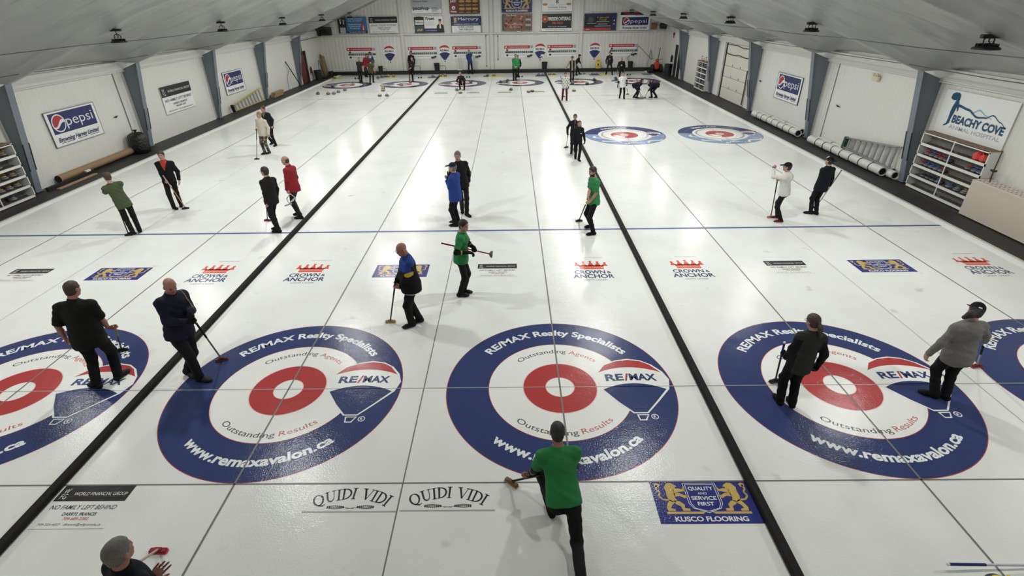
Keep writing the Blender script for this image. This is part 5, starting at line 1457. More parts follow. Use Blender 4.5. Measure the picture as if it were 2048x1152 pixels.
def hand_vol(vol, W, d, n, side, s, curl, spread=1.0, thumb='open', grow=0.0, k=.010):
    """wrist W, finger direction d, palm normal n; side +1 right, -1 left"""
    d = nrm(d); n = nrm(n - d * (n @ d)); t = np.cross(d, n) * side
    R = np.stack([t, d, n])
    w = lambda a, b, c: W + (t * a + d * b + n * c) * s
    vol.ell(w(0.002, .048, -.002), R, V(.040, .052, .017) * s + grow, k=.02)
    bases = [(.031, .088, .076, .0092), (.010, .094, .084, .0095), (-.011, .090, .078, .0092), (-.030, .080, .060, .0082)]
    for i, (bx, by, L, r) in enumerate(bases):
        p = w(bx * spread, by, 0); vol.cap(w(bx * .7, .03, 0), p, .012 * s + grow, r * 1.12 * s + grow, k=.012)
        fan = (bx * spread - bx) * 3 + bx * (.9 if curl < .3 else .2)
        ang = 0; segs = (.46, .30, .24); add = (62, 82, 58) if curl >= .9 else (75 * curl, 80 * curl, 55 * curl)
        off = (0, 4, 8, 14)[i] if curl < .9 else 0
        for sg, ad in zip(segs, add):
            ang += math.radians(ad + off * .4)
            q = p + (d * math.cos(ang) + n * math.sin(ang) + t * fan) * L * sg * s
            vol.cap(p, q, r * s + grow, r * .92 * s + grow, k=k * .6); p = q
    if thumb == 'grip': pts = [(.022, .020, .004), (.050, .048, .018), (.046, .078, .040), (.026, .094, .052)]
    elif thumb == 'rest': pts = [(.022, .020, .0), (.048, .046, .010), (.050, .078, .016), (.046, .100, .018)]
    else: pts = [(.022, .020, .0), (.054, .044, .008), (.074, .074, .012), (.084, .098, .012)]
    pp = [w(*q) for q in pts]
    for a, b, r0, r1 in zip(pp[:-1], pp[1:], (.016, .0125, .011), (.0125, .011, .0095)): vol.cap(a, b, r0 * s + grow, r1 * s + grow, k=.010)

HAIRC = {'dark': mat('hair_dark', srgb(38, 32, 30), 0.6, noise=.3, nscale=40, bump=.6, bscale=60), 'brown': mat('hair_brown', srgb(68, 50, 42), 0.6, noise=.3, nscale=40, bump=.6, bscale=60),
         'grey': mat('hair_grey', srgb(112, 108, 104), 0.6, noise=.3, nscale=40, bump=.6, bscale=60), 'red': mat('hair_auburn', srgb(84, 42, 32), 0.55, noise=.3, nscale=40, bump=.6, bscale=60), 'blond': mat('hair_blond', srgb(140, 116, 88), 0.6, noise=.3, nscale=40, bump=.6, bscale=60)}

def figure(label, FL, FR_, HC, yaw, H=1.76, bulk=1.0, belly=0.0, female=False, look=None, tilt=(0, 0), hands=None,
           top=None, legs=None, shoes=None, hair=('short', 'dark'), skin='a', cap=None, gloves=None, glasses=False, beard=False,
           hip=None, footyaw=None, hem=-.13, sleeve=1.0, collar=True, paint=None, under=None, h=0.009, twist=0, baggy=1.0, footz=None, knee_hint=None, extras=None, toe=None, hood=False, name='person', group=None):
    """builds one standing / crouching person. yaw: 0 faces away from the viewer (+y), 90 faces right (+x)"""
    s = H / 1.75
    Y = math.radians(yaw); fwd = V(math.sin(Y), math.cos(Y), 0); rgt = V(math.cos(Y), -math.sin(Y), 0); up = V(0, 0, 1)
    FL, FR_, HC = np.array(FL, float), np.array(FR_, float), np.array(HC, float)
    if len(FL) == 2: FL = V(*FL, 0)
    if len(FR_) == 2: FR_ = V(*FR_, 0)
    fz = footz or (0, 0)
    if (FR_ - FL) @ rgt < 0 and not (extras and 'crossed' in extras): FL, FR_ = FR_, FL
    aL, aR = FL + up * (.085 * s + fz[0]), FR_ + up * (.085 * s + fz[1])
    # head frame
    ly = math.radians(look if look is not None else yaw); hp, hr = math.radians(tilt[0]), math.radians(tilt[1])
    hf = V(math.sin(ly) * math.cos(hp), math.cos(ly) * math.cos(hp), math.sin(hp)); hx = V(math.cos(ly), -math.sin(ly), 0); hu = np.cross(hx, hf)
    hx, hu = hx * math.cos(hr) - hu * math.sin(hr), hu * math.cos(hr) + hx * math.sin(hr)
    HR = np.stack([hx, hf, hu])
    hd = lambda a, b, c: HC + (hx * a + hf * b + hu * c) * s
    mid = (FL + FR_) / 2
    nb0 = HC - hu * .165 * s - hf * .028 * s
    if hip is None:
        hz = .93 * s
        spread = np.linalg.norm((FL - FR_)[:2]) / 2
        hz = min(hz, .085 * s + math.sqrt(max(.05, (.835 * s) ** 2 - max(0, spread - .095 * s) ** 2)))
        hip = V(mid[0], mid[1], hz) + (nb0 - V(mid[0], mid[1], nb0[2])) * .35
        hip[2] = hz
        # keep legs reachable
        for a in (aL, aR):
            d = hip - a
            L = np.linalg.norm(d); 
            if L > .84 * s: hip[2] = a[2] + math.sqrt(max(.1, (.84 * s) ** 2 - d[0] ** 2 - d[1] ** 2))
    hip = np.array(hip, float)
    tv = nb0 - hip; TL = np.linalg.norm(tv); tu = tv / TL
    tr = nrm(rgt - tu * (rgt @ tu))
    if twist:
        a = math.radians(twist); Yt = Y + a; r2 = V(math.cos(Yt), -math.sin(Yt), 0); tr2 = nrm(r2 - tu * (r2 @ tu))
    else: tr2 = tr
    tf = np.cross(tu, tr); tf2 = np.cross(tu, tr2)
    TR = np.stack([tr, tf, tu]); TR2 = np.stack([tr2, tf2, tu])
    wscale = TL / .53
    T = lambda u, v, w: hip + tr * (u * s) + tf * (v * s) + tu * (w * wscale)
    T2 = lambda u, v, w: hip + tr2 * (u * s) + tf2 * (v * s) + tu * (w * wscale)
    sw = (.158 if female else .18) * (1 + (bulk - 1) * .45)
    ns = T2(0, -.01, .50)
    SL, SR = T2(-sw, -.005, .445), T2(sw, -.005, .445)
    HLj, HRj = T(-.095 * (1 + (bulk - 1) * .4), 0, -.02), T(.095 * (1 + (bulk - 1) * .4), 0, -.02)
    lt, lsn = .43 * s, .41 * s
    kh = knee_hint or {}
    kL, aL = ik(HLj, aL, lt, lsn, np.array(kh.get('L', fwd + up * .2 - rgt * .05)))
    kR, aR = ik(HRj, aR, lt, lsn, np.array(kh.get('R', fwd + up * .2 + rgt * .05)))
    fy = footyaw or (yaw - 10, yaw + 10)
    hands = hands or {}
    arms = {}
    for sd, S, sg in (('L', SL, -1), ('R', SR, 1)):
        q = dict(hands.get(sd, {'kind': 'hang'}))
        kind = q.get('kind', 'hang')
        hint = np.array(q['hint'], float) if 'hint' in q else (tf2 * -.6 + tr2 * sg * .5 - up * .4)
        curl, thumb = q.get('curl', .35), q.get('thumb', 'rest')
        if kind == 'hang':
            W = S + tr2 * sg * (.06 * bulk) * s - up * .52 * s + tf2 * q.get('fwd', .04) * s + tr2 * sg * q.get('out', 0) * s
            d = nrm(-up + tf2 * .15); n = -tr2 * sg
        elif kind == 'grip':
            G = np.array(q['p'], float); ax = nrm(np.array(q['axis'], float))
            if ax[2] < 0 and not q.get('keep'): ax = -ax
            dd = G - (S + (hint * .2)); d = nrm(dd - ax * (dd @ ax))
            if 'dir' in q: dd = np.array(q['dir'], float); d = nrm(dd - ax * (dd @ ax))
            t = ax
            n = np.cross(t, d) * sg
            W = G - d * .080 * s - n * .030 * s
            curl, thumb = 1.0, 'grip'
        else:
            W = np.array(q['p'], float); d = np.array(q['d'], float); n = np.array(q['n'], float)
        E, W = ik(S, W, .29 * s, .26 * s, hint)
        arms[sd] = (S, E, W, nrm(np.array(d, float)), np.array(n, float), curl, thumb, q)
    root_loc = V(mid[0], mid[1], 0)
    root = thing(name, label, 'person', tuple(root_loc), group=group)
    g = bulk
    # ---------------- body, one continuous surface
    B = Vol()
    B.ell(T(0, .005, .36), TR2, V(.150 * g, .105 * g, .19) * s); B.ell(T(0, .005 + .02 * belly, .14), TR, V(.135 * g, .095 * g, .17) * s); B.ell(T(0, -.005, -.01), TR, V(.155 * g, .105 * g, .12) * s)
    for S in (SL, SR): B.cap(ns, S, .048 * s, .055 * s, k=.04)
    for hj, kk, aa in ((HLj, kL, aL), (HRj, kR, aR)):
        B.cap(hj, kk, .080 * s * g, .052 * s, k=.05); B.cap(kk, kk + (aa - kk) * .35, .050 * s, .054 * s, k=.02); B.cap(kk + (aa - kk) * .35, aa, .054 * s, .038 * s, k=.02)
    for sd, sg in (('L', -1), ('R', 1)):
        S, E, W, d, n, curl, thumb, q = arms[sd]
        B.cap(S, E, .050 * s * (1 + (g - 1) * .5), .040 * s, k=.04); B.cap(E, E + (W - E) * .4, .041 * s, .042 * s, k=.015); B.cap(E + (W - E) * .4, W, .042 * s, .028 * s, k=.015)
        hand_vol(B, W, d, n, sg, s * 1.02, curl, q.get('spread', 1.0), thumb)
    B.cap(ns - tu * .02 * s, hd(0, -.025, -.075), .062 * s * (1 + (g - 1) * .5), .056 * s, k=.03)
    B.ell(hd(0, -.012, .030), HR, V(.077, .097, .092) * s, k=.03); B.ell(hd(0, .020, -.035), HR, V(.063, .073, .085) * s, k=.03)
    B.ell(hd(0, .058, -.090), HR, V(.036, .034, .030) * s, k=.025); B.cap(hd(-.034, .076, .030), hd(.034, .076, .030), .012 * s, k=.015)
    B.cap(hd(0, .088, .010), hd(0, .101, -.027), .009 * s, .0125 * s, k=.010); B.cap(hd(-.018, .086, -.060), hd(.018, .086, -.060), .0105 * s, k=.008)
    for e in (-1, 1): B.ell(hd(e * .080, -.008, -.008), HR, V(.011, .022, .034) * s, k=.008); B.ell(hd(e * .03, .022, -.03) + hf * .04 * s, HR, V(.026, .022, .03) * s, k=.02)
    vt, Q = B.net(h)
    fc = vt[Q].mean(1)
    L_ = (fc - HC) @ HR.T / s
    mi = np.zeros(len(Q), int)
    front = L_[:, 1] > .05
    mi[front & (np.abs(L_[:, 2] + .060) < .011) & (np.abs(L_[:, 0]) < .026) & (L_[:, 1] > .075)] = 1
    for e in (-1, 1): mi[front & (np.abs(L_[:, 0] - e * .033) < .012) & (np.abs(L_[:, 2] - .008) < .006)] = 2
    brow = front & (np.abs(np.abs(L_[:, 0]) - .033) < .018) & (np.abs(L_[:, 2] - .036) < .0045); mi[brow] = 3
    if beard: mi[(L_[:, 1] > -.005) & (L_[:, 2] < -.045) & (L_[:, 2] > -.135) & (mi == 0) & (np.abs(L_[:, 0]) < .08) & ~((np.abs(L_[:, 0]) < .03) & (L_[:, 2] > -.07) & (L_[:, 1] > .07))] = 3
    np_mesh('body', vt, Q, [SKIN[skin], M_lip, M_eye, HAIRC[hair[1]]], mi, root, root_loc)
    hc = h * 1.3
    rn_ = random.Random(label)
    ph = [(rn_.uniform(18, 40), rn_.uniform(18, 40), rn_.uniform(25, 60), rn_.uniform(0, 6)) for _ in range(3)]
    fold = lambda X, Y_, Z: sum(.0016 * np.sin(a * (X - root_loc[0]) + b * (Y_ - root_loc[1]) + c * Z + p) for a, b, c, p in ph)
    # ---------------- trousers
    tm = legs if not isinstance(legs, tuple) else cloth(*legs)
    P = Vol(); bg = baggy
    wc = [(T(0, 0, .05), tu)]; P.ell(T(0, -.003, -.01), TR, V(.166 * g, .114 * g, .135) * s, k=.05, clip=wc)
    for e in (-1, 1): P.ell(T(e * .07, -.055, -.05), TR, V(.085 * g, .075, .09) * s, k=.04, clip=wc)
    for hj, kk, aa in ((HLj, kL, aL), (HRj, kR, aR)):
        P.cap(hj, kk, .086 * s * g * bg ** .5, .068 * s * bg, k=.04)
        e = aa - nrm(aa - kk) * .0; dn = nrm(aa - kk)
        P.cap(kk, aa + dn * .04 * s, .067 * s * bg, .058 * s * bg, k=.03, clip=[(aa + dn * .035 * s, dn)])
    vt, Q = P.net(hc, None, fold)
    np_mesh('trousers', vt, Q, [tm], None, root, root_loc)
    # ---------------- shoes
    sm = cloth(*(shoes or (24, 24, 25)), .6)
    for a, f_, zz, tag_ in ((FL, fy[0], fz[0], 0), (FR_, fy[1], fz[1], 1)):
        fa = math.radians(f_); fd = V(math.sin(fa), math.cos(fa), 0); sd_ = V(math.cos(fa), -math.sin(fa), 0); o = V(a[0], a[1], a[2] + zz)
        pit = (toe or (0, 0))[tag_]
        if pit: fd = nrm(fd * math.cos(math.radians(pit)) - up * math.sin(math.radians(pit))); 
        su = np.cross(sd_, fd)
        S_ = Vol(); S_.cap(o - fd * .045 * s + su * .042 * s, o + fd * .10 * s + su * .040 * s, .044 * s, .045 * s, k=.02)
        S_.ell(o + fd * .125 * s + su * .032 * s, np.stack([sd_, fd, su]), V(.048, .075, .034) * s, k=.03); S_.cap(o - fd * .02 * s + su * .05 * s, o - fd * .01 * s + su * .115 * s, .048 * s, .044 * s, k=.02, clip=[(o + su * .125 * s, su)])
        vt, Q = S_.net(max(.007, h), [(o + su * .002, -su)])
        lz = ((vt[Q].mean(1) - o) @ su); mi = (lz < .020).astype(int)
        np_mesh('shoe', vt, Q, [sm, M_black if not shoes or len(shoes) < 4 else M_rack], mi, root, root_loc)
    # ---------------- top
    tmats = [cloth(*c) if isinstance(c, tuple) else c for c in (top if isinstance(top, list) else [top])]
    U = Vol(); e_ = .022; hcl = [(T(0, 0, hem), -tu)]
    U.ell(T(0, .006, .345), TR2, V(.158 * g + e_, .112 * g + e_, .215) * s, k=.05); U.ell(T(0, .010 + .035 * belly, .15), TR, V(.152 * g + e_ * .7, .110 * g + e_ * .7 + .045 * belly, .24) * s, k=.06, clip=hcl)
    U.ell(T(0, .0, -.06), TR, V(.177 * g + e_ * .6, .148 * g + e_ * .6 + .02 * belly, .40) * s, k=.05, clip=hcl)
    if female:
        for e in (-1, 1): U.ell(T2(e * .07, .085, .32), TR2, V(.07, .06, .07) * s, k=.04)
    for S in (SL, SR): U.cap(ns - tu * .015 * s, S, .056 * s, .062 * s, k=.06)
    if collar: U.cap(ns - tu * .03 * s, ns + (hd(0, -.02, -.075) - ns) * .55, .072 * s, .070 * s, k=.02, clip=[(ns + (hd(0, -.02, -.075) - ns) * .55, nrm(hd(0, -.02, -.075) - ns))])
    if hood:
        U.ell(T2(0, -.095, .47), TR2, V(.115, .07, .065) * s, k=.05); U.ell(T2(0, -.13, .40), TR2, V(.09, .05, .08) * s, k=.05)
    for sd in 'LR':
        S, E, W, d, n, curl, thumb, q = arms[sd]
        if sleeve >= 1:
            U.cap(S, E, .063 * s * (1 + (g - 1) * .4), .057 * s, k=.06); dn = nrm(W - E); U.cap(E, W + dn * .02 * s, .060 * s, .046 * s, k=.03, clip=[(W + dn * .005 * s, dn)])
        else:
            dn = nrm(E - S); U.cap(S, S + dn * .29 * s * (sleeve + .12), .072 * s * (1 + (g - 1) * .4), .070 * s, k=.05, clip=[(S + dn * .29 * s * sleeve, dn)])
    vt, Q = U.net(hc, None, fold)
    mi = None
    if paint:
        fc = vt[Q].mean(1); r_ = fc - hip
        lu, lv, lw = (r_ @ tr2) / s, (r_ @ tf2) / s, (r_ @ tu) / wscale
        mi = paint(lu, lv, lw)
    np_mesh('top', vt, Q, tmats, mi, root, root_loc)
    if sleeve < 1 and under is not None:      # dark arm sleeves worn beneath a short sleeved shirt
        A = Vol()
        for sd in under[1]:
            S, E, W, d, n, curl, thumb, q = arms[sd]; dn = nrm(W - E)
            A.cap(S + (E - S) * .5, E, .056 * s, .050 * s, k=.02); A.cap(E, W, .050 * s, .036 * s, k=.03, clip=[(W, dn)])
        vt, Q = A.net(hc); np_mesh('arm_sleeves', vt, Q, [cloth(*under[0])], None, root, root_loc)
    if gloves:
        gm = cloth(*gloves[0]) if isinstance(gloves[0], tuple) else cloth(*gloves)
        for sd in (gloves[1] if isinstance(gloves[0], tuple) else 'LR'):
            S, E, W, d, n, curl, thumb, q = arms[sd]; G = Vol(); hand_vol(G, W, d, n, 1 if sd == 'R' else -1, s * 1.03, curl, q.get('spread', 1.0), thumb, grow=.0045)
            dn = nrm(W - E); G.cap(W - dn * .05 * s, W + dn * .02 * s, .040 * s, .034 * s, k=.02, clip=[(W - dn * .05 * s, -dn)])
            vt, Q = G.net(max(.007, h * .9)); np_mesh('glove', vt, Q, [gm], None, root, root_loc)
    # ---------------- hair, hats
    style, hcol = hair
    if style != 'bald':
        Hh = Vol(); t_ = .009 if style in ('short', 'long', 'pony', 'bun') else .004
        cl = [(hd(0, .060, .055), nrm(hf * .86 - hu * .52)), (hd(0, 0, -.085), -hu)]
        if style == 'fringe': cl = [(hd(0, -.02, .03), hu), (hd(0, .02, 0), hf), (hd(0, 0, -.075), -hu)]
        Hh.ell(hd(0, -.014, .034), HR, V(.079 + t_, .100 + t_, .094 + t_) * s, k=.02); Hh.ell(hd(0, -.035, -.03), HR, V(.066 + t_, .066 + t_, .07) * s, k=.02)
        vt, Q = Hh.net(max(.007, h * .9), cl, lambda X, Y_, Z: .0022 * np.sin(90 * X + 60 * Y_) * np.sin(80 * Z))
        np_mesh('hair', vt, Q, [HAIRC[hcol]], None, root, root_loc)
        if style in ('pony', 'long'):
            Hh = Vol()
            if style == 'pony':
                a, b, c = hd(0, -.105, .03), hd(0.0, -.15, -.06), hd(.02, -.14, -.20)
                if extras and 'pony' in extras: a, b, c = [hd(*q) for q in extras['pony']]
                pr = (extras or {}).get('ponyr', 1.0); Hh.cap(a, b, .026 * s * pr, .036 * s * pr); Hh.cap(b, c, .036 * s * pr, .022 * s * pr)
            else:
                for e in (-1, 0, 1): Hh.cap(hd(e * .06, -.045, .0), hd(e * .085, -.05 if e else -.09, -.20), .045 * s, .026 * s)
            vt, Q = Hh.net(max(.007, h * .9)); np_mesh('ponytail' if style == 'pony' else 'long_hair', vt, Q, [HAIRC[hcol]], None, root, root_loc)
    if cap:
        kind, c1 = cap[0], cloth(*cap[1]); C_ = Vol()
        C_.ell(hd(0, -.010, .045), HR, V(.090, .110, .098) * s, k=.02)
        cl = [(hd(0, 0, .040), -hu)]
        vt, Q = C_.net(max(.007, h * .9), cl)
        fc = (vt[Q].mean(1) - HC) @ HR.T / s; mi = np.zeros(len(Q), int); mats_ = [c1]
        if len(cap) > 2: mats_.append(cloth(*cap[2])); mi[(fc[:, 1] > .02) & (fc[:, 2] > .075) & (np.abs(fc[:, 0]) < .06)] = 1
        np_mesh('hat_crown', vt, Q, mats_, mi, root, root_loc)
        C_ = Vol()
        bsg = -1 if kind == 'back' else 1
        if kind in ('cap', 'back'): C_.ell(hd(0, bsg * .125, .043), np.stack([hx, nrm(hf * bsg - hu * .18), nrm(hu + hf * .18 * bsg)]), V(.080, .085, .010) * s)
        else: C_.ell(hd(0, 0, .045), HR, V(.165, .175, .012) * s)
        vt, Q = C_.net(.007 if h < .012 else .009); np_mesh('hat_brim', vt, Q, [c1], None, root, root_loc)
    if extras and 'logo' in extras:
        m = MB(); q = extras['logo']; m.tube([tuple(hd(*q[0]) - root_loc), tuple(hd(*q[1]) - root_loc)], .011, M_rack, 6); m.build('cap_logo', root, label='small white cap logo')
    if glasses:
        m = MB()
        for e in (-1, 1):
            pts = [tuple(hd(e * .034 + .021 * math.cos(a), .104, .008 + .016 * math.sin(a)) - root_loc) for a in np.linspace(0, 2 * PI, 13)]
            m.tube(pts, .0022, M_black, 5, False)
            m.tube([tuple(hd(e * .055, .102, .012) - root_loc), tuple(hd(e * .080, .06, .014) - root_loc), tuple(hd(e * .084, -.01, .012) - root_loc)], .0024, M_black, 5)
        m.tube([tuple(hd(-.013, .106, .012) - root_loc), tuple(hd(.013, .106, .012) - root_loc)], .0022, M_black, 5); m.build('glasses', root)
    info = dict(root=root, T=T2, s=s, hip=hip, arms=arms, hd=hd, root_loc=root_loc, tr=tr2, tf=tf2, tu=tu)
    return info

def patch_text(info, txt, u, v, w, wd, ht, m, lines=1):
    """lettering printed on the chest (v>0) or the back (v<0), following the torso"""
    mb = MB(); text(mb, txt, 0, 0, ht, m, w=wd, bold=.03)
    o = info['T'](u, v, w) - info['root_loc']; x = info['tr'] * (1 if v < 0 else -1)
    mb.xf(tuple(o), tuple(x), tuple(info['tu'])); mb.build('printed_lettering', info['root'])

def broom(label, base, tip, L=1.2, col=(40, 36, 38), head=(30, 28, 30), col2=None, hyaw=0, group=None, grip=(24, 24, 26), knob=None, flat=True):
    """curling broom: base = centre of the pad underside, tip = a point toward the top of the shaft"""
    b = Vector(base); d = (Vector(tip) - b).normalized()
    r = thing('curling_broom', label, 'broom', tuple(b), group=group)
    A, G_ = cloth(*col, .5), cloth(*grip, .7); Hm = cloth(*head, .6)
    z0 = Vector((0, 0, .045)) if flat else d * .045
    m = MB(); m.tube([z0, z0 + d * (L * .62)], .0135, A, 10); m.build('shaft', r)
    m = MB(); m.tube([z0 + d * (L * .62), z0 + d * (L * .985)], .0155, cloth(*(col2 or grip), .7), 10); m.build('grip', r)
    MB().lathe(z0 + d * (L * .98), [(.0155, 0), (.018, .005), (.018, .02), (0, .025)], cloth(*(knob or grip), .6), 10, tuple(d)).build('end_cap', r)
    a = math.radians(hyaw); hx_ = Vector((math.cos(a), math.sin(a), 0))
    if flat: R = Matrix.Rotation(a, 3, 'Z')
    else:
        x, y, z = basis(d, hx_); yy = z.cross(hx_).normalized(); xx = yy.cross(z).normalized(); R = Matrix((xx, yy, z)).transposed()
    up_ = Vector((0, 0, 1)) if flat else d
    m = MB(); m.box(up_ * .034, (.20, .062, .026), Hm, R, .012); m.box(up_ * .052, (.09, .045, .024), Hm, R, .008); m.build('head', r)
    m = MB(); m.box(up_ * .0115, (.205, .068, .022), cloth(*[min(255, int(c * 1.3 + 20)) for c in head], .9), R, .008); m.build('pad', r)
    return r
# ------------------------------------------------------------------ people, their brooms
def carry_frame(label, a, b, c, d, e, f):
    r = thing('delivery_frame', label, 'frame', tuple(a)); A = np.array(a)
    L = [tuple(np.array(q) - A) for q in (a, b, c, d, e, f)]
    wm = cloth(206, 204, 196, .5)
    MB().tube([L[0], L[1], L[2], L[3], L[0]], .016, wm, 8).build('loop', r)
    MB().tube([L[2], tuple((np.array(L[2]) + np.array(L[5])) / 2), L[3]], .014, wm, 8).build('brace', r)
    MB().tube([L[4], L[5]], .020, wm, 8).build('cross_bar', r)
figure('large man in black shirt seen from behind beside the left near house', (-7.571, 0.083), (-7.367, 0.307), (-7.449, 0.315, 1.732), -14, H=1.853, bulk=1.200, belly=0.400, top=(26, 25, 25), legs=(24, 24, 25), sleeve=0.950, hair=('buzz', 'brown'), look=6, tilt=(-12, 0), hands={'R': {'kind': 'grip', 'p': (-7.256, 0.525, 0.882), 'axis': (0.592, -0.552, 0.882)}, 'L': {'kind': 'hang', 'out': 0.060, 'fwd': 0.020}}, footyaw=(-75, 10), shoes=(26, 26, 27), hem=-0.160, baggy=1.120, skin='b', h=0.0085)
broom('lime and black broom held by the large man in black', (-7.848, 1.077, 0.000), (-7.256, 0.525, 0.882), L=1.120, col=(70, 74, 70), col2=(128, 136, 84), head=(30, 30, 32), hyaw=15)
figure('bald man in navy jacket leaning on a broom by the left divider', (-5.952, 0.224), (-6.241, 0.383), (-6.010, 0.403, 1.717), 108, H=1.837, bulk=1.150, belly=0.500, top=[(34, 34, 62), (30, 30, 44), (150, 130, 80)], legs=(30, 31, 40), hair=('bald', 'grey'), look=125, tilt=(-22, 0), skin='b', hands={'R': {'kind': 'grip', 'p': (-5.722, 0.243, 1.187), 'axis': (0.152, -0.528, 1.187), 'hint': (-0.800, -0.500, -0.300)}, 'L': {'kind': 'grip', 'p': (-5.709, 0.196, 1.294), 'axis': (0.152, -0.528, 1.187)}}, gloves=(22, 22, 26), footyaw=(120, 95), shoes=(52, 48, 46), hem=-0.100, baggy=1.120, paint=lambda u, v, w: np.where((abs(u + .15) < .008) & (w > .30), 2, np.where((abs(u) < .012) & (v > 0), 1, 0)), h=0.0085)
broom('grey shafted broom with red pad held by the bald man in navy', (-5.874, 0.772, 0.000), (-5.722, 0.243, 1.187), L=1.160, col=(128, 122, 118), head=(96, 44, 48), hyaw=25)
figure('bald man with glasses in blue and black jacket with yellow arm patch', (-2.694, 1.779), (-2.564, 1.933), (-2.735, 1.856, 1.609), 250, H=1.721, bulk=1.180, belly=0.600, top=[(24, 24, 26), (42, 70, 140), (206, 178, 70), (206, 206, 204)], legs=(26, 25, 25), hair=('bald', 'grey'), look=235, tilt=(-20, 0), skin='b', glasses=True, hands={'L': {'kind': 'grip', 'p': (-2.945, 1.756, 0.732), 'axis': (0.192, -0.169, 0.732), 'hint': (0.600, -0.600, -0.200)}, 'R': {'kind': 'grip', 'p': (-2.903, 1.719, 0.893), 'axis': (0.192, -0.169, 0.732)}}, footyaw=(245, 255), shoes=(24, 24, 24), hem=-0.140, baggy=1.200, paint=lambda u, v, w: np.where((w < -.125) & (abs(u) < .24) & (v > -.2), 3, np.where((u < -.17) & (((v - .02) / .10) ** 2 + ((w - .255) / .045) ** 2 < 1), 2, np.where(w > .30 + .1 * (v < -.02), 1, 0))), h=0.0085)
broom('red and black broom with tan head held by the man with glasses', (-3.137, 1.926, 0.000), (-2.945, 1.756, 0.732), L=1.150, col=(66, 30, 34), head=(150, 120, 86), hyaw=0)
figure('man in green shirt and dark sleeves carrying a red broom level', (-1.852, 2.893), (-1.790, 3.039), (-1.702, 2.966, 1.592), 92, H=1.702, top=[(48, 128, 72), (200, 200, 190)], legs=(30, 29, 29), sleeve=0.750, under=((26, 26, 28), 'LR'), hair=('short', 'dark'), look=120, tilt=(-12, 0), gloves=(24, 24, 26), hands={'L': {'kind': 'grip', 'p': (-1.525, 2.846, 1.103), 'axis': (1.117, 0.000, -0.290), 'keep': True, 'dir': (0.300, 0.300, -0.400), 'hint': (-0.300, 0.800, -0.400)}, 'R': {'kind': 'free', 'p': (-1.630, 2.776, 1.089), 'd': (1.000, 0.100, -0.250), 'n': (0.000, 0.000, -1.000), 'curl': 0.450}}, footyaw=(95, 88), shoes=(26, 26, 27), hem=-0.100, collar=False, h=0.0085)
broom('red shafted broom held level by the man in green', (-1.145, 2.846, 1.004), (-2.262, 2.846, 1.294), L=1.000, col=(150, 48, 56), head=(70, 76, 74), col2=(120, 40, 48), hyaw=80, flat=False)
figure('ponytailed woman in grey vest over black sleeves, seen from behind', (3.327, -0.409), (3.478, -0.476), (3.434, -0.423, 1.505), 3, H=1.609, female=True, bulk=1.020, top=[(62, 62, 62), (24, 24, 25)], legs=(22, 22, 23), hair=('pony', 'brown'), look=-14, tilt=(-14, 0), glasses=True, gloves=(22, 22, 23), hands={'L': {'kind': 'grip', 'p': (3.266, -0.223, 0.747), 'axis': (-0.220, -0.301, 0.747)}, 'R': {'kind': 'hang', 'out': 0.030, 'fwd': 0.020, 'curl': 0.500}}, shoes=(22, 22, 23), hem=-0.160, baggy=1.120, footyaw=(0, 8), paint=lambda u, v, w: np.where((abs(u) > .15) & (w < .43), 1, 0), h=0.0085)
broom('blue and silver broom with white knob held by the woman in grey vest', (3.486, 0.078, -0.000), (3.266, -0.223, 0.747), L=1.180, col=(44, 44, 48), col2=(48, 64, 130), head=(48, 38, 42), knob=(230, 232, 235), hyaw=12)
figure('woman in grey hooded sweater and black cap, seen from behind at right', (5.737, -0.303), (5.887, -0.339), (5.732, -0.321, 1.586), 4, H=1.697, female=True, bulk=1.140, top=(118, 116, 112), legs=(24, 23, 24), hair=('pony', 'dark'), cap=('cap', (24, 23, 24)), hood=True, look=24, tilt=(-16, 8), hands={'R': {'kind': 'grip', 'p': (6.499, 0.029, 0.614), 'axis': (-0.489, -0.385, 0.614)}, 'L': {'kind': 'hang', 'out': 0.120, 'fwd': 0.050}}, shoes=(24, 24, 25), hem=-0.150, baggy=1.100, footyaw=(-50, -20), extras={'pony': [(-0.020, -0.100, 0.020), (-0.080, -0.125, -0.050), (-0.130, -0.105, -0.120)], 'ponyr': 1.350, 'logo': [(-0.035, -0.118, 0.075), (0.000, -0.122, 0.070)]}, h=0.0085)
broom('broom with small red head held by the woman in grey sweater', (6.987, 0.414, -0.000), (6.499, 0.029, 0.614), L=1.000, col=(150, 150, 150), head=(120, 44, 48), hyaw=10)
figure('man in green shirt looking down, holding a broom beside the right divider', (1.404, 6.019), (1.422, 6.526), (1.319, 6.273, 1.650), 255, H=1.765, top=[(52, 134, 78)], legs=(24, 24, 25), sleeve=0.800, hair=('short', 'dark'), look=245, tilt=(-14, 0), beard=True, skin='a', hands={'L': {'kind': 'grip', 'p': (1.204, 6.113, 0.878), 'axis': (0.057, -0.853, 0.878), 'hint': (0.700, -0.700, -0.300)}, 'R': {'kind': 'grip', 'p': (1.212, 5.993, 1.001), 'axis': (0.057, -0.853, 0.878)}}, footyaw=(262, 258), hem=-0.100, collar=False, h=0.011)
broom('dark broom held low by the man in green at the right divider', (1.147, 6.966, 0.000), (1.204, 6.113, 0.878), L=0.980, col=(34, 34, 36), head=(60, 62, 58), hyaw=10)
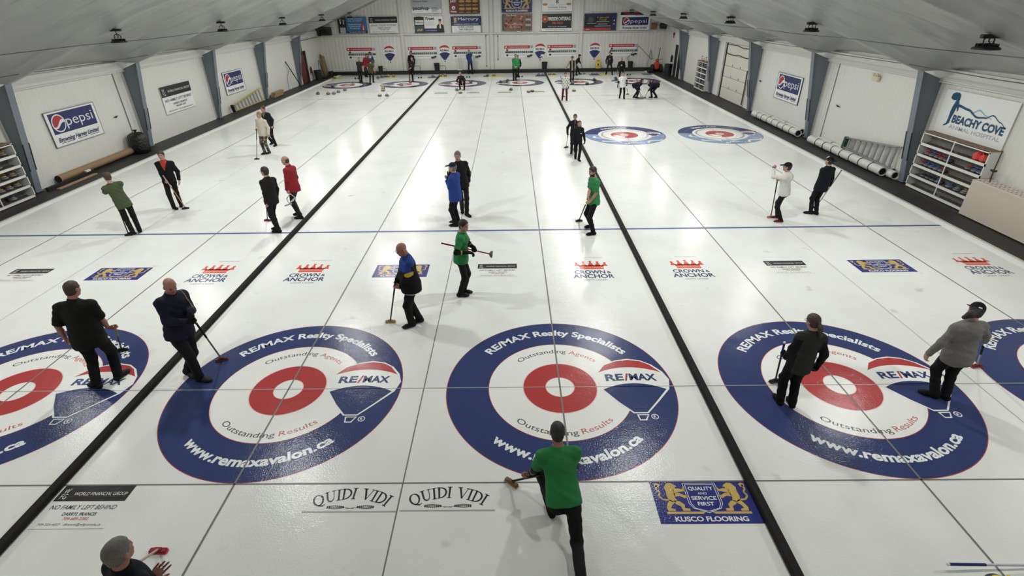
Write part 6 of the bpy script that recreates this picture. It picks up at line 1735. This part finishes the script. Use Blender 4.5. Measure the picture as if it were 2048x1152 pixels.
figure('person in white hooded top and black cap with one fist raised', (6.671, 6.726), (6.709, 7.018), (6.569, 6.872, 1.524), -48, H=1.63, female=False, top=(214, 212, 206), legs=(24, 24, 25), hair=('short', 'dark'), cap=('cap', (26, 26, 26)), look=-58, hood=True, hands={'L': {'kind': 'free', 'p': (6.303, 7.052, 1.419), 'd': (0.050, 0.000, 1.000), 'n': (0.600, 0.400, 0.000), 'curl': 0.950, 'thumb': 'grip', 'hint': (-0.700, -0.300, -0.600)}, 'R': {'kind': 'grip', 'p': (6.441, 6.967, 1.136), 'axis': (-0.114, -0.088, 1.082), 'hint': (0.500, 0.300, -0.500)}}, shoes=(104, 40, 42, 1), footyaw=(-85, -80), hem=-0.090, glasses=True, h=0.011)
broom('red and black broom stood upright by the person in white top', (6.560, 7.060, 0.000), (6.446, 6.972, 1.082), L=1.180, col=(74, 34, 40), head=(176, 96, 94), hyaw=-12)
figure('man in dark navy jacket and white topped cap, seen from behind at right', (7.807, 7.327), (7.941, 7.284), (7.907, 7.305, 1.546), -18, H=1.653, top=(26, 28, 38), legs=(26, 26, 30), hair=('short', 'dark'), cap=('back', (26, 26, 28), (220, 220, 216)), look=-30, hands={'R': {'kind': 'grip', 'p': (8.237, 7.525, 0.630), 'axis': (0.280, 0.080, 0.568)}, 'L': {'kind': 'free', 'p': (7.987, 7.525, 0.766), 'd': (0.600, 0.500, -0.200), 'n': (0.000, 0.000, 1.000), 'curl': 0.700}}, footyaw=(-70, -25), hem=-0.160, bulk=1.080, h=0.011)
broom('speckled white broom slanting across the man in dark navy', (7.982, 7.453, 0.112), (8.517, 7.605, 1.198), L=1.170, col=(150, 150, 152), col2=(120, 122, 126), head=(30, 30, 32), flat=False)
figure('man in royal blue sweatshirt and navy cap with folded arms', (-2.300, 6.706), (-2.249, 6.921), (-2.305, 6.814, 1.642), -68, H=1.756, bulk=1.100, top=(40, 66, 138), legs=(24, 24, 26), hair=('short', 'grey'), cap=('cap', (30, 34, 64)), look=-78, hood=False, hands={'L': {'kind': 'free', 'p': (-2.499, 6.914, 1.257), 'd': (0.200, 0.900, 0.100), 'n': (0.600, 0.000, -0.400), 'curl': 0.300}, 'R': {'kind': 'free', 'p': (-2.493, 6.934, 1.362), 'd': (-0.200, -0.800, -0.100), 'n': (0.600, 0.000, 0.300), 'curl': 0.300}}, gloves=None, footyaw=(-85, -80), hem=-0.180, h=0.011)
broom('black broom leaning in the folded arms of the man in blue', (-2.414, 7.018, 0.000), (-2.496, 7.114, 1.789), L=1.420, col=(32, 32, 36), head=(34, 34, 36), hyaw=15)
figure('grey haired man in dark jacket standing behind the man in blue', (-2.051, 7.483), (-2.208, 7.807), (-2.239, 7.645, 1.723), 165, H=1.843, top=(34, 32, 34), legs=(26, 26, 27), hair=('short', 'grey'), look=185, tilt=(-10, 0), hands={'L': {'kind': 'hang', 'curl': 0.400}, 'R': {'kind': 'hang'}}, footyaw=(140, 175), h=0.011)
figure('man in black jacket holding a red padded broom, beside the left divider', (-7.132, 6.427), (-7.231, 6.603), (-7.212, 6.615, 1.657), -68, H=1.772, top=(38, 36, 35), legs=(36, 34, 33), hair=('short', 'dark'), look=-75, glasses=True, hands={'L': {'kind': 'grip', 'p': (-7.255, 6.355, 0.742), 'axis': (0.545, -0.920, 0.742)}, 'R': {'kind': 'hang', 'fwd': 0.100}}, footyaw=(-88, -80), hem=-0.120, bulk=1.050, h=0.011)
broom('black broom with dark red pad held by the man in black jacket', (-7.800, 7.275, 0.000), (-7.255, 6.355, 0.742), L=1.180, col=(58, 48, 48), head=(104, 36, 44), col2=(92, 72, 70), hyaw=-4)
figure('bald man in red and black jacket carrying a white frame', (-6.879, 7.400), (-7.025, 7.679), (-7.072, 7.639, 1.660), -82, H=1.776, top=[(140, 36, 42), (28, 26, 28)], legs=(26, 26, 27), hair=('fringe', 'brown'), look=-95, tilt=(-12, 0), bulk=1.080, hands={'L': {'kind': 'grip', 'p': (-7.083, 7.339, 0.666), 'axis': (0.750, 0.150, 0.450), 'keep': True, 'dir': (-0.200, -0.300, -0.800)}, 'R': {'kind': 'hang', 'fwd': 0.080}}, footyaw=(-88, -84), hem=-0.120, paint=lambda u, v, w: np.where((v > .05) & (abs(u) < .19) & (w > .12), 1, 0), h=0.011)
carry_frame('white tubular delivery frame carried by the bald man in red', (-7.113, 7.299, 0.663), (-6.984, 7.299, 0.807), (-6.869, 7.299, 0.693), (-7.080, 7.299, 0.515), (-7.214, 7.299, 0.448), (-7.006, 7.299, 0.507))
figure('man in olive green shirt seen from behind at the left', (-11.099, 6.369), (-11.028, 6.537), (-11.276, 6.453, 1.611), -42, H=1.723, top=(72, 84, 56), legs=(28, 26, 26), sleeve=0.800, hair=('short', 'brown'), look=-65, tilt=(-8, 0), hands={'L': {'kind': 'free', 'p': (-11.610, 6.703, 1.135), 'd': (0.600, 0.300, 0.500), 'n': (0.200, 0.000, -1.000), 'curl': 0.400}, 'R': {'kind': 'free', 'p': (-11.570, 6.773, 1.082), 'd': (-0.300, 0.300, 0.600), 'n': (-0.200, 0.000, -1.000), 'curl': 0.400}}, footyaw=(-80, -40), shoes=(28, 27, 28, 1), hem=-0.120, collar=False, h=0.011)
broom('black broom stood beside the man in olive green', (-11.217, 6.338, 0.000), (-11.652, 6.873, 1.120), L=1.150, col=(30, 30, 32), head=(30, 30, 32), hyaw=10)
figure('man in black jacket open over a red shirt, holding a wooden broom', (-11.137, 8.348), (-11.068, 8.606), (-11.055, 8.447, 1.635), 158, H=1.749, top=[(26, 24, 25), (176, 62, 54)], legs=(28, 26, 27), hair=('short', 'dark'), look=165, hands={'R': {'kind': 'grip', 'p': (-11.013, 8.257, 0.865), 'axis': (-0.231, -0.079, 0.865)}, 'L': {'kind': 'hang', 'fwd': 0.020}}, footyaw=(150, 120), hem=-0.140, paint=lambda u, v, w: np.where((v > .02) & (w > .27) & (abs(u - .01) < (w - .27) * .36), 1, 0), h=0.011)
broom('pale wooden broom slanting before the man in black and red', (-10.782, 8.336, 0.000), (-11.013, 8.257, 0.865), L=1.120, col=(166, 128, 104), head=(40, 38, 40), col2=(176, 160, 150), hyaw=20)
figure('man in cream fleece and camouflage trousers beside an upright broom', (-11.043, 14.744), (-10.894, 14.816), (-10.926, 14.750, 1.595), 196, H=1.705, top=(206, 198, 182), legs=camo(), hair=('buzz', 'blond'), look=215, hands={'R': {'kind': 'grip', 'p': (-11.030, 14.500, 1.064), 'axis': (-0.008, 0.597, 1.064)}, 'L': {'kind': 'hang', 'fwd': 0.030}}, footyaw=(200, 210), hem=-0.140, bulk=1.050, h=0.011)
broom('pale grey broom stood upright by the man in camouflage trousers', (-11.021, 13.903, 0.000), (-11.030, 14.500, 1.064), L=1.180, col=(140, 132, 124), head=(48, 42, 38), hyaw=5)
figure('man in dark zip jacket half hidden behind the cream fleece', (-11.135, 16.084), (-11.444, 16.458), (-11.401, 16.221, 1.570), 192, H=1.679, top=[(30, 30, 32), (110, 104, 98)], legs=(24, 24, 25), hair=('short', 'dark'), glasses=True, look=205, hands={'L': {'kind': 'hang', 'fwd': 0.000}}, footyaw=(185, 190), paint=lambda u, v, w: np.where((v > .02) & (w > .34) & (abs(u) < (w - .34) * .5), 1, 0), h=0.011)
figure('man in black walking toward the viewer with a silver broom', (1.719, 14.237), (1.866, 14.465), (1.814, 14.351, 1.415), 184, H=1.513, top=[(26, 26, 28), (120, 120, 122)], legs=(24, 24, 25), hair=('short', 'dark'), glasses=True, hands={'R': {'kind': 'grip', 'p': (1.547, 14.270, 0.751), 'axis': (-0.045, -0.856, 0.751)}, 'L': {'kind': 'hang'}}, gloves=(22, 22, 23), hem=-0.130, paint=lambda u, v, w: np.where((v > .05) & (w > .25) & (abs(u) < .012), 1, 0), h=0.011)
broom('silver broom in the hand of the man in black who walks', (1.592, 15.127, 0.000), (1.547, 14.270, 0.751), L=1.250, col=(150, 150, 150), head=(36, 36, 38), col2=(40, 40, 42), hyaw=30)
figure('woman with auburn hair in black with a white chest badge', (1.783, 13.449), (1.876, 13.110), (1.854, 13.280, 1.384), 172, H=1.481, female=True, top=[(26, 27, 34), (220, 220, 220)], legs=(24, 24, 26), hair=('long', 'red'), gloves=(22, 22, 23), hands={'L': {'kind': 'hang', 'out': 0.080, 'fwd': 0.000}, 'R': {'kind': 'hang', 'out': 0.060, 'fwd': 0.120}}, hem=-0.110, paint=lambda u, v, w: np.where((v > .03) & (abs(w - .30) < .013) & (abs(u + .07) < .035), 1, 0), h=0.011)
broom('tan and black broom tucked behind the sliding man in green', (-0.790, -1.860, 0.000), (-0.200, -2.330, 0.740), L=1.000, col=(30, 30, 30), col2=(28, 28, 28), head=(120, 92, 66), hyaw=-40)
figure('man in green shirt sliding low from the house, seen from behind', (-0.310, -2.300), (-0.060, -3.200), (-0.245, -2.020, 1.070), 2, H=1.800, hip=(-0.190, -2.460, 0.460), bulk=1.080, top=[(44, 122, 66)], legs=(24, 24, 25), sleeve=0.850, under=((58, 56, 56), 'L'), hair=('buzz', 'dark'), tilt=(-14, 0), look=0, hands={'L': {'kind': 'grip', 'p': (-0.675, -1.952, 0.181), 'axis': (0.575, -0.458, 0.678), 'dir': (-0.750, 0.100, -0.400), 'hint': (0.100, -0.700, -0.200)}, 'R': {'kind': 'free', 'p': (-0.020, -1.720, 0.240), 'd': (0.000, 0.800, -0.500), 'n': (0.000, -0.300, -1.000), 'curl': 0.500, 'hint': (0.300, -0.300, 0.100)}}, footyaw=(-8, 168), footz=(0, 0.030), knee_hint={'L': (-0.320, 0.900, 0.350), 'R': (0.100, 0.200, -1)}, hem=-0.050, collar=False, skin='c', h=0.0085)
stone(-0.010, -1.500, 0.0045, 'blue', 'stone in front of the sliding man in green')
figure('grey haired man in dark jacket cut off at the bottom left', (-4.058, -3.872), (-3.838, -3.802), (-3.958, -3.822, 1.620), 24, H=1.740, top=(26, 30, 40), legs=(28, 28, 32), hair=('short', 'grey'), look=16, tilt=(-4, 0), skin='b', hands={'R': {'kind': 'free', 'p': (-3.874, -3.791, 1.180), 'd': (0.450, 0.620, 0.350), 'n': (0.500, -0.600, 0.500), 'curl': 0.120, 'thumb': 'open', 'spread': 1.350, 'hint': (0.500, -0.600, -0.400)}, 'L': {'kind': 'grip', 'p': (-4.452, -3.464, 0.732), 'axis': (0.349, -0.647, 0.678)}}, h=0.0085, collar=True)
broom('pale broom with a red pad before the man at bottom left', (-4.830, -2.765, 0.000), (-4.459, -3.453, 0.720), L=1.200, col=(178, 158, 148), head=(150, 40, 56), col2=(170, 150, 140), hyaw=0)
broom('blue and white broom lying on the ice at the bottom right', (5.000, -3.000, 0.000), (3.970, -3.020, 0.060), L=1.120, col=(200, 204, 212), col2=(44, 52, 110), head=(40, 40, 46), knob=(226, 228, 232), hyaw=85)
figure('man in brown olive shirt facing the viewer in the leftmost far house', (-12.629, 36.293), (-12.524, 36.423), (-12.490, 36.358, 1.678), 170, H=1.794, top=(62, 58, 46), legs=(26, 26, 27), sleeve=0.600, hair=('buzz', 'brown'), hands={'R': {'kind': 'grip', 'p': (-12.702, 36.349, 0.791), 'axis': (-0.021, -0.376, 0.791)}}, collar=False, h=0.018)
broom('white shafted broom held by the man in brown olive shirt', (-12.681, 36.725, 0.000), (-12.702, 36.349, 0.791), L=1.000, col=(220, 220, 216), head=(40, 40, 42))
figure('person in red jacket between the two men in olive at far left', (-13.013, 39.500), (-12.882, 39.485), (-12.727, 39.492, 1.659), 150, H=1.774, top=(136, 36, 46), legs=(40, 30, 34), hair=('short', 'dark'), h=0.018)
figure('person in red hat and white scarf by the leftmost scoreboard', (-12.989, 41.165), (-12.808, 41.144), (-12.811, 41.154, 1.693), 185, H=1.720, top=[(70, 84, 98), (216, 220, 222)], legs=(30, 30, 32), hair=('long', 'dark'), cap=('beanie', (130, 30, 36)), paint=lambda u, v, w: np.where((w > .36) & (abs(u) < .12), 1, 0), h=0.018)
figure('man in olive shirt seen from behind in the leftmost far house', (-11.643, 35.500), (-11.517, 36.039), (-11.479, 35.770, 1.612), 5, H=1.724, top=(74, 72, 48), legs=(36, 36, 36), sleeve=0.700, hair=('short', 'dark'), bulk=1.100, collar=False, h=0.018)
figure('tall person in black at the curb behind the second far house', (-9.330, 40.578), (-9.109, 40.553), (-9.191, 40.566, 1.732), 180, H=1.850, top=(30, 28, 28), legs=(28, 26, 26), hair=('short', 'dark'), h=0.018)
figure('man in black jacket in the second far house with a white shafted broom', (-8.637, 36.167), (-8.440, 36.289), (-8.359, 36.228, 1.651), 180, H=1.766, top=[(30, 28, 28), (120, 116, 112)], legs=(28, 26, 26), hair=('short', 'grey'), hands={'R': {'kind': 'grip', 'p': (-8.524, 35.956, 0.924), 'axis': (-0.028, 0.499, 0.924)}, 'L': {'kind': 'free', 'p': (-8.424, 35.956, 1.044), 'd': (-0.600, -0.300, -0.300), 'n': (0.000, 0.500, -0.500), 'curl': 0.600}}, paint=lambda u, v, w: np.where((v > .05) & (abs(w - .3) < .03) & (abs(u) < .05), 1, 0), bulk=1.100, h=0.018)
broom('white shafted broom with red head held in the second far house', (-8.496, 35.457, 0.000), (-8.524, 35.956, 0.924), L=1.000, col=(214, 214, 210), head=(120, 40, 44))
figure('man in black crouching before the third far house', (-4.310, 31.735), (-4.010, 31.705), (-4.250, 31.705, 1.060), 185, H=1.760, hip=(-4.17, 32.04, 0.440), top=[(30, 28, 28), (96, 88, 70)], legs=(34, 32, 30), hair=('short', 'grey'), hands={'R': {'kind': 'free', 'p': (-4.410, 31.455, 0.520), 'd': (0.000, -0.600, -0.600), 'n': (0.300, 0.000, -0.600), 'curl': 0.500}, 'L': {'kind': 'free', 'p': (-4.050, 31.435, 0.550), 'd': (-0.300, -0.600, -0.300), 'n': (-0.300, 0.000, -0.600), 'curl': 0.600}}, knee_hint={'L': (0.250, -1, 0.600), 'R': (-0.250, -1, 0.600)}, h=0.018, paint=lambda u, v, w: np.where((np.sin(u * 40) * np.sin(w * 30) > .55), 1, 0))
broom('pale broom leaning in front of the crouching man', (-4.030, 31.335, 0.000), (-4.170, 31.395, 0.900), L=1.000, col=(190, 180, 150), head=(60, 56, 50))
figure('man in blue jacket standing before the curb by the third scoreboard', (-4.298, 40.516), (-3.993, 40.481), (-4.221, 40.498, 1.786), 178, H=1.911, top=[(44, 56, 108), (120, 110, 150)], legs=(28, 29, 34), hair=('buzz', 'grey'), hands={'L': {'kind': 'free', 'p': (-4.279, 40.950, 0.998), 'd': (-0.800, -0.200, -0.200), 'n': (0.000, 0.800, -0.300), 'curl': 0.400}, 'R': {'kind': 'free', 'p': (-4.366, 40.950, 0.980), 'd': (0.800, -0.200, -0.200), 'n': (0.000, 0.800, -0.300), 'curl': 0.400}}, h=0.018)
figure('man in green shirt in the fourth far house, front one of two', (-0.468, 35.890), (-0.311, 35.874), (-0.320, 35.882, 1.786), 184, H=1.911, top=[(50, 132, 78)], legs=(30, 32, 31), hair=('buzz', 'brown'), bulk=1.120, hands={'L': {'kind': 'free', 'p': (-0.212, 35.600, 1.066), 'd': (-0.600, -0.200, -0.500), 'n': (0.000, 0.800, -0.300), 'curl': 0.400}, 'R': {'kind': 'free', 'p': (-0.404, 35.600, 1.068), 'd': (0.600, -0.200, -0.500), 'n': (0.000, 0.800, -0.300), 'curl': 0.400}}, collar=False, h=0.018)
figure('man in green and black close behind the other green shirt', (-0.188, 37.783), (-0.066, 37.770), (-0.128, 37.776, 1.562), 188, H=1.671, top=[(44, 112, 66), (26, 28, 28)], legs=(26, 27, 27), hair=('short', 'dark'), paint=lambda u, v, w: np.where(abs(u) > .17, 1, 0), h=0.018)
figure('person in wide hat and dark vest in the fifth far house', (3.870, 34.748), (4.069, 35.002), (3.920, 34.875, 1.679), 186, H=1.795, top=[(150, 146, 132), (38, 30, 30)], legs=(26, 26, 27), hair=('short', 'grey'), cap=('hat', (60, 66, 52)), hands={'R': {'kind': 'grip', 'p': (3.472, 34.777, 0.944), 'axis': (0.050, 0.100, 1.000)}}, paint=lambda u, v, w: np.where((abs(u) > .055) & (w > -.3) & (abs(u) < .17), 1, 0), h=0.018)
broom('dark broom held out by the person in the wide hat', (3.452, 34.717, 0.000), (3.472, 34.777, 0.944), L=1.050, col=(40, 40, 42), head=(40, 40, 42))
figure('man in black cap leaning over a broom behind the fifth far house', (4.740, 38.820), (5.066, 39.111), (4.992, 38.965, 1.443), 95, H=1.740, top=(40, 34, 34), legs=(28, 27, 27), hair=('short', 'dark'), cap=('cap', (24, 24, 25)), hands={'R': {'kind': 'free', 'p': (5.220, 39.300, 0.679), 'd': (0.600, -0.200, -0.600), 'n': (0.000, 0.000, -1.000), 'curl': 0.800}, 'L': {'kind': 'free', 'p': (5.197, 39.500, 0.776), 'd': (0.600, -0.200, -0.600), 'n': (0.000, 0.000, -1.000), 'curl': 0.800}}, hip=(4.660, 39.000, 0.870), h=0.018)
broom('thin broom held by the man in black cap', (5.482, 39.200, 0.000), (5.180, 39.350, 0.752), L=1.150, col=(60, 58, 56), head=(40, 40, 42))
figure('person in white jersey and dark red trousers crossing by the right divider', (2.498, 26.848), (2.744, 26.646), (2.631, 26.747, 1.506), 182, H=1.611, top=[(206, 208, 200), (70, 78, 76)], legs=(74, 24, 28), shoes=(84, 26, 32), hair=('short', 'brown'), hands={'R': {'kind': 'grip', 'p': (2.523, 28.000, 0.880), 'axis': (-0.100, -0.200, 1.000)}, 'L': {'kind': 'hang'}}, gloves=(26, 26, 28), paint=lambda u, v, w: np.where((np.sin(u * 38 + 1) * np.sin(w * 31) > .5) & (v > 0), 1, 0), h=0.018)
broom('pale green broom carried by the person in dark red trousers', (2.683, 28.020, 0.000), (2.523, 28.000, 0.880), L=1.250, col=(180, 186, 166), head=(50, 54, 50))
figure('man in dark clothes standing with feet apart before the rightmost scoreboard', (7.214, 38.703), (7.702, 38.648), (7.394, 38.675, 1.642), 182, H=1.757, top=[(40, 40, 42), (120, 116, 118)], legs=(44, 42, 43), hair=('short', 'brown'), paint=lambda u, v, w: np.where((v > .05) & (((u / .08) ** 2 + ((w - .3) / .04) ** 2) < 1), 1, 0), h=0.018)
figure('man in black hoodie with a round white logo at right far end', (7.592, 34.914), (7.880, 35.022), (7.650, 34.968, 1.550), 190, H=1.657, top=[(28, 25, 27), (214, 214, 214)], legs=(30, 26, 26), hair=('buzz', 'grey'), bulk=1.150, paint=lambda u, v, w: np.where((v > .05) & ((u + .0) ** 2 + (w - .26) ** 2 < .0022), 1, 0), h=0.018)
figure('man in white shirt over black sleeves with a red broom', (6.140, 27.196), (6.356, 26.899), (6.196, 27.047, 1.451), 180, H=1.552, top=[(226, 226, 224), (90, 90, 92)], legs=(24, 24, 25), sleeve=0.600, under=((24, 24, 25), 'LR'), hair=('short', 'brown'), gloves=(24, 24, 25), hands={'L': {'kind': 'grip', 'p': (6.465, 26.997, 0.785), 'axis': (-0.464, -1.593, 0.785)}, 'R': {'kind': 'hang', 'out': 0.050}}, paint=lambda u, v, w: np.where((v > .06) & (abs(u) < .05) & (abs(w - .28) < .05) & (np.sin(u * 90) > .2), 1, 0), collar=False, bulk=1.080, h=0.018)
broom('red broom in the hand of the man in white shirt', (6.929, 28.590, 0.000), (6.465, 26.997, 0.785), L=1.000, col=(176, 60, 66), head=(120, 40, 46))
figure('man in navy bent over sweeping, left one of the pair', (7.060, 27.269), (7.180, 27.053), (7.438, 27.111, 1.034), 95, H=1.740, hip=(6.995, 27.211, 0.748), hands={'L': {'kind': 'grip', 'p': (7.291, 27.011, 0.477), 'axis': (-0.178, -0.030, 0.477)}, 'R': {'kind': 'grip', 'p': (7.186, 26.994, 0.757), 'axis': (-0.178, -0.030, 0.477)}}, h=0.018, top=(30, 32, 48), legs=(32, 34, 42), hair=('short', 'dark'))
broom('black broom of the left sweeper', (7.469, 27.041, 0.000), (7.291, 27.011, 0.477), L=1.200, col=(34, 34, 36), head=(50, 52, 54))
figure('man in navy bent over sweeping, right one of the pair', (8.151, 27.178), (8.443, 27.154), (7.835, 27.116, 0.955), -95, H=1.740, hip=(8.396, 27.216, 0.758), hands={'L': {'kind': 'grip', 'p': (7.870, 27.016, 0.453), 'axis': (0.181, -0.030, 0.453)}, 'R': {'kind': 'grip', 'p': (7.981, 26.998, 0.731), 'axis': (0.181, -0.030, 0.453)}}, h=0.018, top=(28, 32, 52), legs=(26, 26, 29), hair=('short', 'grey'))
broom('black broom of the right sweeper', (7.689, 27.046, 0.000), (7.870, 27.016, 0.453), L=1.200, col=(34, 34, 36), head=(50, 52, 54))
broom('white handled broom leaning on the far wall, left of two', (-5.182, 40.950, 0.270), (-5.202, 41.220, 1.300), L=1.050, col=(210, 210, 208), head=(214, 214, 212), col2=(206, 206, 204))
broom('white handled broom leaning on the far wall, right of two', (-4.992, 40.950, 0.270), (-5.012, 41.220, 1.300), L=1.050, col=(210, 210, 208), head=(214, 214, 212), col2=(206, 206, 204))
broom('dark brush standing head up in the pegboard box at right', (12.200, 7.020, 1.330), (12.200, 6.930, 0.500), L=1.000, col=(92, 52, 56), head=(40, 38, 38), flat=False, hyaw=80)
# ------------------------------------------------------------------ camera, world, view
def cam_axes(yaw, pitch, roll):
    cy, sy = math.cos(yaw), math.sin(yaw); cp, sp = math.cos(pitch), math.sin(pitch); cr, sr = math.cos(roll), math.sin(roll)
    f = Vector((sy * cp, cy * cp, sp)); r = Vector((cy, -sy, 0)); u = r.cross(f)
    return r * cr + u * sr, u * cr - r * sr, f
cr_, cu_, cf_ = cam_axes(-0.0113, -0.4935, -0.0159)
cd = bpy.data.cameras.new('camera')
cam = bpy.data.objects.new('camera', cd); COL.objects.link(cam)
cam.matrix_world = Matrix(((cr_.x, cu_.x, -cf_.x, -0.7532), (cr_.y, cu_.y, -cf_.y, -6.3723), (cr_.z, cu_.z, -cf_.z, 5.498), (0, 0, 0, 1)))
cd.sensor_width = 36.0; cd.sensor_fit = 'HORIZONTAL'
cd.lens = 1016.8813 / 2048 * 36.0
cd.shift_x = 9.8235 / 2048; cd.shift_y = -26.6953 / 2048
cd.clip_start = 0.05; cd.clip_end = 200
SC.camera = cam
w = bpy.data.worlds.new('world'); SC.world = w; w.use_nodes = True
w.node_tree.nodes['Background'].inputs[0].default_value = (0.8, 0.85, 0.9, 1)
w.node_tree.nodes['Background'].inputs[1].default_value = 0.05
SC.view_settings.view_transform = 'Standard'
SC.view_settings.look = 'None'
SC.view_settings.gamma = 1.0
SC.view_settings.use_curve_mapping = False
SC.view_settings.exposure = EXPO
